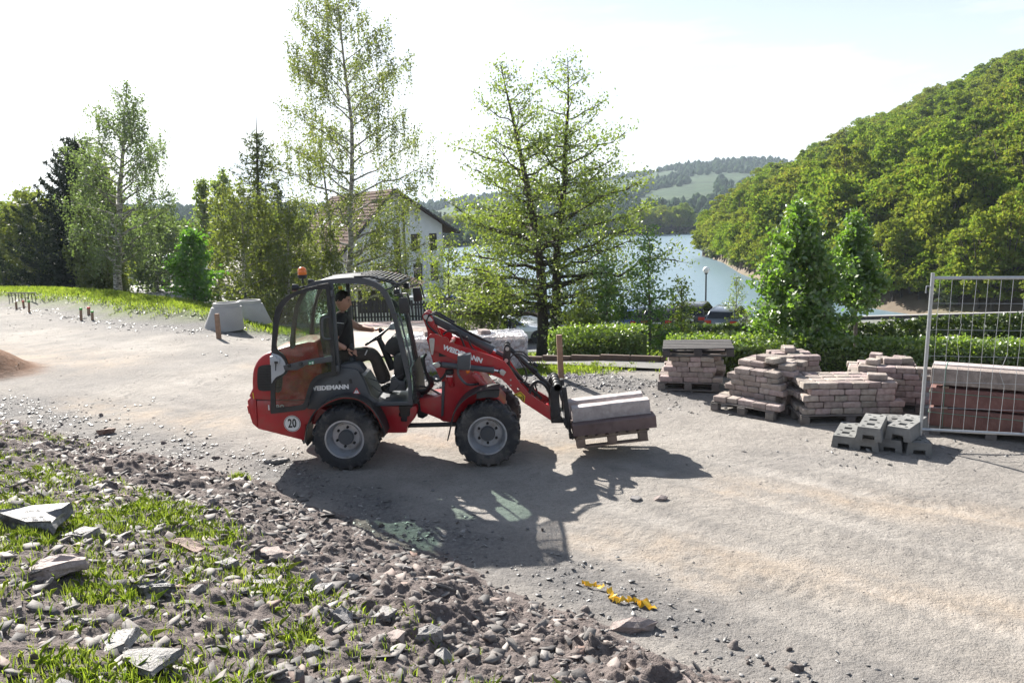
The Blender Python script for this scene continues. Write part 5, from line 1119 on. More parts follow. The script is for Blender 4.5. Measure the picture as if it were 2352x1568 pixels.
# ------------------------------------------------------------------ concrete shaft cones
def cone(px, py, dia, h, topd, shift, label):
    b0 = hit(px, py); n = 40; V_ = []; b = MB(); z0 = b0.z - .03
    lv = [(0, 1, 0), (.10, 1, 0), (.84, topd / dia * 1.14, 1), (.845, topd / dia * 1.02, 1), (.985, topd / dia, 1), (1.0, topd / dia * .97, 1), (1.0, topd / dia * .8, 1), (.5, topd / dia * .8, 1)]
    for (hz, s, sh) in lv:
        for i in range(n):
            a = 2 * math.pi * i / n; V_.append((b0.x + shift * sh + math.cos(a) * dia / 2 * s, b0.y + math.sin(a) * dia / 2 * s, z0 + h * hz))
    F_ = [(r * n + i, r * n + (i + 1) % n, (r + 1) * n + (i + 1) % n, (r + 1) * n + i) for r in range(len(lv) - 1) for i in range(n)] + [tuple((len(lv) - 1) * n + i for i in range(n))]
    b.add(V_, F_); o = b.build('concrete_shaft_cone', CONC, None, 30, 0, origin=b0); tag(o, label, 'shaft cone', 'concrete shaft cones')
    return b0
b1 = hit(515, 762); cone(515, 756, 1.12, .80, .74, .12, 'pale concrete shaft cone standing behind the wooden stake')
cone(583, 741, 1.08, .76, .72, -.10, 'second concrete shaft cone, behind the one with the stake')
# ------------------------------------------------------------------ fence feet
def footmesh():
    """0.70 long (y), 0.23 wide, 0.14 tall, holes in the top, notch in each end"""
    b = MB(); L_, W_, H_ = .70, .23, .14
    top = [(-W_ / 2 * .84, -L_ / 2 * .97), (W_ / 2 * .84, -L_ / 2 * .97), (W_ / 2 * .84, L_ / 2 * .97), (-W_ / 2 * .84, L_ / 2 * .97)]
    holes = []
    for yc in (-.17, .05): holes.append([(-.035, yc - .045), (.035, yc - .045), (.035, yc + .045), (-.035, yc + .045)])
    for (xc, yc) in ((-.055, -.27), (.055, -.27), (-.055, -.06), (.055, -.06), (0, .19), (-.055, .27), (.055, .27)): holes.append([(xc + .019 * math.cos(a), yc + .019 * math.sin(a)) for a in [2 * math.pi * i / 10 for i in range(10)]])
    loops = [top] + holes; tris = tessellate_polygon([[Vector((p[0], p[1], 0)) for p in l] for l in loops]); fl = [p for l in loops for p in l]
    b.add([(x, y, H_) for x, y in fl], [tuple(t) for t in tris])
    for h in holes:
        k = len(h); b.add([(x, y, H_) for x, y in h] + [(x, y, .05) for x, y in h], [(i, (i + 1) % k, k + (i + 1) % k, k + i) for i in range(k)] + [tuple(range(k, 2 * k))])
    # ends with notch, and sides
    for s in (-1, 1):
        yb, yt = s * L_ / 2, s * L_ / 2 * .97
        P = [(-W_ / 2, 0), (-.055, 0), (-.05, .062), (.05, .062), (.055, 0), (W_ / 2, 0), (W_ / 2 * .84, H_), (-W_ / 2 * .84, H_)]
        yy = lambda z: yb + (yt - yb) * z / H_
        tri = tessellate_polygon([[Vector((p[0], p[1], 0)) for p in P]]); b.add([(x, yy(z), z) for x, z in P], [tuple(t) for t in tri])
        N_ = [(-.055, 0), (-.05, .062), (.05, .062), (.055, 0)]; b.add([(x, yy(z), z) for x, z in N_] + [(x, yb - s * .16, z) for x, z in N_], [(0, 1, 5, 4), (1, 2, 6, 5), (2, 3, 7, 6), (4, 5, 6, 7)])
        b.add([(s * W_ / 2, -L_ / 2, 0), (s * W_ / 2, L_ / 2, 0), (s * W_ / 2 * .84, L_ / 2 * .97, H_), (s * W_ / 2 * .84, -L_ / 2 * .97, H_)], [(0, 1, 2, 3)])
    o = b.build('fence_foot', FOOTC, None, 25); me = o.data; bpy.data.objects.remove(o); return me
FOOT = footmesh()
ft0 = gq('Q', 412, 1285, .14); ft1 = gq('Q', 474, 1172, .14); fyaw = math.atan2(ft1.y - ft0.y, ft1.x - ft0.x) - math.pi / 2
def foot_(x, y, z, lab, dyaw=0, grp='concrete fence feet in a pile'):
    f0 = gq('Q', x, y, z); c = f0 + Vector((-math.sin(fyaw + dyaw), math.cos(fyaw + dyaw), 0)) * .35
    o = bpy.data.objects.new('fence_foot', FOOT); COL.objects.link(o); o.location = (c.x, c.y, z - (.006 if z == 0 else 0)); o.rotation_euler = (0, 0, fyaw + dyaw); o.scale = (1.26, 1.04, 1.17); tag(o, lab, 'fence foot', grp); return o
foot_(412, 1372, 0, 'concrete fence foot lying alone at the left end of the pile')
foot_(578, 1392, 0, 'lower concrete fence foot under the clean grey one', .03)
foot_(750, 1400, 0, 'lower concrete fence foot under the white-splashed one', -.03)
foot_(596, 1315, .160, 'clean grey concrete fence foot on top of the pile', -.02)
f5 = foot_(812, 1312, .160, 'concrete fence foot with white splashes on top of the pile', -.22)
b = MB()
FYB = rad(-8)
F6 = gq('Q', 1016, 1440, 0)
for (dx, dy, lb) in ((0, .0, 'trapezoid concrete fence foot standing before the fence post'), (-.02, .42, 'concrete fence foot holding the fence post')):
    c = F6 + Vector((.18 * 0 + dx + .05, .35 + dy, 0)); o = bpy.data.objects.new('fence_foot', FOOT); COL.objects.link(o); o.location = (c.x, c.y, .0 if dy == 0 else .10); o.rotation_euler = (0, 0, rad(-16)); o.scale = (1.25, .8 if dy == 0 else .8, 1.1); tag(o, lb, 'fence foot', 'feet under the mesh fence')
# ------------------------------------------------------------------ mesh fence panel
FP = Vector(atY(2113, 1003, 9.02)); FP.z = .13; fd = Vector((math.cos(rad(-17)), math.sin(rad(-17)), 0)); FH = 2.0; FL = 3.45
lean_ = Vector((.018, .0, 1)).normalized()
def fpnt(s, h): return FP + fd * s + lean_ * h
fence = thing('mesh_fence_panel', 'galvanised mesh fence panel standing in concrete feet', 'fence panel', tuple(FP))
for (s, nm) in ((0, 'end_post'), (FL, 'end_post')):
    b = MB(); b.tube([fpnt(s, -.06), fpnt(s, FH)], .021, 12); b.build(nm, GALV, fence, 40)
for h in (.10, FH - .06):
    b = MB(); b.tube([fpnt(.0, h), fpnt(FL, h)], .019, 12); b.build('rail', GALV, fence, 40)
b = MB(); b.tube(catmull([fpnt(-.01, FH - .16), fpnt(-.05, FH - .155), fpnt(-.06, FH - .18), fpnt(-.06, FH - .24)], 4), .007, 6); b.build('hook', GALV, fence, 40)
nw = int((FL - .1) / .125)
for i in range(nw):
    s = .085 + i * .125; kink = {6: (.95, .05), 2: (1.3, .02)}.get(i)
    P = [fpnt(s + (rng.uniform(-.006, .006)), h) for h in (.10, .5, .8, 1.1, 1.5, FH - .06)]
    if kink: P = [fpnt(s, .10), fpnt(s + .01, kink[0] - .28), fpnt(s - kink[1], kink[0] - .12), fpnt(s + .01, kink[0] + .1), fpnt(s, 1.4), fpnt(s, FH - .06)]
    b = MB(); b.tube(P, .0026, 5); b.build('vertical_wire', GALV, fence)
for i in range(5):
    h = .38 + i * .315; b = MB(); b.tube([fpnt(0, h), fpnt(FL * .3, h + .004), fpnt(FL * .6, h - .006), fpnt(FL, h)], .0026, 5); b.build('horizontal_wire', GALV, fence)
# ------------------------------------------------------------------ stacked kerb stones behind the fence
ka, kb_ = gq('Q', 1045, 1268), gq('Q', 1740, 1345); ex, ey, w_, rz = frame(ka, kb_)
kl = 1.0 if w_ < 1.15 else w_
woodpallet(ka, ex, ey, rz, 1.35, .8, -.02, 'pallet under the stacked red kerb stones behind the fence', WOODG, None)
def kstone(x, y, z, d, m, label, nm='kerb_stone', grp='stacked kerb stones behind the fence'):
    p = ka + ex * x + ey * y; b = MB(); b.box((p.x, p.y, z), d, rz); o = b.build(nm, m, None, 30, .010, origin=(p.x, p.y, z), seg=2); return tag(o, label, 'kerb stone', grp)
tier = .235; Lk = 1.42
for t, nm in ((0, 'bottom'), (1, 'middle')):
    for j in range(4): kstone(Lk / 2 - .02, .09 + j * .185, .125 + tier * (t + .5) + t * .03, (Lk, .175, tier), REDST, f'dark red sandstone kerb, {nm} layer behind the fence, ' + ('outermost' if j == 0 else ('second in' if j == 1 else ('third in' if j == 2 else 'innermost'))), grp='stacked kerb stones behind the fence')
for j, lb in enumerate(('pinkish grey kerb stone on top of the stack, fence side', 'pinkish grey kerb stone on top of the stack, hedge side')): kstone(Lk / 2 - .04, .10 + j * .30, .125 + tier * 2.5 + .06, (Lk - .04, .21, tier * .9), SANDS if j else PAVER, lb)
spc = MB()
for z in (.125 + tier + .015, .125 + 2 * tier + .045):
    for xx in (.15, Lk - .25):
        p = ka + ex * xx + ey * .33; b = MB(); b.box((p.x, p.y, z), (.07, .72, .026), rz); o = b.build('spacer_batten', WOOD, None, origin=(p.x, p.y, z)); tag(o, 'small wooden batten between the stacked red kerb layers', 'batten', 'battens between kerb layers')
STRAP = mat('green_strap', (.10, .22, .16), .5)
def strap_band(lab, pts, wdt=.014):
    b = MB()
    for i in range(len(pts) - 1): b.tube([pts[i], pts[i + 1]], .004, 4)
    c = pts[0]; o = b.build('strapping_band', STRAP, None, origin=tuple(c)); return tag(o, lab, 'strap', 'green straps round the kerbs')
def kp(x, y, z): return ka + ex * x + ey * y + Vector((0, 0, z))
for z, lb in ((.30, 'green strap round the bottom layer of red kerbs'), (.30 + tier + .03, 'green strap round the middle layer of red kerbs')):
    strap_band(lb, [kp(-.025, -.004, z), kp(Lk - .015, -.004, z), kp(Lk - .015, .74, z), kp(-.025, .74, z), kp(-.025, -.004, z)])
zt = .125 + tier * 2.95 + .063
for xx, lb in ((.14, 'upright green strap near the fence post end of the kerbs'), (1.18, 'upright green strap at the far end of the kerbs')):
    strap_band(lb, [kp(xx, -.007, .12), kp(xx, -.007, zt), kp(xx, .51, zt), kp(xx, .74, .12)])
# ------------------------------------------------------------------ yellow torn strap on the ground
YS = mat('yellow_plastic_tape', (.72, .46, .03), .55, var=.15)
def ribbon(name, pts, w_, m, label, seedv):
    P = catmull([Vector(p) for p in pts], 6); r2 = random.Random(seedv); v = []
    for i, p in enumerate(P):
        a = r2.uniform(-1.2, 1.2); ww = w_ * r2.uniform(.5, 1.2); d_ = Vector((math.cos(a), math.sin(a) * .6, .6 * math.sin(a * 2))) * ww / 2; q = p + Vector((0, 0, .015 + r2.uniform(0, .03))); v += [q - d_, q + d_]
    f = [(2 * i, 2 * i + 1, 2 * i + 3, 2 * i + 2) for i in range(len(P) - 1)]; b = MB(); b.add([(q.x, q.y, q.z) for q in v], f); o = b.build(name, m, None, None, 0, origin=tuple(P[0])); return tag(o, label, 'tape', 'torn yellow tape on the gravel')
ribbon('yellow_tape', [hit(*p) for p in ((1342, 1345), (1352, 1352), (1368, 1352), (1385, 1360))], .055, YS, 'short pale end of torn yellow tape on the gravel', 3)
ribbon('yellow_tape', [hit(*p) for p in ((1398, 1362), (1405, 1380), (1425, 1388), (1445, 1385), (1470, 1392), (1503, 1406))], .075, YS, 'long twisted piece of torn yellow tape on the gravel', 4)
# ------------------------------------------------------------------ house with gable towards the lake side
def tilebox(b, P0, ux, uy, nrm, w_, h_): pass
HL = Vector(atY(800, 640, 60)); HL.z = LOT; hg = Vector((.87, .49, 0)).normalized(); hb_ = Vector((-.49, .87, 0)).normalized()     # along the gable, along the ridge (to the back left)
hb_ = Vector((-hg.y, hg.x, 0)); HW = 8.2; HD = 15.0
def hp(u, d_, z): q = HL + hg * u + hb_ * d_; return Vector((q.x, q.y, LOT + z))
house = thing('house', 'white rendered house with big brown tiled roof behind the birch', 'house', tuple(HL))
gable = [(0, 0), (HW, 0), (HW, 6.3), (3.9, 9.1), (0, 4.9)]
def hwin(u0, u1, z0, z1): return [(u0, z0), (u1, z0), (u1, z1), (u0, z1)]
WINS = [hwin(2.0, 2.95, 4.6, 6.0), hwin(2.2, 3.1, 1.9, 3.4), hwin(3.9, 4.5, .3, 6.1), hwin(5.4, 6.2, 4.2, 5.6), hwin(5.5, 6.3, 1.7, 3.2), hwin(7.0, 7.7, 4.2, 5.6), hwin(7.0, 7.7, 1.7, 3.2), hwin(.6, 1.3, 1.9, 3.2)]
b = MB(); b.prism(gable, 0, .3, WINS, mp=lambda u, v, w_: hp(u, w_, v)); wl_ = b.build('wall', WALLW, house)
b = MB(); b.prism([(0, 0), (HD, 0), (HD, 4.9), (0, 4.9)], 0, .3, mp=lambda u, v, w_: hp(w_, u + .3, v)); b.build('wall', WALLW, house)
b = MB(); b.prism([(0, 0), (HD, 0), (HD, 6.3), (0, 6.3)], 0, .3, mp=lambda u, v, w_: hp(HW - w_, u + .3, v)); b.build('wall', WALLW, house)
b = MB(); b.prism(gable, 0, .3, mp=lambda u, v, w_: hp(u, HD + w_ + .01, v)); b.build('wall', WALLW, house)
CURT = mat('pale_curtain', (.45, .46, .48), .9)
for W in WINS:
    (u0, z0), (u1, _), (_, z1), _ = W
    b = MB(); b.prism(W, .10, .16, [[(u0 + .07, z0 + .07), (u1 - .07, z0 + .07), (u1 - .07, z1 - .07), (u0 + .07, z1 - .07)]], mp=lambda u, v, w_: hp(u, w_, v)); wn = b.build('window', TIMB, house)
    b = MB(); b.prism([(u0 + .07, z0 + .07), (u1 - .07, z0 + .07), (u1 - .07, z1 - .07), (u0 + .07, z1 - .07)], .125, .135, mp=lambda u, v, w_: hp(u, w_, v)); b.build('pane', CARGLASS, wn)
    if z0 > 1 and u1 - u0 > .75: b = MB(); b.prism([(u0 + .1, z0 + .1), (u0 + .35, z0 + .1), (u0 + .3, z1 - .1), (u0 + .1, z1 - .1)], .25, .27, mp=lambda u, v, w_: hp(u, w_, v)); b.build('curtain', CURT, wn)
b = MB(); b.prism([(4.75, .0), (4.87, .0), (4.87, 8.2), (4.75, 8.2)], -.14, -.02, mp=lambda u, v, w_: hp(u, w_, v)); b.build('downpipe', TIMB, house)
def roofplane(u0, z0, u1, z1, over, nm):
    d = Vector((u1 - u0, z1 - z0)); L_ = d.length; d /= L_; n = Vector((-d.y, d.x)) if u1 > u0 else Vector((d.y, -d.x)); rows_ = 20; b = MB()
    for r in range(rows_):
        s0 = -over + (L_ + over) * r / rows_; s1 = -over + (L_ + over) * (r + 1.12) / rows_
        P = [(u0 + d.x * s0 + n.x * .16, z0 + d.y * s0 + n.y * .16), (u0 + d.x * s1 + n.x * .10, z0 + d.y * s1 + n.y * .10), (u0 + d.x * s1 + n.x * .02, z0 + d.y * s1 + n.y * .02), (u0 + d.x * s0 + n.x * .02, z0 + d.y * s0 + n.y * .02)]
        P = [(a_, min(z_, 9.28)) for a_, z_ in P]
        cnt = 1; b.prism(P, -.9, HD + .9, mp=lambda u, v, w_: hp(u, w_, v))
    return b.build(nm, ROOFT, house)
rf = roofplane(-.9, 4.05, 3.9, 9.1, .2, 'roof'); roofplane(HW + 1.0, 5.65, 3.9, 9.1, .2, 'roof')
for dd in (-.95,):
    b = MB(); 
    for (u0, z0, u1, z1) in ((-1, 3.95, 3.9, 9.1), (3.9, 9.1, HW + 1.05, 5.6)):
        b.tube([hp(u0, dd, z0), hp(u1, dd, z1)], .11, 4)
    b.build('bargeboard', TIMB, house)
for (s, dd) in ((.40, 4.0), (.42, 6.8), (.40, 10)):
    u, z = -.9 + 4.8 * s, 4.05 + 5.05 * s
    b = MB(); b.prism([(u, z + .18), (u + .75, z + .18 + .79), (u + .70, z + .24 + .79), (u - .05, z + .24)], dd, dd + .9, mp=lambda u_, v, w_: hp(u_, w_, v)); b.build('skylight', LENS, house)
# ------------------------------------------------------------------ low tiled outbuilding in front of the house
OB = Vector(atY(884, 660, 46)); gx0, gy0 = OB.x, 46.0; zt_ = float(atY(872, 617, 46)[2]); ze = zt_ - 1.05
out_b = thing('outbuilding', 'low outbuilding with brown hipped tile roof below the house', 'building', (gx0, gy0, LOT))
b = MB(); b.box((gx0, gy0, (LOT + ze) / 2), (3.6, 3.4, ze - LOT)); b.build('wall', WALLW, out_b)
rows_ = 12
for (sx, sy) in ((1, 0), (-1, 0), (0, -1), (0, 1)):
    b = MB()
    for r in range(rows_):
        f0, f1 = 1 - r / rows_, 1 - (r + 1.1) / rows_; f1 = max(0, f1); hw = 2.25; z0 = ze + (zt_ - ze) * (1 - f0); z1 = ze + (zt_ - ze) * (1 - f1)
        t_ = .05; a0 = Vector((sx, sy, 0)) * hw * f0; s_ = Vector((-sy, sx, 0)); a1 = Vector((sx, sy, 0)) * hw * f1
        c = Vector((gx0, gy0, 0)); v = [c + a0 - s_ * hw * f0 + Vector((0, 0, z0 + t_)), c + a0 + s_ * hw * f0 + Vector((0, 0, z0 + t_)), c + a1 + s_ * hw * f1 + Vector((0, 0, z1)), c + a1 - s_ * hw * f1 + Vector((0, 0, z1))]
        b.add(v, [(0, 1, 2, 3)])
    b.build('roof', ROOFT, out_b)
b = MB(); b.box((gx0, gy0 - 1.72, ze - .75), (2.6, .06, 1.3)); b.build('garage_door', TIMB, out_b)
# ------------------------------------------------------------------ picket fence round the yard
def picketfence(pts, label, hgt):
    P = [Vector(p) for p in pts]; root = thing('picket_fence', label, 'fence', tuple(P[0])); 
    b = MB(); b.box((0, 0, hgt / 2), (.085, .025, hgt)); o = b.build('picket', WOODD, None); me = o.data; bpy.data.objects.remove(o)
    for i in range(len(P) - 1):
        a, c = P[i], P[i + 1]; d = c - a; L_ = d.length; n = int(L_ / .135); rz = math.atan2(d.y, d.x)
        for k in range(n):
            p = a.lerp(c, (k + .5) / n); o = bpy.data.objects.new('picket', me); COL.objects.link(o); o.parent = root; o.location = p - P[0] + Vector((0, 0, rng.uniform(-.02, .03))); o.rotation_euler = (0, rng.uniform(-.03, .03), rz)
        for h in (.2, hgt - .2):
            b = MB(); n_ = Vector((-d.y, d.x, 0)).normalized() * .035; b.tube([a + n_ + Vector((0, 0, h)), c + n_ + Vector((0, 0, h))], .03, 4); b.build('rail', WOODD, root)
def atH(px, Y): x = float(ray(px, 740)[0]) * Y; return Vector((x, Y, float(H0(x, Y))))
picketfence([atH(800, 33.2), atH(960, 33), atH(1175, 31), atH(1198, 26.5)], 'dark wooden picket fence along the far side of the paved yard', .92)
# ------------------------------------------------------------------ cars
CARC = {n: mat(n + '_car_paint', c, .25, metal=.35, var=.03, coat=.6) for n, c in dict(grey=(.13, .15, .18), brown=(.05, .043, .042), white=(.75, .76, .77), silver=(.5, .52, .54), blue=(.05, .09, .22), black=(.02, .02, .022), red=(.25, .02, .02)).items()}
CTYRE = mat('car_tyre', (.02, .02, .02), .8); CRED = mat('tail_lamp_red', (.45, .02, .02), .25, coat=.5); PLATE = mat('number_plate', (.75, .75, .73), .5)
def make_car(loc, yaw, col, label, kind='estate', grp='cars parked by the lake'):
    root = thing('parked_car', label, 'car', loc, grp); m = CARC[col]
    Ht = dict(estate=1.48, suv=1.66, sedan=1.43)[kind]; Lc = 4.6; W_ = 1.82
    R3 = Matrix.Rotation(yaw, 3, 'Z'); T = lambda q: R3 @ Vector(q) + Vector(loc)
    gc = .26; bl = .95 if kind != 'suv' else 1.08
    lower = [(-2.3, .42), (-2.28, .75), (-2.22, bl), (1.0, bl), (1.9, .82), (2.22, .68), (2.3, .45), (2.15, .28)]
    def whl(x): return [(x + .36, .28), (x + .33, .48), (x + .2, .62), (x, .67), (x - .2, .62), (x - .33, .48), (x - .36, .28)]
    lower += whl(1.4) + whl(-1.35) + [(-2.1, .28)]
    b = MB(); b.prism(lower, -W_ / 2, W_ / 2, mp=lambda u, v, w_: T((u, w_ * (1 - .05 * max(0, (v - .7))), v))); b.build('body', m, root, 30, .05, seg=2)
    if kind == 'sedan': green = [(-1.75, bl), (-1.15, Ht - .05), (-.7, Ht), (.2, Ht - .02), (1.05, bl)]
    else: green = [(-2.22, bl), (-2.0, Ht - .12), (-1.8, Ht - .02), (-.6, Ht), (.2, Ht - .03), (1.1, bl)]
    tum = lambda v: W_ / 2 - .06 - .22 * (v - bl) / (Ht - bl)
    b = MB(); n = len(green); v = [T((u, -tum(z), z)) for u, z in green] + [T((u, tum(z), z)) for u, z in green]
    b.add(v, [tuple(range(n)), tuple(range(2 * n - 1, n - 1, -1))] + [(i, n + i, n + i + 1, i + 1) for i in range(n - 1)]); b.build('cabin', m, root, 30, .03)
    # windows, set just outside the cabin skin
    def pane(q, nm='window'): b = MB(); b.add([T(p) for p in q], [tuple(range(len(q)))]); b.build(nm, CARGLASS, root)
    def yz(z, s, e=.012): return s * (tum(z) + e)
    z0, z1 = bl + .05, Ht - .14
    g0 = green[0][0]
    for s in (-1, 1):
        for (x0, x1, x2, x3) in ((-.35, .78, .25, -.35), (-1.35, -.42, -.42, -1.3), (g0 + .3, -1.42, -1.38, g0 + .5)):
            if kind == 'sedan' and x0 < -1.36: continue
            pane([(x0, yz(z0, s), z0), (x1, yz(z0, s), z0), (x2, yz(z1, s), z1), (x3, yz(z1, s), z1)])
    e = .015; rx0, rx1 = green[0], green[1]; 
    f = lambda t: (rx0[0] + (rx1[0] - rx0[0]) * t - e, rx0[1] + (rx1[1] - rx0[1]) * t)
    a_, c_ = f(.12), f(.95); pane([(a_[0], -tum(a_[1]) + .08, a_[1]), (a_[0], tum(a_[1]) - .08, a_[1]), (c_[0], tum(c_[1]) - .08, c_[1]), (c_[0], -tum(c_[1]) + .08, c_[1])], 'rear_window')
    fa, fb = green[-1], green[-2]; g = lambda t: (fa[0] + (fb[0] - fa[0]) * t + e, fa[1] + (fb[1] - fa[1]) * t); a_, c_ = g(.05), g(.93)
    pane([(a_[0], -tum(a_[1]) + .06, a_[1]), (a_[0], tum(a_[1]) - .06, a_[1]), (c_[0], tum(c_[1]) - .08, c_[1]), (c_[0], -tum(c_[1]) + .08, c_[1])], 'windscreen')
    for x in (1.4, -1.35):
        for s in (-1, 1):
            c = T((x, s * (W_ / 2 - .11), .32)); b = MB(); b.lathe([(.2, -.1), (.31, -.105), (.325, -.07), (.325, .07), (.31, .105), (.2, .1)], (0, 0, 0), 'Y', 20); b.v = [R3 @ Vector(q) + c for q in b.v]; wo_ = b.build('wheel', CTYRE, root, 40)
            b = MB(); b.lathe([(.2, s * .08), (.06, s * .095), (0, s * .095)], (0, 0, 0), 'Y', 14); b.v = [R3 @ Vector(q) + c for q in b.v]; b.build('rim', RIM, wo_, 40)
    for s in (-1, 1):
        b = MB(); b.box(T((-2.26, s * .68, bl - .14)), (.12, .36, .18), M=R3); b.build('tail_lamp', CRED, root, 30, .02)
        b = MB(); b.box(T((2.2, s * .68, .66)), (.16, .36, .13), M=R3); b.build('headlight', LENS, root, 30, .02)
        b = MB(); b.box(T((.72, s * .97, bl + .08)), (.12, .16, .12), M=R3); b.build('mirror', m, root, 30, .03)
        if kind != 'sedan': b = MB(); b.tube([T((-1.7, s * .58, Ht + .02)), T((-.5, s * .6, Ht + .05)), T((.1, s * .58, Ht + .01))], .018, 6); b.build('roof_rail', ZINC, root)
    b = MB(); b.box(T((-2.30, 0, bl - .22)), (.03, .52, .11), M=R3); b.build('number_plate', PLATE, root)
    b = MB(); b.box(T((-2.26, 0, .42)), (.12, 1.6, .16), M=R3); b.build('bumper', m if col in ('white', 'silver') else BLK, root, 30, .03)
    return root
def carat(px, Y, yaw, *a, **k):
    x = float(ray(px, 720)[0]) * Y; return make_car((x, Y, LOT + .02), yaw, *a, **k)
carat(1676, 43.0, rad(62), 'grey', 'dark grey estate car with roof rails parked beside the brown one')
carat(1600, 44.0, rad(66), 'brown', 'dark brown car parked left of the grey estate near the globe lamp', kind='suv')
carat(1528, 44, rad(66), 'black', 'black car parked behind the small bright trees')
carat(1256, 44.5, rad(8), 'white', 'white off-road car parked behind the alder trunks', kind='suv')
carat(1165, 41.0, rad(14), 'silver', 'silver saloon parked just behind the picket fence', kind='sedan')
carat(1400, 43, rad(60), 'silver', 'silver car parked between alders and small bright trees', kind='sedan')
carat(1455, 44, rad(64), 'blue', 'blue car parked among the silver and black ones')
carat(1868, 43.5, rad(62), 'white', 'white car with red tail lamps half hidden by the hornbeam')
make_car((-4.2, 52, LOT + .02), rad(10), 'blue', 'blue car on the grass past the picket fence', kind='suv'); make_car((-1.6, 58, LOT + .02), rad(5), 'black', 'black car far behind the picket fence near the lake shore')
# ------------------------------------------------------------------ small box trailer with lettering
bx_ = Vector(atY(966, 690, 35.5)); tz = float(H0(bx_.x, 35.5)) 
trl = thing('box_trailer', 'small white box trailer with dark lettering behind the picket fence', 'trailer', (bx_.x, 35.5, tz)); top = float(atY(966, 680, 35.5)[2])
WBOX = mat('white_box_panel', (.72, .73, .74), .45, var=.04)
b = MB(); b.box((bx_.x, 35.5, (tz + .4 + top) / 2), (.92, 1.5, top - tz - .4)); b.build('box', WBOX, trl, 30, .02)
b = MB(); b.box((bx_.x, 35.5, top + .02), (.98, 1.56, .05)); b.build('lid', WBOX, trl, 30, .015)
for s in (-1, 1): b = MB(); b.lathe([(.16, -.07), (.26, -.07), (.26, .07), (.16, .07)], (bx_.x + s * .42, 35.5, tz + .26), 'X', 16); b.build('wheel', CTYRE, trl, 40)
b = MB(); b.box((bx_.x + .02, 34.742, top - .30), (.62, .004, .10)); b.build('logo_bar', INK, trl)
b = MB(); b.box((bx_.x + .02, 34.742, top - .44), (.50, .004, .04)); b.build('logo_line', INK, trl)
# ------------------------------------------------------------------ globe lamp by the lake
lx = float(ray(1622, 620)[0]) * 46.2; gzp = float(atY(1622, 620, 46.2)[2])
lamp = thing('globe_lamp', 'white globe lamp on a dark pole at the lake edge', 'lamp', (lx, 46.2, LOT))
b = MB(); b.tube([(lx, 46.2, LOT), (lx, 46.2, LOT + .6), (lx, 46.2, gzp - .2)], [.07, .05, .045], 10); b.build('pole', BLK, lamp, 40)
b = MB(); b.lathe([(.06, -.26), (.1, -.22), (.1, -.17)], (lx, 46.2, gzp), 'Z', 14); b.build('collar', BLK, lamp, 40)
b = MB(); b.lathe([(0.001, -.2)] + [(.2 * math.sin(math.pi * i / 12), -.2 * math.cos(math.pi * i / 12)) for i in range(1, 12)] + [(0.001, .2)], (lx, 46.2, gzp), 'Z', 20); b.build('globe', mat('opal_globe', (.8, .8, .8), .25, coat=.3), lamp, 60)
# ------------------------------------------------------------------ wooden rail and caravans on the left
r0, r1 = hit(22, 694), hit(82, 693); rail = thing('wooden_rail', 'low pale wooden rail on dark posts beside the road', 'rail', tuple(r0))
for i in range(9):
    p = r0.lerp(r1, i / 8); b = MB(); b.tube([(p.x, p.y, p.z - .1), (p.x, p.y, p.z + .32)], .014, 6); b.build('post', WOODD, rail)
b = MB(); b.tube([(r0.x - .06, r0.y, r0.z + .34), (r1.x + .06, r1.y, r1.z + .34)], .022, 8); b.build('top_rail', WOODG, rail)
def caravan(px, py, Y, w_, label, yaw=0):
    p = Vector(atY(px, py, Y)); zg = float(H0(p.x, Y)); root = thing('caravan', label, 'caravan', (p.x, Y, zg), 'white caravans beyond the left car park'); h = 2.3; R3 = Matrix.Rotation(yaw, 3, 'Z')
    T = lambda u, v, w2: R3 @ Vector((u, w2, v)) + Vector((p.x, Y, zg))
    b = MB(); b.prism([(-w_ / 2, .5), (w_ / 2, .5), (w_ / 2 + .15, 1.3), (w_ / 2 - .1, h), (-w_ / 2 + .1, h), (-w_ / 2 - .1, 1.3)], -1, 1, mp=T); b.build('body', WBOX, root, 30, .08)
    for u in (-.9, .5): b = MB(); b.prism([(u, 1.25), (u + .8, 1.25), (u + .8, 1.75), (u, 1.75)], -1.012, -1.006, mp=T); b.build('window', CARGLASS, root)
    for s in (-1, 1): b = MB(); b.lathe([(.15, -.08), (.3, -.08), (.3, .08), (.15, .08)], (0, 0, 0), 'Y', 14); b.v = [Vector(q) + T(0, .3, s * .8) for q in b.v]; b.build('wheel', CTYRE, root)
caravan(40, 640, 62, 4.6, 'white caravan beyond the road by the leftmost birch'); caravan(368, 625, 62, 5.0, 'white caravan behind the birch trunk', .3); caravan(395, 640, 55, 4.4, 'white caravan beside the bright green sapling', -.2)
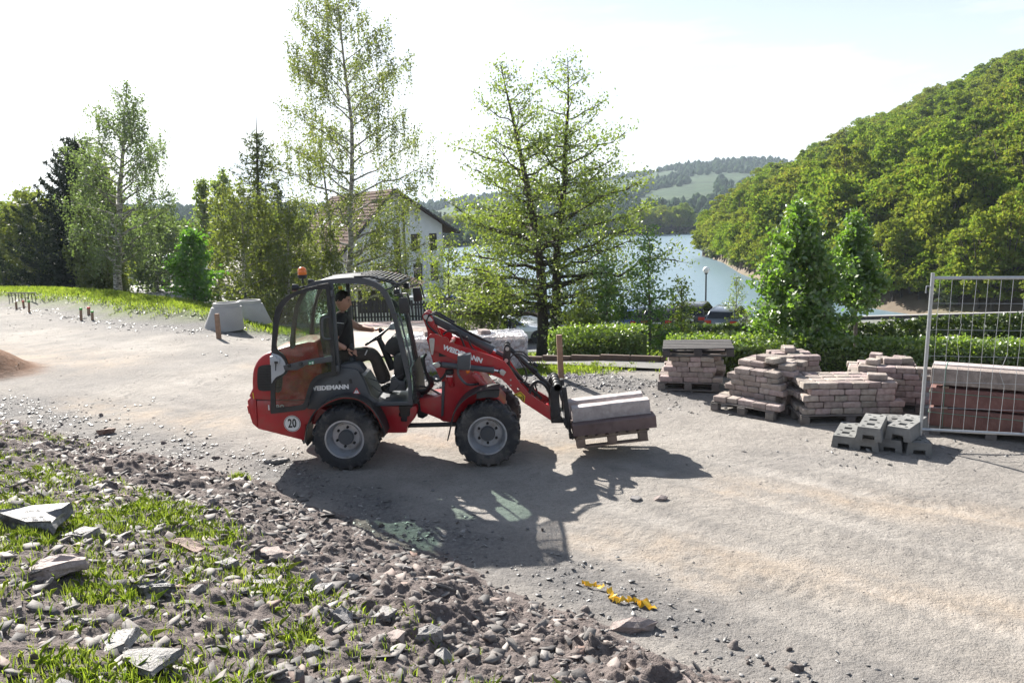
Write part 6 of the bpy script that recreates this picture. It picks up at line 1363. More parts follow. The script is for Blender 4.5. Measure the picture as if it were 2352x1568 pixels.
# ------------------------------------------------------------------ trees
def leafmesh(name, P, size, rs, m, parent, aspect=.55, hang=0., origin=None, svar=.35):
    P = np.asarray(P, float); n = len(P); a = rs.normal(size=(n, 3)); a[:, 2] -= hang; a /= np.linalg.norm(a, axis=1)[:, None] + 1e-9
    c = rs.normal(size=(n, 3)); b = np.cross(a, c); b /= np.linalg.norm(b, axis=1)[:, None] + 1e-9
    s = size * (1 + svar * rs.uniform(-1, 1, n))[:, None]
    V_ = np.stack([P - a * s, P + b * s * aspect, P + a * s, P - b * s * aspect], 1).reshape(-1, 3)
    return npmesh(name, V_, np.arange(4 * n).reshape(n, 4), m, parent, origin=tuple(org(parent)) if parent is not None else (origin or (0, 0, 0)))
def mktree(name, label, base, top, r0, crownL, rs, bark, leaf, nb=36, ns=8, nl=60, h0=.15, elev=(.2, .8), curv=-.1, lsize=.045, jit=.09, hang=0, grp=None, cat='tree', lean=None, sub=.42, bend=None, leafasp=.55, second=None, wob=.03, trunk_vis=1., az0=0.):
    """base, top: world; crownL(h) crown radius at height fraction h"""
    base = np.array(base, float); top = np.array(top, float); Ht = top[2] - base[2]
    root = thing(name, label, cat, tuple(base), grp)
    tt = np.linspace(0, 1, 14); wobv = np.cumsum(rs.normal(0, wob, (14, 2)), 0) * Ht * .12; wobv -= np.outer(tt, wobv[-1])
    T = base[None] + np.outer(tt, top - base); T[:, :2] += wobv
    if bend is not None:
        for q, (dx, dy) in zip(range(14), [bend(t) for t in tt]): T[q, 0] += dx; T[q, 1] += dy
    tr_ = lambda h: np.array([np.interp(h, tt, T[:, j]) for j in range(3)])
    B = MB(); B.tube([tuple(p) for p in T], [r0 * (1.15 if t == 0 else 1) * max(.06, (1 - t) ** .85) for t in tt], 8)
    LP = []; Lmax = max(crownL(q) for q in tt)
    def strand(p, L_):
        n = max(3, int(L_ / .05)); z = np.linspace(0, L_, n); q = np.repeat(np.array(p)[None], n, 0); q[:, 2] -= z; q[:, 0] += np.cumsum(rs.normal(0, .006, n)); q[:, 1] += np.cumsum(rs.normal(0, .006, n)); return q
    for i in range(nb):
        h = h0 + (1 - h0) * ((i + rs.rand()) / nb) ** 1.12; h = min(h, .985); st = tr_(h); az = az0 + i * 2.4 + rs.uniform(-.4, .4)
        Lb = crownL(h) * rs.uniform(.7, 1.15); 
        if Lb < .08: continue
        e = elev[0] + (elev[1] - elev[0]) * h + rs.uniform(-.12, .12)
        d = np.array([math.cos(az) * math.cos(e), math.sin(az) * math.cos(e), math.sin(e)]); s = np.linspace(0, 1, 6)
        P = st[None] + np.outer(s * Lb, d); P[:, 2] += curv * Lb * s ** 2; P[1:] += rs.normal(0, .025 * Lb, (5, 3))
        rb = max(.008, r0 * (1 - h) ** .8 * .42); B.tube([tuple(p) for p in P], [rb * (1 - .8 * q) + .003 for q in s], 5, cap=False)
        ne = max(2, int(round(ns * min(1, .2 + Lb / Lmax))))
        for k in range(ne):
            q = .22 + .78 * (k + rs.rand()) / ne; p0 = np.array([np.interp(q, s, P[:, j]) for j in range(3)])
            a2 = az + (1 if k % 2 else -1) * rs.uniform(.5, 1.2); e2 = e + rs.uniform(-.35, .45); L2 = Lb * sub * (1.15 - .6 * q) * rs.uniform(.6, 1.3)
            d2 = np.array([math.cos(a2) * math.cos(e2), math.sin(a2) * math.cos(e2), math.sin(e2)]); p1 = p0 + d2 * L2 * .55 + rs.normal(0, .03 * L2, 3); p2 = p0 + d2 * L2 + np.array([0, 0, curv * L2 * .8])
            B.tube([tuple(p0), tuple(p1), tuple(p2)], [max(.004, rb * .4), .004, .002], 3, cap=False)
            if hang:
                for _ in range(3 if Lb > .45 * Lmax else 1):
                    f = rs.uniform(.3, 1.05); pp = p0 + (p2 - p0) * f; sd_ = strand(pp, hang * rs.uniform(.35, 1.1)); keep = rs.rand(len(sd_)) < .8; LP.append(sd_[keep] + rs.normal(0, jit * .35, (keep.sum(), 3)))
                    B.tube([tuple(sd_[0]), tuple(sd_[-1])], [.003, .0015], 3, cap=False)
            n = max(2, int(nl * rs.uniform(.6, 1.4) * min(1.25, .12 + 1.15 * L2 / (Lmax * sub * .7)))); f = rs.uniform(.15, 1.08, n)[:, None]; LP.append(p0 + (p2 - p0) * f + rs.normal(0, jit, (n, 3)))
    if second is not None:
        a_, b_, rr_ = second; B.tube([tuple(a_), tuple((np.array(a_) + np.array(b_)) / 2 + np.array([-.1, 0, 0])), tuple(b_)], [rr_, rr_ * .7, rr_ * .2], 7)
    B.build('trunk', bark, root, 60); P = np.concatenate(LP)
    leafmesh('crown', P, lsize, rs, leaf, root, leafasp, .5 if hang else 0)
    return root
def base_at(px, Y): x = float(ray(px, 720)[0]) * Y; return (x, Y, float(H0(x, Y)) - .05)
RS = np.random.RandomState
# crown radii are given in picture pixels and become metres at the tree's own distance
def cw(R_, Y, f): return lambda h: R_ * Y / F * f(h)
conef = lambda h: (1 - h) ** .8 * min(1, .5 + h * 1.8) + .05
bushf = lambda h: (1 - h) ** .5 * min(1, .65 + h)
birf = lambda h: min(1, 2.6 * (1 - h)) ** .8 * min(1, .8 + h * .8)
# alders behind the machine
Y = 23.5; b_ = base_at(1238, Y); t_ = atY(1150, 150, Y)
mktree('alder_tree', 'alder with dark leaning stem right behind the lift arm', b_, t_, .20, cw(275, Y, conef), RS(11), BARK, L_ALDER, nb=48, ns=10, nl=56, h0=.16, elev=(-.05, .5), curv=.10, lsize=.046, jit=.13, bend=lambda t: (.55 * math.sin(t * math.pi) * (1 - t * .4), 0), grp='alders beside the footpath', sub=.5)
Y = 24.2; b_ = base_at(1264, Y); t_ = atY(1304, 132, Y)
mktree('alder_tree', 'straight alder standing nearest the broad wooden stake', b_, t_, .19, cw(295, Y, conef), RS(12), BARK, L_ALDER, nb=50, ns=10, nl=56, h0=.16, elev=(-.1, .5), curv=.08, lsize=.046, jit=.13, grp='alders beside the footpath', az0=1., sub=.5)
# birches
Y = 40; b_ = base_at(800, Y); t_ = atY(775, -70, Y)
mktree('birch_tree', 'tallest birch with pale trunk in front of the white house', b_, t_, .20, cw(190, Y, birf), RS(21), BIRCHB, L_BIRCH, nb=56, ns=11, nl=34, h0=.12, elev=(.25, .75), curv=-.06, lsize=.062, jit=.15, hang=1.35, second=(b_, tuple(atY(735, 330, Y + .6)), .13), wob=.05)
Y = 36; b_ = base_at(272, Y); t_ = atY(292, 188, Y)
mktree('birch_tree', 'slim birch with black-marked trunk rising behind the grass verge', b_, t_, .21, cw(125, Y, birf), RS(22), BIRCHB, L_BIRCH2, nb=42, ns=9, nl=18, h0=.2, elev=(.3, .8), curv=-.06, lsize=.058, jit=.13, hang=1.2, wob=.05)
Y = 40; b_ = base_at(240, Y); t_ = atY(222, 352, Y)
mktree('birch_tree', 'dense yellow-green weeping birch beside the dark pine', b_, t_, .16, cw(58, Y, birf), RS(23), BIRCHB, L_BIRCH, nb=40, ns=8, nl=20, h0=.1, elev=(.1, .8), curv=-.1, lsize=.09, jit=.2, hang=1.4)
Y = 46; b_ = base_at(60, Y); t_ = atY(58, 435, Y)
mktree('birch_tree', 'leafy birch at the road end of the row, beyond the pine', b_, t_, .15, cw(85, Y, birf), RS(24), BIRCHB, L_BIRCH, nb=34, ns=7, nl=18, h0=.15, elev=(.1, .8), curv=-.1, lsize=.1, jit=.22, hang=1.2)
Y = 48; b_ = base_at(-50, Y); t_ = atY(-50, 480, Y)
mktree('birch_tree', 'small birch standing beside the wooden rail', b_, t_, .13, cw(85, Y, birf), RS(25), BIRCHB, L_BIRCH, nb=30, ns=6, nl=18, h0=.15, elev=(.1, .8), curv=-.1, lsize=.1, jit=.22, hang=1.)
Y = 50; b_ = base_at(365, Y); t_ = atY(358, 500, Y)
mktree('birch_tree', 'loose birch behind the slim birch and the sapling', b_, t_, .14, cw(105, Y, birf), RS(26), BIRCHB, L_BIRCH2, nb=34, ns=7, nl=16, h0=.12, elev=(.1, .8), curv=-.1, lsize=.1, jit=.22, hang=1.2)
Y = 32; b_ = base_at(560, Y); t_ = atY(552, 420, Y)
mktree('birch_tree', 'bushy light green birch in front of the spruce', b_, t_, .11, cw(105, Y, birf), RS(27), BIRCHB, L_BIRCH, nb=34, ns=8, nl=14, h0=.06, elev=(.1, .8), curv=-.05, lsize=.07, jit=.16, hang=.8)
Y = 34; b_ = base_at(660, Y); t_ = atY(662, 455, Y)
mktree('birch_tree', 'young birch between the spruce and the tallest birch', b_, t_, .10, cw(85, Y, birf), RS(28), BIRCHB, L_BIRCH, nb=30, ns=7, nl=12, h0=.06, elev=(.1, .8), curv=-.05, lsize=.07, jit=.16, hang=.8)
Y = 37; b_ = base_at(735, Y); t_ = atY(740, 500, Y)
mktree('birch_tree', 'low bushy birch at the foot of the tallest birch', b_, t_, .09, cw(75, Y, birf), RS(29), BIRCHB, L_BIRCH, nb=26, ns=7, nl=12, h0=.06, elev=(.1, .8), curv=-.05, lsize=.075, jit=.16, hang=.8)
# bright sapling
Y = 27.5; b_ = base_at(450, Y); t_ = atY(438, 535, Y)
mktree('maple_sapling', 'bright green bushy maple sapling left of the concrete cones', b_, t_, .06, cw(68, Y, bushf), RS(31), BARKG, L_MAPLE, nb=30, ns=8, nl=18, h0=.05, elev=(.15, 1.), curv=.1, lsize=.07, jit=.10)
# poplars
for (px, ty, sd, lb) in ((468, 412, 32, 'narrow poplar far behind the bright sapling'), (512, 386, 33, 'narrow poplar beside the spruce, taller of the two')):
    b_ = base_at(px, 62); t_ = atY(px, ty, 62); mktree('poplar_tree', lb, b_, t_, .2, lambda h: 1.5 * min(1, 4 * (1 - h)) * min(1, .5 + h), RS(sd), BARKG, L_ALDER, nb=40, ns=5, nl=18, h0=.08, elev=(1.05, 1.25), curv=0, lsize=.12, jit=.16, grp='poplars')
# small bright trees and bushes round the alders
for (px, Y, ty, rr_, sd, lf, lb) in ((1395, 21, 600, 70, 41, L_HORN, 'small round bright tree between the alders and the cone-shaped one'), (1490, 20.5, 520, 78, 42, L_HORN, 'small cone-shaped bright tree beside the lake view'), (1030, 26, 545, 80, 43, L_ALDER, 'leafy hazel bush left of the alder in front of the house corner'), (1105, 25, 610, 75, 44, L_ALDER, 'low hazel bush right behind the alder stem'), (1335, 19.5, 690, 70, 45, L_ALDER, 'low leafy bush at the foot of the straight alder')):
    b_ = base_at(px, Y); t_ = atY(px, ty, Y); mktree('young_tree', lb, b_, t_, .05, cw(rr_, Y, bushf), RS(sd), BARKG, lf, nb=28, ns=7, nl=17, h0=.08, elev=(.1, .8), curv=.05, lsize=.05, jit=.11)
for (px, Y, ty, rr_, sd, lb) in ((1565, 22, 650, 62, 46, 'loose twiggy shrub below the globe lamp'), (1692, 41, 640, 42, 47, 'thin twiggy sapling between globe lamp and hornbeam')):
    b_ = base_at(px, Y); t_ = atY(px, ty, Y); mktree('shrub', lb, b_, t_, .05, cw(rr_, Y, lambda h: (1 - h) ** .4), RS(sd), BARKG, L_ALDER, nb=24, ns=7, nl=12, h0=.05, elev=(.2, 1.1), curv=.05, lsize=.05, jit=.09, cat='shrub')
# hornbeams
Y = 14.2; b_ = base_at(1835, Y); t_ = atY(1836, 468, Y)
mktree('hornbeam_tree', 'broad hornbeam with glossy leaves behind the paver stacks', b_, t_, .06, cw(128, Y, lambda h: (1 - h) ** .65 * min(1, .75 + h)), RS(51), BARKG, L_HORN, nb=60, ns=9, nl=36, h0=.04, elev=(.05, .85), curv=.15, lsize=.048, jit=.075, grp='hornbeams by the hedges')
Y = 15.6; b_ = base_at(1968, Y); t_ = atY(1962, 486, Y)
mktree('hornbeam_tree', 'hornbeam with bare lower stem between the two hedges', b_, t_, .05, cw(90, Y, lambda h: (1 - h) ** .7), RS(52), BARKG, L_HORN, nb=50, ns=9, nl=40, h0=.33, elev=(.05, .9), curv=.1, lsize=.048, jit=.075, grp='hornbeams by the hedges')
# conifers
def conifer(name, label, base, top, r0, R_, rs, leaf, nwh, droop, dens, lsize, open_=.0, h0=.06, grp=None):
    base = np.array(base, float); top = np.array(top, float); Ht = top[2] - base[2]; root = thing(name, label, 'tree', tuple(base), grp); B = MB(); B.tube([tuple(base), tuple(base * .5 + top * .5), tuple(top)], [r0, r0 * .55, .01], 8); LP = []
    for i in range(nwh):
        h = h0 + (.95 - h0) * (i / nwh) ** 1.0; st = base + (top - base) * h; L0 = R_ * (1 - h) ** .85 + .12
        for k in range(6):
            az = k * 1.05 + i * .7 + rs.uniform(-.3, .3); Lb = L0 * rs.uniform(.65, 1.15); d = np.array([math.cos(az), math.sin(az), 0]); s = np.linspace(0, 1, 5)
            P = st + np.outer(s * Lb, d); P[:, 2] += -droop * Lb * np.sin(s * 2.2) * .6 + (.32 + .5 * h) * Lb * s ** 2 * (1 if droop < .3 else .6)
            B.tube([tuple(p) for p in P], [r0 * .18 * (1 - h) + .006, .012, .009, .006, .003], 4, cap=False)
            n = int(dens * Lb / R_ * 66) + 2; f = rs.uniform(.08 + open_, 1.05, n); Q = np.stack([np.interp(f, s, P[:, j]) for j in range(3)], -1); w_ = (1.1 - f)[:, None] * Lb * .24 + .03
            sd_ = np.array([-d[1], d[0], 0]); Q += sd_ * rs.uniform(-1, 1, (n, 1)) * w_ + rs.normal(0, .035, (n, 3)); Q[:, 2] -= np.abs(rs.normal(0, .07 * (1 + droop), n)); LP.append(Q)
    B.build('trunk', BARK, root, 60); leafmesh('crown', np.concatenate(LP), lsize, rs, leaf, root, .22, .35)
b_ = base_at(150, 42); t_ = atY(172, 300, 42); conifer('pine_tree', 'dark, nearly black pine on the left behind the verge', b_, t_, .28, 3.4, RS(61), L_PINE, 30, .1, 2.6, .17)
b_ = base_at(598, 36); t_ = atY(588, 265, 36); conifer('spruce_tree', 'spruce with bare pointed tip left of the tallest birch', b_, t_, .2, 3.1, RS(62), L_SPRUCE, 30, .5, 1.5, .12)
# ------------------------------------------------------------------ hedges
def hedge(label, a, b, w_, h, leaf, dens, lsize, rs, z=None, name='hedge'):
    a = np.array(a[:2], float); b = np.array(b[:2], float); L_ = np.linalg.norm(b - a); d = (b - a) / L_; n_ = np.array([-d[1], d[0]]); c = (a + b) / 2; zc = float(H0(*c)); root = thing(name, label, 'hedge', (c[0], c[1], zc))
    n = int(dens * L_ * (2 * h + w_)); t = rs.rand(n); s = rs.rand(n) * (2 * h + w_); u = np.where(s < h, -w_ / 2, np.where(s < h + w_, s - h - w_ / 2, w_ / 2)); v = np.where(s < h, s, np.where(s < h + w_, h, 2 * h + w_ - s))
    lump = .10 * (fbm(t * L_ * 1.8, u * 4 + v * 3, 3) - .5) * 2; v = v * (1 + lump * 1.2) + np.where((s > h) & (s < h + w_), np.abs(rs.normal(0, .05, n)), 0); u = u * (1 + lump) ; dp = np.abs(rs.normal(0, .05, n)); u -= np.sign(u) * dp
    xy = a + np.outer(t * L_, d) + u[:, None] * n_; zz = H0(xy[:, 0], xy[:, 1]) if z is None else np.full(n, z); P = np.stack([xy[:, 0], xy[:, 1], zz + v + .03], -1)
    leafmesh('foliage', P, lsize, rs, leaf, root, .6)
    B = MB()
    for i in range(int(L_ / .3)):
        p = a + d * (i + .5) * .3; zz = float(H0(*p)) if z is None else z; B.tube([(p[0], p[1], zz - .05), (p[0] + rs.uniform(-.08, .08), p[1], zz + h * .8)], .012, 4)
    B.build('stems', BARKG, root)
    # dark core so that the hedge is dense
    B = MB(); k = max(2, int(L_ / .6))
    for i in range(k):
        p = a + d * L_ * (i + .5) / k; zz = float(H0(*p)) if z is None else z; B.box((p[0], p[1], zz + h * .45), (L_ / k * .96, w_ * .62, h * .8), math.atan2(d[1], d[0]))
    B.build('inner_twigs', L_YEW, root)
h0_ = atY(1532, 800, 13.9); h1_ = (9.8, 12.3)
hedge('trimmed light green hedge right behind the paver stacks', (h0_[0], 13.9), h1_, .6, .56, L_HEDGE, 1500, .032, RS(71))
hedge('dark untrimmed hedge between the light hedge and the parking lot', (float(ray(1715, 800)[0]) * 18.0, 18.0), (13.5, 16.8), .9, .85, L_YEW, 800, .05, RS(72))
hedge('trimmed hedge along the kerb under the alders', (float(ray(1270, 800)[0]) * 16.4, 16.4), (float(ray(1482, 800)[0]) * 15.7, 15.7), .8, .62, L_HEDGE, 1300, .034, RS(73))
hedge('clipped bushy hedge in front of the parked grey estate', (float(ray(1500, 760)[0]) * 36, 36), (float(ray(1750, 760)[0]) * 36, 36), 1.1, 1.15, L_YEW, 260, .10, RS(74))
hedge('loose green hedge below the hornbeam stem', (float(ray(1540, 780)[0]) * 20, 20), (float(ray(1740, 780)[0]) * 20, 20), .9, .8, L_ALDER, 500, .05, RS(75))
# ------------------------------------------------------------------ hillside wood
def hilltree(sd, R_, Hc, trunk, nclump=34, nleaf=62, ls=.26, shape=1.0, leaf=None):
    """returns (trunk mesh, crown mesh), base at the origin"""
    rs = RS(sd); root = bpy.data.objects.new('t', None); COL.objects.link(root); B = MB(); B.tube([(0, 0, -.6), (0, 0, trunk), (rs.uniform(-.3, .3), rs.uniform(-.3, .3), trunk + Hc * .75)], [.2, .15, .03], 6); P = []
    for i in range(nclump):
        z = rs.uniform(-1, 1); a = i * 2.4 + rs.rand(); r = math.sqrt(max(0, 1 - z * z)); k = rs.uniform(.55, 1.0); c = np.array([math.cos(a) * r * R_ * k, math.sin(a) * r * R_ * k, trunk + Hc / 2 + z * Hc / 2 * k * shape]); rc = R_ * rs.uniform(.15, .29)
        if i % 3 == 0: B.tube([(0, 0, trunk * .9), tuple(c)], [.07, .02], 4, cap=False)
        v = rs.normal(size=(nleaf, 3)); v /= np.linalg.norm(v, axis=1)[:, None]; v[:, 2] = np.abs(v[:, 2]) * 1.1 - .35; P.append(c + v * rc * rs.uniform(.55, 1.2, (nleaf, 1)) * np.array([1.1, 1.1, .95]))
    t = B.build('trunk', BARK, root, 60); c = leafmesh('crown', np.concatenate(P), ls, rs, leaf or L_HILL, root, .7); tm, cm = t.data, c.data
    for o in (t, c, root): bpy.data.objects.remove(o)
    return tm, cm
PROTO = [hilltree(100 + i, R_, Hc, tk, int(nc * 1.7), 72, ls * .54) for i, (R_, Hc, tk, nc, ls) in enumerate(((2.6, 5.0, 1.6, 40, .27), (3.0, 5.6, 1.8, 46, .28), (2.3, 5.8, 2.0, 38, .25), (2.8, 4.4, 1.4, 42, .27), (2.0, 5.2, 2.2, 34, .23)))]
PW = hilltree(120, 2.2, 3.6, .3, 36, 60, .22, leaf=L_WILLOW)
def hillconifer(sd):
    o_ = bpy.data.objects.new('t', None); COL.objects.link(o_); conifer('t', 't', (0, 0, -.5), (0, 0, 9.5), .16, 2.0, RS(sd), L_PINE, 20, .2, .9, .2); r = [o for o in bpy.data.objects if o.name.startswith('t') and o.type == 'EMPTY' and o.get('label') == 't'][0]; ms = {ch.name.split('.')[0]: ch.data for ch in r.children}
    for ch in list(r.children): bpy.data.objects.remove(ch)
    bpy.data.objects.remove(r); bpy.data.objects.remove(o_); return ms['trunk'], ms['crown']
PC_ = hillconifer(130)
def puttree(pr, loc, s, rz, label, grp, name='hillside_tree', cat='tree', sz=1.):
    r = thing(name, label, cat, tuple(loc), grp); r.rotation_euler = (0, 0, rz); r.scale = (s, s, s * sz)
    for nm, me in zip(('trunk', 'crown'), pr):
        o = bpy.data.objects.new(nm, me); COL.objects.link(o); o.parent = r
    return r
rs = RS(200); spots = []
for it in range(9000):
    u = rs.rand() ** .9; t = rs.rand() ** 1.05 * 1.04 + .004
    p = hillpt(u, t)
    if p[0] / max(p[1], 1) > .86: continue
    dmin = 3.0 + 1.3 * rs.rand()
    if all((p[0] - q[0]) ** 2 + (p[1] - q[1]) ** 2 > dmin * dmin * (1 + t * .6) for q, _, _ in spots): spots.append((p, u, t))
for u in np.linspace(.02, .86, 52): spots.append((hillpt(u, .012 + .01 * rs.rand()), u, .04))
for u in np.linspace(.5, .9, 26): spots.append((hillpt(u, .05 + .03 * rs.rand()), u, .06))
spots.sort(key=lambda q: q[0][1] ** 2 + q[0][0] ** 2)
print('hill trees', len(spots))
near_ = spots[:300]; far__ = spots[300:]
for i, (p, u, t) in enumerate(near_):
    s = rs.uniform(.8, 1.25) * (.75 if t < .05 else 1); k = rs.rand()
    if t < .12 and k < .22: puttree(PW, (p[0], p[1], p[2] - .2), s * .8, rs.uniform(0, 6), 'grey-green willow bush on the bank across the water', 'willow bushes on the far bank', 'willow_bush', 'bush')
    elif k > .975 and t > .3: puttree(PC_, (p[0], p[1], p[2] - .3), s * .85, rs.uniform(0, 6), 'dark conifer among the broadleaf trees on the hillside', 'conifers on the wooded hillside', 'hillside_conifer')
    else: puttree(PROTO[rs.randint(5)], (p[0], p[1], p[2] - .4), s, rs.uniform(0, 6), 'broadleaf tree in spring green on the wooded hillside', 'broadleaf trees on the wooded hillside', sz=rs.uniform(.85, 1.25))
# the rest of the wood, towards the ridge: one mass of crowns
crowns = []
for tm, cm in PROTO: crowns.append(next(o for o in bpy.data.objects if o.type == 'MESH' and o.data == cm))
me = bpy.data.meshes.new('hillside_wood'); me.from_pydata([(p[0], p[1], p[2] - .4) for p, u, t in far__], [], [])
for an, vals in (('variant', rs.randint(0, 5, len(far__))), ('scl', rs.uniform(.8, 1.3, len(far__))), ('rot', rs.uniform(0, 6.28, len(far__)))):
    a = me.attributes.new(an, 'FLOAT', 'POINT'); a.data.foreach_set('value', np.asarray(vals, dtype=np.float32))
wood = link('hillside_wood', me); tag(wood, kind='stuff')
ng = bpy.data.node_groups.new('hillside_wood', 'GeometryNodeTree'); ng.interface.new_socket('Geometry', in_out='INPUT', socket_type='NodeSocketGeometry'); ng.interface.new_socket('Geometry', in_out='OUTPUT', socket_type='NodeSocketGeometry')
gi = ng.nodes.new('NodeGroupInput'); go_ = ng.nodes.new('NodeGroupOutput'); jn = ng.nodes.new('GeometryNodeJoinGeometry')
def nattr(nm): a = ng.nodes.new('GeometryNodeInputNamedAttribute'); a.data_type = 'FLOAT'; a.inputs['Name'].default_value = nm; return a.outputs['Attribute']
cx_ = ng.nodes.new('ShaderNodeCombineXYZ'); er = ng.nodes.new('FunctionNodeEulerToRotation'); ng.links.new(nattr('rot'), cx_.inputs['Z']); ng.links.new(cx_.outputs[0], er.inputs[0]); sc_at = nattr('scl'); va = nattr('variant')
for i, co in enumerate(crowns):
    oi = ng.nodes.new('GeometryNodeObjectInfo'); oi.inputs['Object'].default_value = co; oi.inputs['As Instance'].default_value = True
    cp = ng.nodes.new('FunctionNodeCompare'); cp.data_type = 'FLOAT'; cp.operation = 'EQUAL'; cp.inputs['Epsilon'].default_value = .1; ng.links.new(va, cp.inputs['A']); cp.inputs['B'].default_value = float(i)
    ip = ng.nodes.new('GeometryNodeInstanceOnPoints'); ng.links.new(gi.outputs[0], ip.inputs['Points']); ng.links.new(cp.outputs[0], ip.inputs['Selection']); ng.links.new(oi.outputs['Geometry'], ip.inputs['Instance']); ng.links.new(er.outputs[0], ip.inputs['Rotation']); ng.links.new(sc_at, ip.inputs['Scale']); ng.links.new(ip.outputs[0], jn.inputs[0])
ng.links.new(jn.outputs[0], go_.inputs[0]); md = wood.modifiers.new('wood', 'NODES'); md.node_group = ng
# mid-distance trees: far shore, behind the house and behind the left car park
for (x0, x1, Y0, Y1, n, zz, lb, grp, sc) in ((1478, 1580, 318, 345, 26, LAKE + .3, 'broadleaf tree on the far shore of the lake', 'trees on the far shore', 1.5), (1000, 1480, 300, 330, 46, LAKE + .3, 'tree on the far shore behind the alders', 'shore trees behind the alders', 1.4),
                                             (-150, 480, 66, 88, 34, None, 'broadleaf tree behind the left car park', 'trees behind the left car park', 1.0), (560, 800, 75, 95, 16, None, 'broadleaf tree behind the white house', 'trees behind the house', 1.0)):
    for i in range(n):
        px = rs.uniform(x0, x1); Y = rs.uniform(Y0, Y1); x = float(ray(px, 600)[0]) * Y; z = (float(H0(x, Y)) if zz is None else zz) - .3
        puttree(PROTO[rs.randint(5)] if rs.rand() > .12 else PC_, (x, Y, z), rs.uniform(.75, 1.15) * sc, rs.uniform(0, 6), lb, grp, 'broadleaf_tree' if True else '')
# woods on the far hill: one mass of crowns
V_ = []; F_ = []; cnt = 0
for it in range(9000):
    px = rs.uniform(-200, 2100); t = rs.rand(); a = fbm(np.array(px / 90.), np.array(t * 5.), 3)
    keep = (t > .93) or a > (.53 if px > 1350 else .45) or (t > .7 and a > .42) or t < .05
    if not keep: continue
    ci = (px + 900) / 3600 * 119; ti = np.interp(t, [0, .06, .15, .3, .45, .6, .75, .9, 1.], range(1, 10)); i0, j0 = int(ti), int(ci); fi, fj = ti - i0, ci - j0; i1 = min(i0 + 1, 9)
    p = (FARH[i0, j0] * (1 - fj) + FARH[i0, j0 + 1] * fj) * (1 - fi) + (FARH[i1, j0] * (1 - fj) + FARH[i1, j0 + 1] * fj) * fi
    hh = rs.uniform(4, 8); rr_ = hh * rs.uniform(.35, .6); con = rs.rand() < .25
    for ring, (z, f) in enumerate(((0, .5), (.35, 1.0), (.7, .75 if not con else .4), (1, .12))):
        for j in range(6): V_.append((p[0] + math.cos(j * 1.047 + ring) * rr_ * f * rs.uniform(.8, 1.2), p[1] + math.sin(j * 1.047 + ring) * rr_ * f, p[2] + hh * z - .5))
    for ring in range(3):
        for j in range(6): F_.append((cnt + ring * 6 + j, cnt + ring * 6 + (j + 1) % 6, cnt + ring * 6 + 6 + (j + 1) % 6, cnt + ring * 6 + 6 + j))
    F_.append((cnt + 18, cnt + 19, cnt + 20, cnt + 21)); cnt += 24
tag(npmesh('far_wood', V_, F_, L_FAR), kind='stuff')
# ------------------------------------------------------------------ rubble, stones, grass
def rockbase(kind, rs, sub=1):
    if kind == 'clod':
        bm = bmesh.new(); bmesh.ops.create_icosphere(bm, subdivisions=sub, radius=1); V_ = np.array([v.co for v in bm.verts]); bm.verts.index_update(); F_ = np.array([[v.index for v in f.verts] for f in bm.faces]); bm.free()
        V_ *= (rs.uniform(.45, 1.35, (len(V_), 1)) if sub == 1 else .25 + 1.35 * fbm(V_[:, 0] * 2.1 + rs.rand() * 50, V_[:, 1] * 2.1 + V_[:, 2] * 2.7, 4, .8)[:, None] * rs.uniform(.8, 1.25, (len(V_), 1))); V_ *= np.array([1, rs.uniform(.7, 1), rs.uniform(.55, .85)]); V_ += rs.normal(0, .06, V_.shape); return V_, F_
    n = rs.randint(5, 8); a = np.linspace(0, 2 * math.pi, n, endpoint=False) + rs.uniform(-.35, .35, n); r = rs.uniform(.35, 1.15, n); el = rs.uniform(.45, .8); h = rs.uniform(.03, .10)
    top = np.stack([np.cos(a) * r * .93, np.sin(a) * r * el * .93, np.full(n, h) + rs.uniform(-.05, .09, n)], -1); bot = np.stack([np.cos(a) * r, np.sin(a) * r * el, np.full(n, -h)], -1)
    V_ = np.concatenate([top, bot, [[0, 0, h + .02]], [[0, 0, -h]]]); F_ = []
    for i in range(n):
        j = (i + 1) % n; F_ += [(i, j, 2 * n), (n + j, n + i, 2 * n + 1), (i, n + i, n + j), (i, n + j, j)]
    return V_, np.array(F_)
rs = RS(300); CLODS = [rockbase('clod', rs) for i in range(8)]; LUMPS = [rockbase('clod', rs, 2) for i in range(8)]; SHARDS = [rockbase('shard', rs) for i in range(12)]
def rots(rs, n, tilt):
    a = rs.uniform(0, 2 * math.pi, n); b = rs.normal(0, tilt, n); c = rs.normal(0, tilt, n); ca, sa, cb, sb, cc, sc_ = np.cos(a), np.sin(a), np.cos(b), np.sin(b), np.cos(c), np.sin(c); R_ = np.zeros((n, 3, 3))
    Rz = np.zeros((n, 3, 3)); Rz[:, 0, 0] = ca; Rz[:, 0, 1] = -sa; Rz[:, 1, 0] = sa; Rz[:, 1, 1] = ca; Rz[:, 2, 2] = 1
    Rx = np.zeros((n, 3, 3)); Rx[:, 0, 0] = 1; Rx[:, 1, 1] = cb; Rx[:, 1, 2] = -sb; Rx[:, 2, 1] = sb; Rx[:, 2, 2] = cb
    Ry = np.zeros((n, 3, 3)); Ry[:, 1, 1] = 1; Ry[:, 0, 0] = cc; Ry[:, 0, 2] = sc_; Ry[:, 2, 0] = -sc_; Ry[:, 2, 2] = cc
    return Rx @ Ry @ Rz
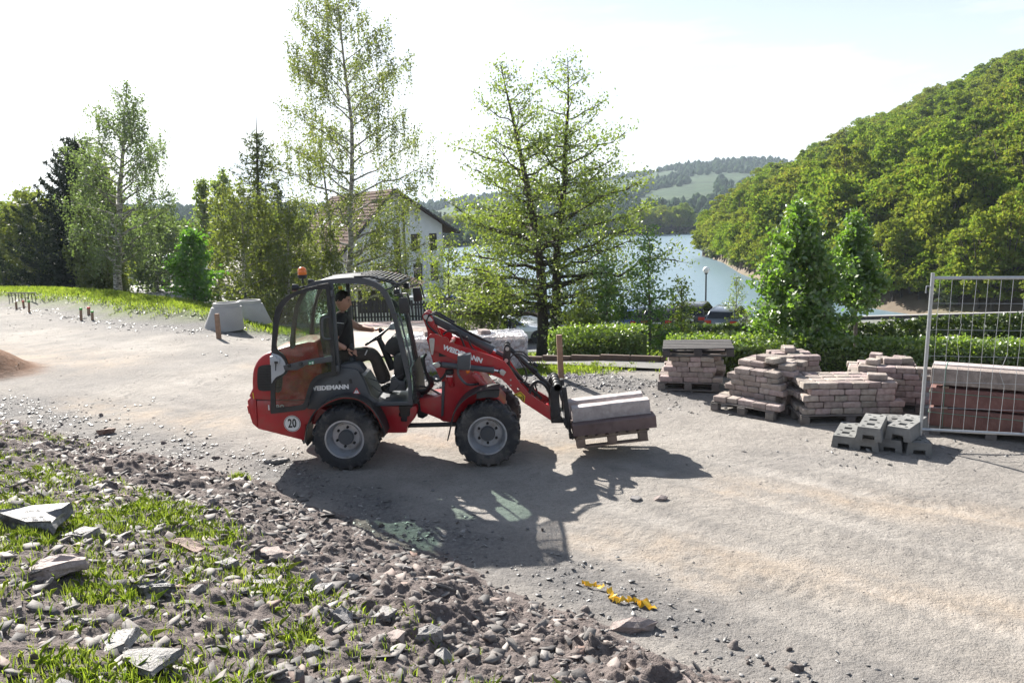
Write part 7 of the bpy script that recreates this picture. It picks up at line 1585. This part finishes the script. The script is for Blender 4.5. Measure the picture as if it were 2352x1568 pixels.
def scatter(name, bases, P, size, m, rs, tilt=.35, sink=.25):
    Vs, Fs, off = [], [], 0; ki = rs.randint(len(bases), size=len(P)); R_ = rots(rs, len(P), tilt)
    for b, (bv, bf) in enumerate(bases):
        q = np.where(ki == b)[0]
        if not len(q): continue
        v = np.einsum('nij,kj->nki', R_[q], bv) * size[q][:, None, None] + P[q][:, None, :]; v[:, :, 2] += (size[q] * (.3 - sink))[:, None]
        k = len(bv); f = bf[None] + (np.arange(len(q)) * k)[:, None, None] + off; Vs.append(v.reshape(-1, 3)); Fs.append(f.reshape(-1, 3)); off += k * len(q)
    return tag(npmesh(name, np.concatenate(Vs), np.concatenate(Fs), m), kind='stuff')
def islandmat(name, stops, rough=.8, spec=.4, bump=.4, bscale=30):
    m, t, out = nodes(name); l = t.links.new; p = N(t, 'ShaderNodeBsdfPrincipled', Roughness=rough); p.inputs['Specular IOR Level'].default_value = spec; g = N(t, 'ShaderNodeNewGeometry'); r = ramp(t, stops); l(g.outputs['Random Per Island'], r.inputs['Fac'])
    tcn = N(t, 'ShaderNodeTexCoord'); n = N(t, 'ShaderNodeTexNoise', Scale=bscale, Detail=5, Roughness=.7); l(tcn.outputs['Object'], n.inputs['Vector']); r2 = ramp(t, [(.3, (.6,) * 3), (.7, (1.25,) * 3)]); l(n.outputs['Fac'], r2.inputs['Fac'])
    mx_ = N(t, 'ShaderNodeMixRGB', blend_type='MULTIPLY', Fac=.8); l(r.outputs[0], mx_.inputs['Color1']); l(r2.outputs[0], mx_.inputs['Color2']); l(mx_.outputs[0], p.inputs['Base Color'])
    bp = N(t, 'ShaderNodeBump', Strength=bump, Distance=.01); l(n.outputs['Fac'], bp.inputs['Height']); l(bp.outputs[0], p.inputs['Normal']); l(p.outputs[0], out.inputs['Surface']); return m
M_CLOD = islandmat('earth_clods', [(0, (.095, .082, .077)), (.4, (.138, .12, .113)), (.75, (.18, .158, .148)), (1, (.225, .20, .188))], .95, .2, .8, 45)
M_SLATE = islandmat('slate_shards', [(0, (.08, .075, .075)), (.4, (.125, .115, .11)), (.75, (.175, .16, .15)), (.90, (.29, .27, .255)), (1, (.16, .10, .08))], .72, .35, .5, 22)
M_DSLATE = islandmat('dark_slate_chips', [(0, (.07, .07, .075)), (.5, (.125, .122, .12)), (.85, (.21, .205, .20)), (1, (.33, .32, .31))], .5, .55, .3, 30)
def pick(n, fn, x0, x1, y0, y1, rs):
    """rejection sampling by a density function"""
    x = rs.uniform(x0, x1, n * 6); y = rs.uniform(y0, y1, n * 6); k = rs.rand(n * 6) < fn(x, y); x, y = x[k][:n], y[k][:n]; return x, y
def ridged(x, y): return 1 - np.abs(2 * vnoise(x, y) - 1)
def relief(x, y):
    e = edist(x, y); bandm = np.exp(-((e - .95) / .75) ** 2); m_ = rubmask(x, y) * sstep(-.1, .45, e); cl = sstep(.38, .62, fbm(x * 1.4 + 7, y * 1.4, 3))
    r_ = .05 * ridged(x * 4.7, y * 4.7) ** 2 + .04 * ridged(x * 10 + 3, y * 10) ** 1.5 + .024 * ridged(x * 21 + 9, y * 21) + .012 * ridged(x * 37, y * 37 + 5)
    return m_ * (.42 + .75 * bandm * cl) * r_
def onground(x, y): return np.stack([x, y, Hd(x, y) + relief(x, y) * .8], -1)
M_BANK = mat('crumbly_bank_soil', (.135, .113, .106), .95, var=.45, scale=16, bump=1.0, bscale=70, dirt=(.225, .19, .175), dirtamt=.6, dscale=9, spec=.2)
for pi_, (x0, x1, y0, y1, st_) in enumerate(((-4.9, 3.4, 2.1, 6.6, .0155), (-7.9, .6, 6.6, 12.2, .025))):
    ax = np.arange(x0, x1, st_); ay = np.arange(y0, y1 + st_, st_); X, Y = np.meshgrid(ax, ay); keep = (rubmask(X, Y) * sstep(-.15, .2, edist(X, Y)) > .04) & (np.abs(X) < .76 * Y + .5)
    jx = X + (vnoise(X * 60, Y * 60) - .5) * st_ * .7; jy = Y + (vnoise(X * 60 + 40, Y * 60 + 11) - .5) * st_ * .7; Z = Hd(jx, jy) + relief(jx, jy) - .006 * (1 - np.clip(rubmask(X, Y) * 1.5, 0, 1)) + .001
    ii = np.arange(X.size).reshape(X.shape); q = np.stack([ii[:-1, :-1], ii[:-1, 1:], ii[1:, 1:], ii[1:, :-1]], -1).reshape(-1, 4); kk = (keep[:-1, :-1] & keep[1:, 1:] & keep[:-1, 1:] & keep[1:, :-1]).ravel(); q = q[kk]
    used = np.unique(q); rm_ = np.zeros(X.size, int); rm_[used] = np.arange(len(used)); tag(npmesh('rubble_soil', np.stack([jx.ravel(), jy.ravel(), Z.ravel()], -1)[used], rm_[q], M_BANK), kind='stuff')
inview = lambda x, y: (np.abs(x) < .74 * y + .4)
# clods on the rubble bank
bank = lambda x, y: rubmask(x, y) * sstep(-.1, .5, edist(x, y)) * inview(x, y)
band = lambda x, y: np.exp(-((edist(x, y) - 1.0) / .75) ** 2) * (.35 + .9 * sstep(.35, .6, fbm(x * 1.1, y * 1.1, 3))) * inview(x, y)
x, y = pick(900, band, -7.5, 3.4, 2.4, 12, rs); scatter('earth_lumps', LUMPS, onground(x, y), .015 + .04 * rs.rand(len(x)) ** 2.2, M_CLOD, rs, .8, .2)
x, y = pick(4500, lambda x, y: np.maximum(band(x, y), .25 * bank(x, y)), -7.5, 3.4, 2.4, 12, rs); scatter('earth_clods', CLODS, onground(x, y), .008 + .02 * rs.rand(len(x)) ** 2, M_CLOD, rs, .8, .2)
x, y = pick(6000, bank, -7.5, 3.4, 2.2, 12, rs); scatter('earth_crumbs', CLODS, onground(x, y), .006 + .014 * rs.rand(len(x)) ** 2, M_CLOD, rs, .8, .1)
x, y = pick(13000, bank, -7.5, 3.4, 2.2, 12, rs); scatter('slate_shards', SHARDS, onground(x, y), .007 + .085 * rs.rand(len(x)) ** 4, M_SLATE, rs, .36, .2)
# chips along the edge, on the shale heap, round the stacks and thinly over the track
x, y = pick(13000, lambda x, y: np.clip(slatemask(x, y), 0, 1) ** 1.5 * inview(x, y), -10, 8, 4, 18, rs); scatter('slate_chips', SHARDS, onground(x, y), .006 + .03 * rs.rand(len(x)) ** 3 * (.6 + y / 14), M_DSLATE, rs, .25, .05)
x, y = pick(5000, lambda x, y: inview(x, y) * (.15 + .85 * sstep(.5, .68, fbm(x * .7, y * .7, 3))) * (edist(x, y) < .1), -18, 8, 4, 27, rs); scatter('track_chips', SHARDS, onground(x, y), (.003 + .012 * rs.rand(len(x)) ** 4) * (.6 + y / 12), M_SLATE, rs, .2, .05)
x, y = pick(3000, lambda x, y: sstep(-1.8, -.2, vdist(x, y)) * sstep(1.4, .3, vdist(x, y)), -24, -3, 14, 36, rs); scatter('verge_slates', SHARDS, onground(x, y), .015 + .07 * rs.rand(len(x)) ** 3, M_DSLATE, rs, .25, .15)
x, y = pick(500, lambda x, y: np.exp(-(((x - 1.0 * S) / .35) ** 2 + ((y - 15.3 * S) / .35) ** 2)), 0, 2, 12, 15, rs); scatter('purple_gravel', CLODS, onground(x, y) + np.array([0, 0, .01]), .012 + .012 * rs.rand(len(x)), islandmat('purple_gravel', [(0, (.12, .11, .14)), (1, (.22, .20, .25))]), rs, .5)
# single stones lying in the bank
STM = []
for i in range(10):
    r2 = RS(400 + i)
    if i < 6:
        v, f = rockbase('shard', r2); v = v * np.array([1, 1, 1.25])
    else: v, f = rockbase('clod', r2)
    me = bpy.data.meshes.new('stone'); me.from_pydata(v.tolist(), [], f.tolist()); bm = bmesh.new(); bm.from_mesh(me); bmesh.ops.recalc_face_normals(bm, faces=bm.faces)
    es = [e for e in bm.edges if e.calc_face_angle(0) > .5]; bmesh.ops.bevel(bm, geom=es, offset=.025, segments=1, affect='EDGES', clamp_overlap=True)
    bmesh.ops.subdivide_edges(bm, edges=bm.edges, cuts=1, use_grid_fill=True)
    for q in bm.verts: q.co += Vector(r2.normal(0, .022, 3))
    bm.to_mesh(me); bm.free(); STM.append(me)
M_STONE = mat('slate_stone', (.235, .225, .22), .6, var=.35, scale=5, bump=.8, bscale=14, dirt=(.13, .11, .10), dirtamt=.5, rnd=.3, dscale=2)
M_PSTONE = mat('pinkish_stone', (.33, .27, .25), .75, var=.25, scale=5, bump=.7, bscale=14, dirt=(.16, .12, .10), dirtamt=.5, dscale=2)
M_RSTONE = mat('rust_brown_stone', (.21, .14, .11), .75, var=.25, scale=5, bump=.7, bscale=14, dirt=(.16, .10, .08), dirtamt=.5, dscale=2)
M_DSTONE = mat('dark_slate_block', (.10, .10, .105), .5, var=.4, scale=4, bump=1, bscale=10, dirt=(.36, .35, .34), dirtamt=.6, dscale=3)
SMC = {}
def putstone(px, py, wpx, k, m, label, rz=0, sq=(1, 1, 1), tilt=(0, 0), grp=None, P=None, size=None, name='stone'):
    if P is None:
        P = hit(px, py); dist = (Vector(P) - Vector(CAMP)).length; size = wpx * dist / F / 2 * 1.25
    key = (k, m.name)
    if key not in SMC:
        me = STM[k].copy(); me.materials.clear(); me.materials.append(m); SMC[key] = me
    o = bpy.data.objects.new(name, SMC[key]); COL.objects.link(o); o.location = (P[0], P[1], float(Hd(P[0], P[1])) + float(relief(np.array(P[0]), np.array(P[1]))) * .8 + size * .16); o.rotation_euler = (tilt[0], tilt[1], rz); o.scale = (size * sq[0], size * sq[1], size * sq[2]); return tag(o, label, 'stone', grp)
putstone(75, 1228, 165, 0, M_DSTONE, 'large dark layered slate block with pale top in the grass', .2, (1, 1.1, 1.5), (.05, .08))
putstone(185, 1248, 80, 1, M_STONE, 'flat pale slate beside the large dark block', .5)
putstone(122, 1335, 145, 2, M_PSTONE, 'big pinkish flat stone in the grass', .1, (1, 1, 1.3))
putstone(340, 1380, 92, 3, M_DSTONE, 'dark flat slate slab in the grass below the rusty stone', .0, (1, .8, 1.0), (.1, .05))
putstone(442, 1275, 95, 4, M_RSTONE, 'rusty brown stone on the edge of the grass', -.3, (1, 1, 1.3), (.15, .1))
putstone(268, 1498, 110, 5, M_STONE, 'pale grey slab lying flat in tall grass', -.4, (1, 1.1, .8), (.12, -.1))
putstone(340, 1555, 150, 0, M_STONE, 'broad grey slab at the foot of the pale slab', -.3, (1, 1, .9))
putstone(985, 1492, 75, 7, M_STONE, 'blue-grey boulder standing up in the rubble', .4, (1, .8, 1.1))
putstone(632, 1066, 52, 3, M_STONE, 'flat slate on the track behind the rear wheel', .15, (1, 1, .8), (.1, .0))
putstone(244, 995, 30, 8, M_RSTONE, 'lone reddish brown stone at the edge of the track', .3, (1, .7, .8))
putstone(1518, 1150, 26, 6, M_PSTONE, 'smooth pebble right of the shadow on the track', .2, (1, .8, .6))
putstone(1463, 1153, 24, 9, M_STONE, 'dark pebble beside the smooth one on the track', .9)
putstone(520, 1325, 60, 1, M_STONE, 'light grey slate right of the rusty stone', .1)
putstone(735, 1360, 70, 2, M_STONE, 'grey slate in the middle of the rubble bank', .6)
putstone(785, 1440, 70, 5, M_STONE, 'tilted slate below the middle of the bank', 1.0, (1, 1, 1), (.5, .2))
putstone(600, 1360, 80, 4, M_STONE, 'pale flat slate cluster piece among the grass tufts', .3)
putstone(880, 1435, 50, 8, M_STONE, 'pointed light stone above the blue-grey boulder', .3, (1, 1, 1))
putstone(625, 1290, 45, 9, M_PSTONE, 'brownish lump on the rubble bank')
putstone(1455, 1448, 60, 6, M_PSTONE, 'crumbly brown lump beyond the yellow tape', .1, (1.4, .7, .7))
x, y = pick(230, lambda x, y: rubmask(x, y) * inview(x, y) * sstep(.2, .8, edist(x, y)), -6, 2.6, 2.3, 10, rs)
for a, b in zip(x, y): putstone(0, 0, 0, rs.randint(10), M_STONE if rs.rand() > .25 else M_PSTONE, 'loose palm-sized stone strewn over the rubble bank', rs.uniform(0, 6), (1, 1, 1), (rs.normal(0, .25), rs.normal(0, .25)), 'loose stones on the rubble bank', P=(a, b, 0), size=.030 + .05 * rs.rand() ** 2.5)
# a can and a stick in the left grass
c_ = hit(62, 980)
def simple(px, py): return hit(px, py)
cn = hit(*c5(125, 1335)); b = MB(); b.lathe([(0, -.055), (.03, -.055), (.033, -.05), (.033, .05), (.03, .056), (.024, .052), (0, .052)], (0, 0, 0), 'X', 18); b.v = [Matrix.Rotation(.3, 3, 'Z') @ Vector(q) + cn + Vector((0, 0, .035)) for q in b.v]
tag(b.build('tin_can', mat('striped_can', (.55, .55, .56), .3, metal=.4, var=.25, scale=30), None, 40, origin=cn + Vector((0, 0, .035))), 'small silver can lying in the grass left of the track', 'can')
s0, s1 = hit(*c5(130, 1380)), hit(*c5(400, 1500)); b = MB(); b.tube(catmull([s0 + Vector((0, 0, .06)), s0.lerp(s1, .5) + Vector((0, 0, .07)), s1 + Vector((0, 0, .02))], 4), [.012, .012, .014, .014, .015, .016, .016, .016, .016][:9], 6); tag(b.build('stick', BARK, None, 40, origin=tuple(s0)), 'bare brown stick lying in the grass near the can', 'stick')
# ------------------------------------------------------------------ grass
def blades(name, x, y, h, w_, rs, m, lean=.45, z=None):
    n = len(x); z = Hd(x, y) + relief(x, y) * .6 if z is None else z; a = rs.uniform(0, 2 * math.pi, n); d = np.stack([np.cos(a), np.sin(a), np.zeros(n)], -1); s = np.stack([-np.sin(a), np.cos(a), np.zeros(n)], -1); P = np.stack([x, y, z - .005], -1); l = np.abs(rs.normal(0, lean, n))[:, None]; h = h[:, None]; w2 = w_[:, None] if hasattr(w_, '__len__') else w_
    up_ = np.array([[0, 0, 1.]]); mid = P + up_ * h * .55 + d * h * l * .25; tip = P + up_ * h * (1 - .25 * l) + d * h * l * .9
    V_ = np.stack([P - s * w2, P + s * w2, mid + s * w2 * .8, tip, mid - s * w2 * .8], 1).reshape(-1, 3); return tag(npmesh(name, V_, np.arange(5 * n).reshape(n, 5), m), kind='stuff')
def gmask(x, y):
    e = edist(x, y); nn_ = fbm(x * 1.7 + 5, y * 1.7, 3)
    m1 = sstep(1.15, 1.9, e) * (.16 + .84 * sstep(.43, .58, nn_)) * sstep(.7, -.8, x) + .10 * sstep(1.0, 1.8, e) * sstep(.5, .65, nn_)
    m2 = sstep(.2, .55, e) * sstep(-5.4, -6.6, x) * sstep(.36, .52, nn_) * sstep(9, 9.8, y) * 1.0
    return np.clip(m1 + m2, 0, 1) * inview(x, y)
# tufts: blades clustered
x, y = pick(14000, gmask, -9.5, 3, 2.1, 13, rs); k = 6; X = np.repeat(x, k) + rs.normal(0, .022, len(x) * k); Y = np.repeat(y, k) + rs.normal(0, .022, len(x) * k)
blades('grass_tufts', X, Y, .03 + .075 * rs.rand(len(X)) ** 1.6, .0009 + .0009 * rs.rand(len(X)), rs, GRASS)
x, y = pick(9000, lambda x, y: np.clip(sstep(.3, .9, vdist(x, y) + .6 * (fbm(x * .8, y * .8, 3) - .5)) * sstep(5.5, 3.5, vdist(x, y)) * sstep(-6.4, -7.4, x), 0, 1), -26, -6, 16, 38, rs); k = 3; X = np.repeat(x, k) + rs.normal(0, .05, len(x) * k); Y = np.repeat(y, k) + rs.normal(0, .05, len(x) * k)
blades('verge_grass', X, Y, .05 + .12 * rs.rand(len(X)), .005 + .004 * rs.rand(len(X)), rs, GRASS)
x, y = pick(700, lambda x, y: np.exp(-(((x - .4) / 1.3) ** 2 + ((y - 14.3) / .35) ** 2)), -2, 3.5, 13, 16, rs); k = 14; X = np.repeat(x, k) + rs.normal(0, .05, len(x) * k); Y = np.repeat(y, k) + rs.normal(0, .05, len(x) * k); blades('path_edge_grass', X, Y, .04 + .09 * rs.rand(len(X)), .003 + .002 * rs.rand(len(X)), rs, GRASS)
x, y = pick(1500, lambda x, y: sstep(15.8, 17, y) * (x > -2) * (np.abs(x) < y * .7), -2, 16, 15.5, 36, rs); k = 8; X = np.repeat(x, k) + rs.normal(0, .12, len(x) * k); Y = np.repeat(y, k) + rs.normal(0, .12, len(x) * k); blades('rough_grass', X, Y, .08 + .25 * rs.rand(len(X)), .006 + .004 * rs.rand(len(X)), rs, GRASS)
q = hit(552, 1108); X = q.x + rs.normal(0, .05, 160); Y = q.y + rs.normal(0, .04, 160); blades('lone_tuft', X, Y, .05 + .07 * rs.rand(160), np.full(160, .002), rs, GRASS)
# ------------------------------------------------------------------ haze
hz = MB(); hz.box((0, 1000, 42), (5200, 3400, 103)); ho = hz.build('haze'); tag(ho, kind='stuff')
m, t, out = nodes('haze_air'); pv_ = N(t, 'ShaderNodeVolumePrincipled'); pv_.inputs['Color'].default_value = (.70, .84, 1, 1); pv_.inputs['Density'].default_value = .0002; pv_.inputs['Anisotropy'].default_value = .2
t.links.new(pv_.outputs['Volume'], out.inputs['Volume']); ho.data.materials.append(m)
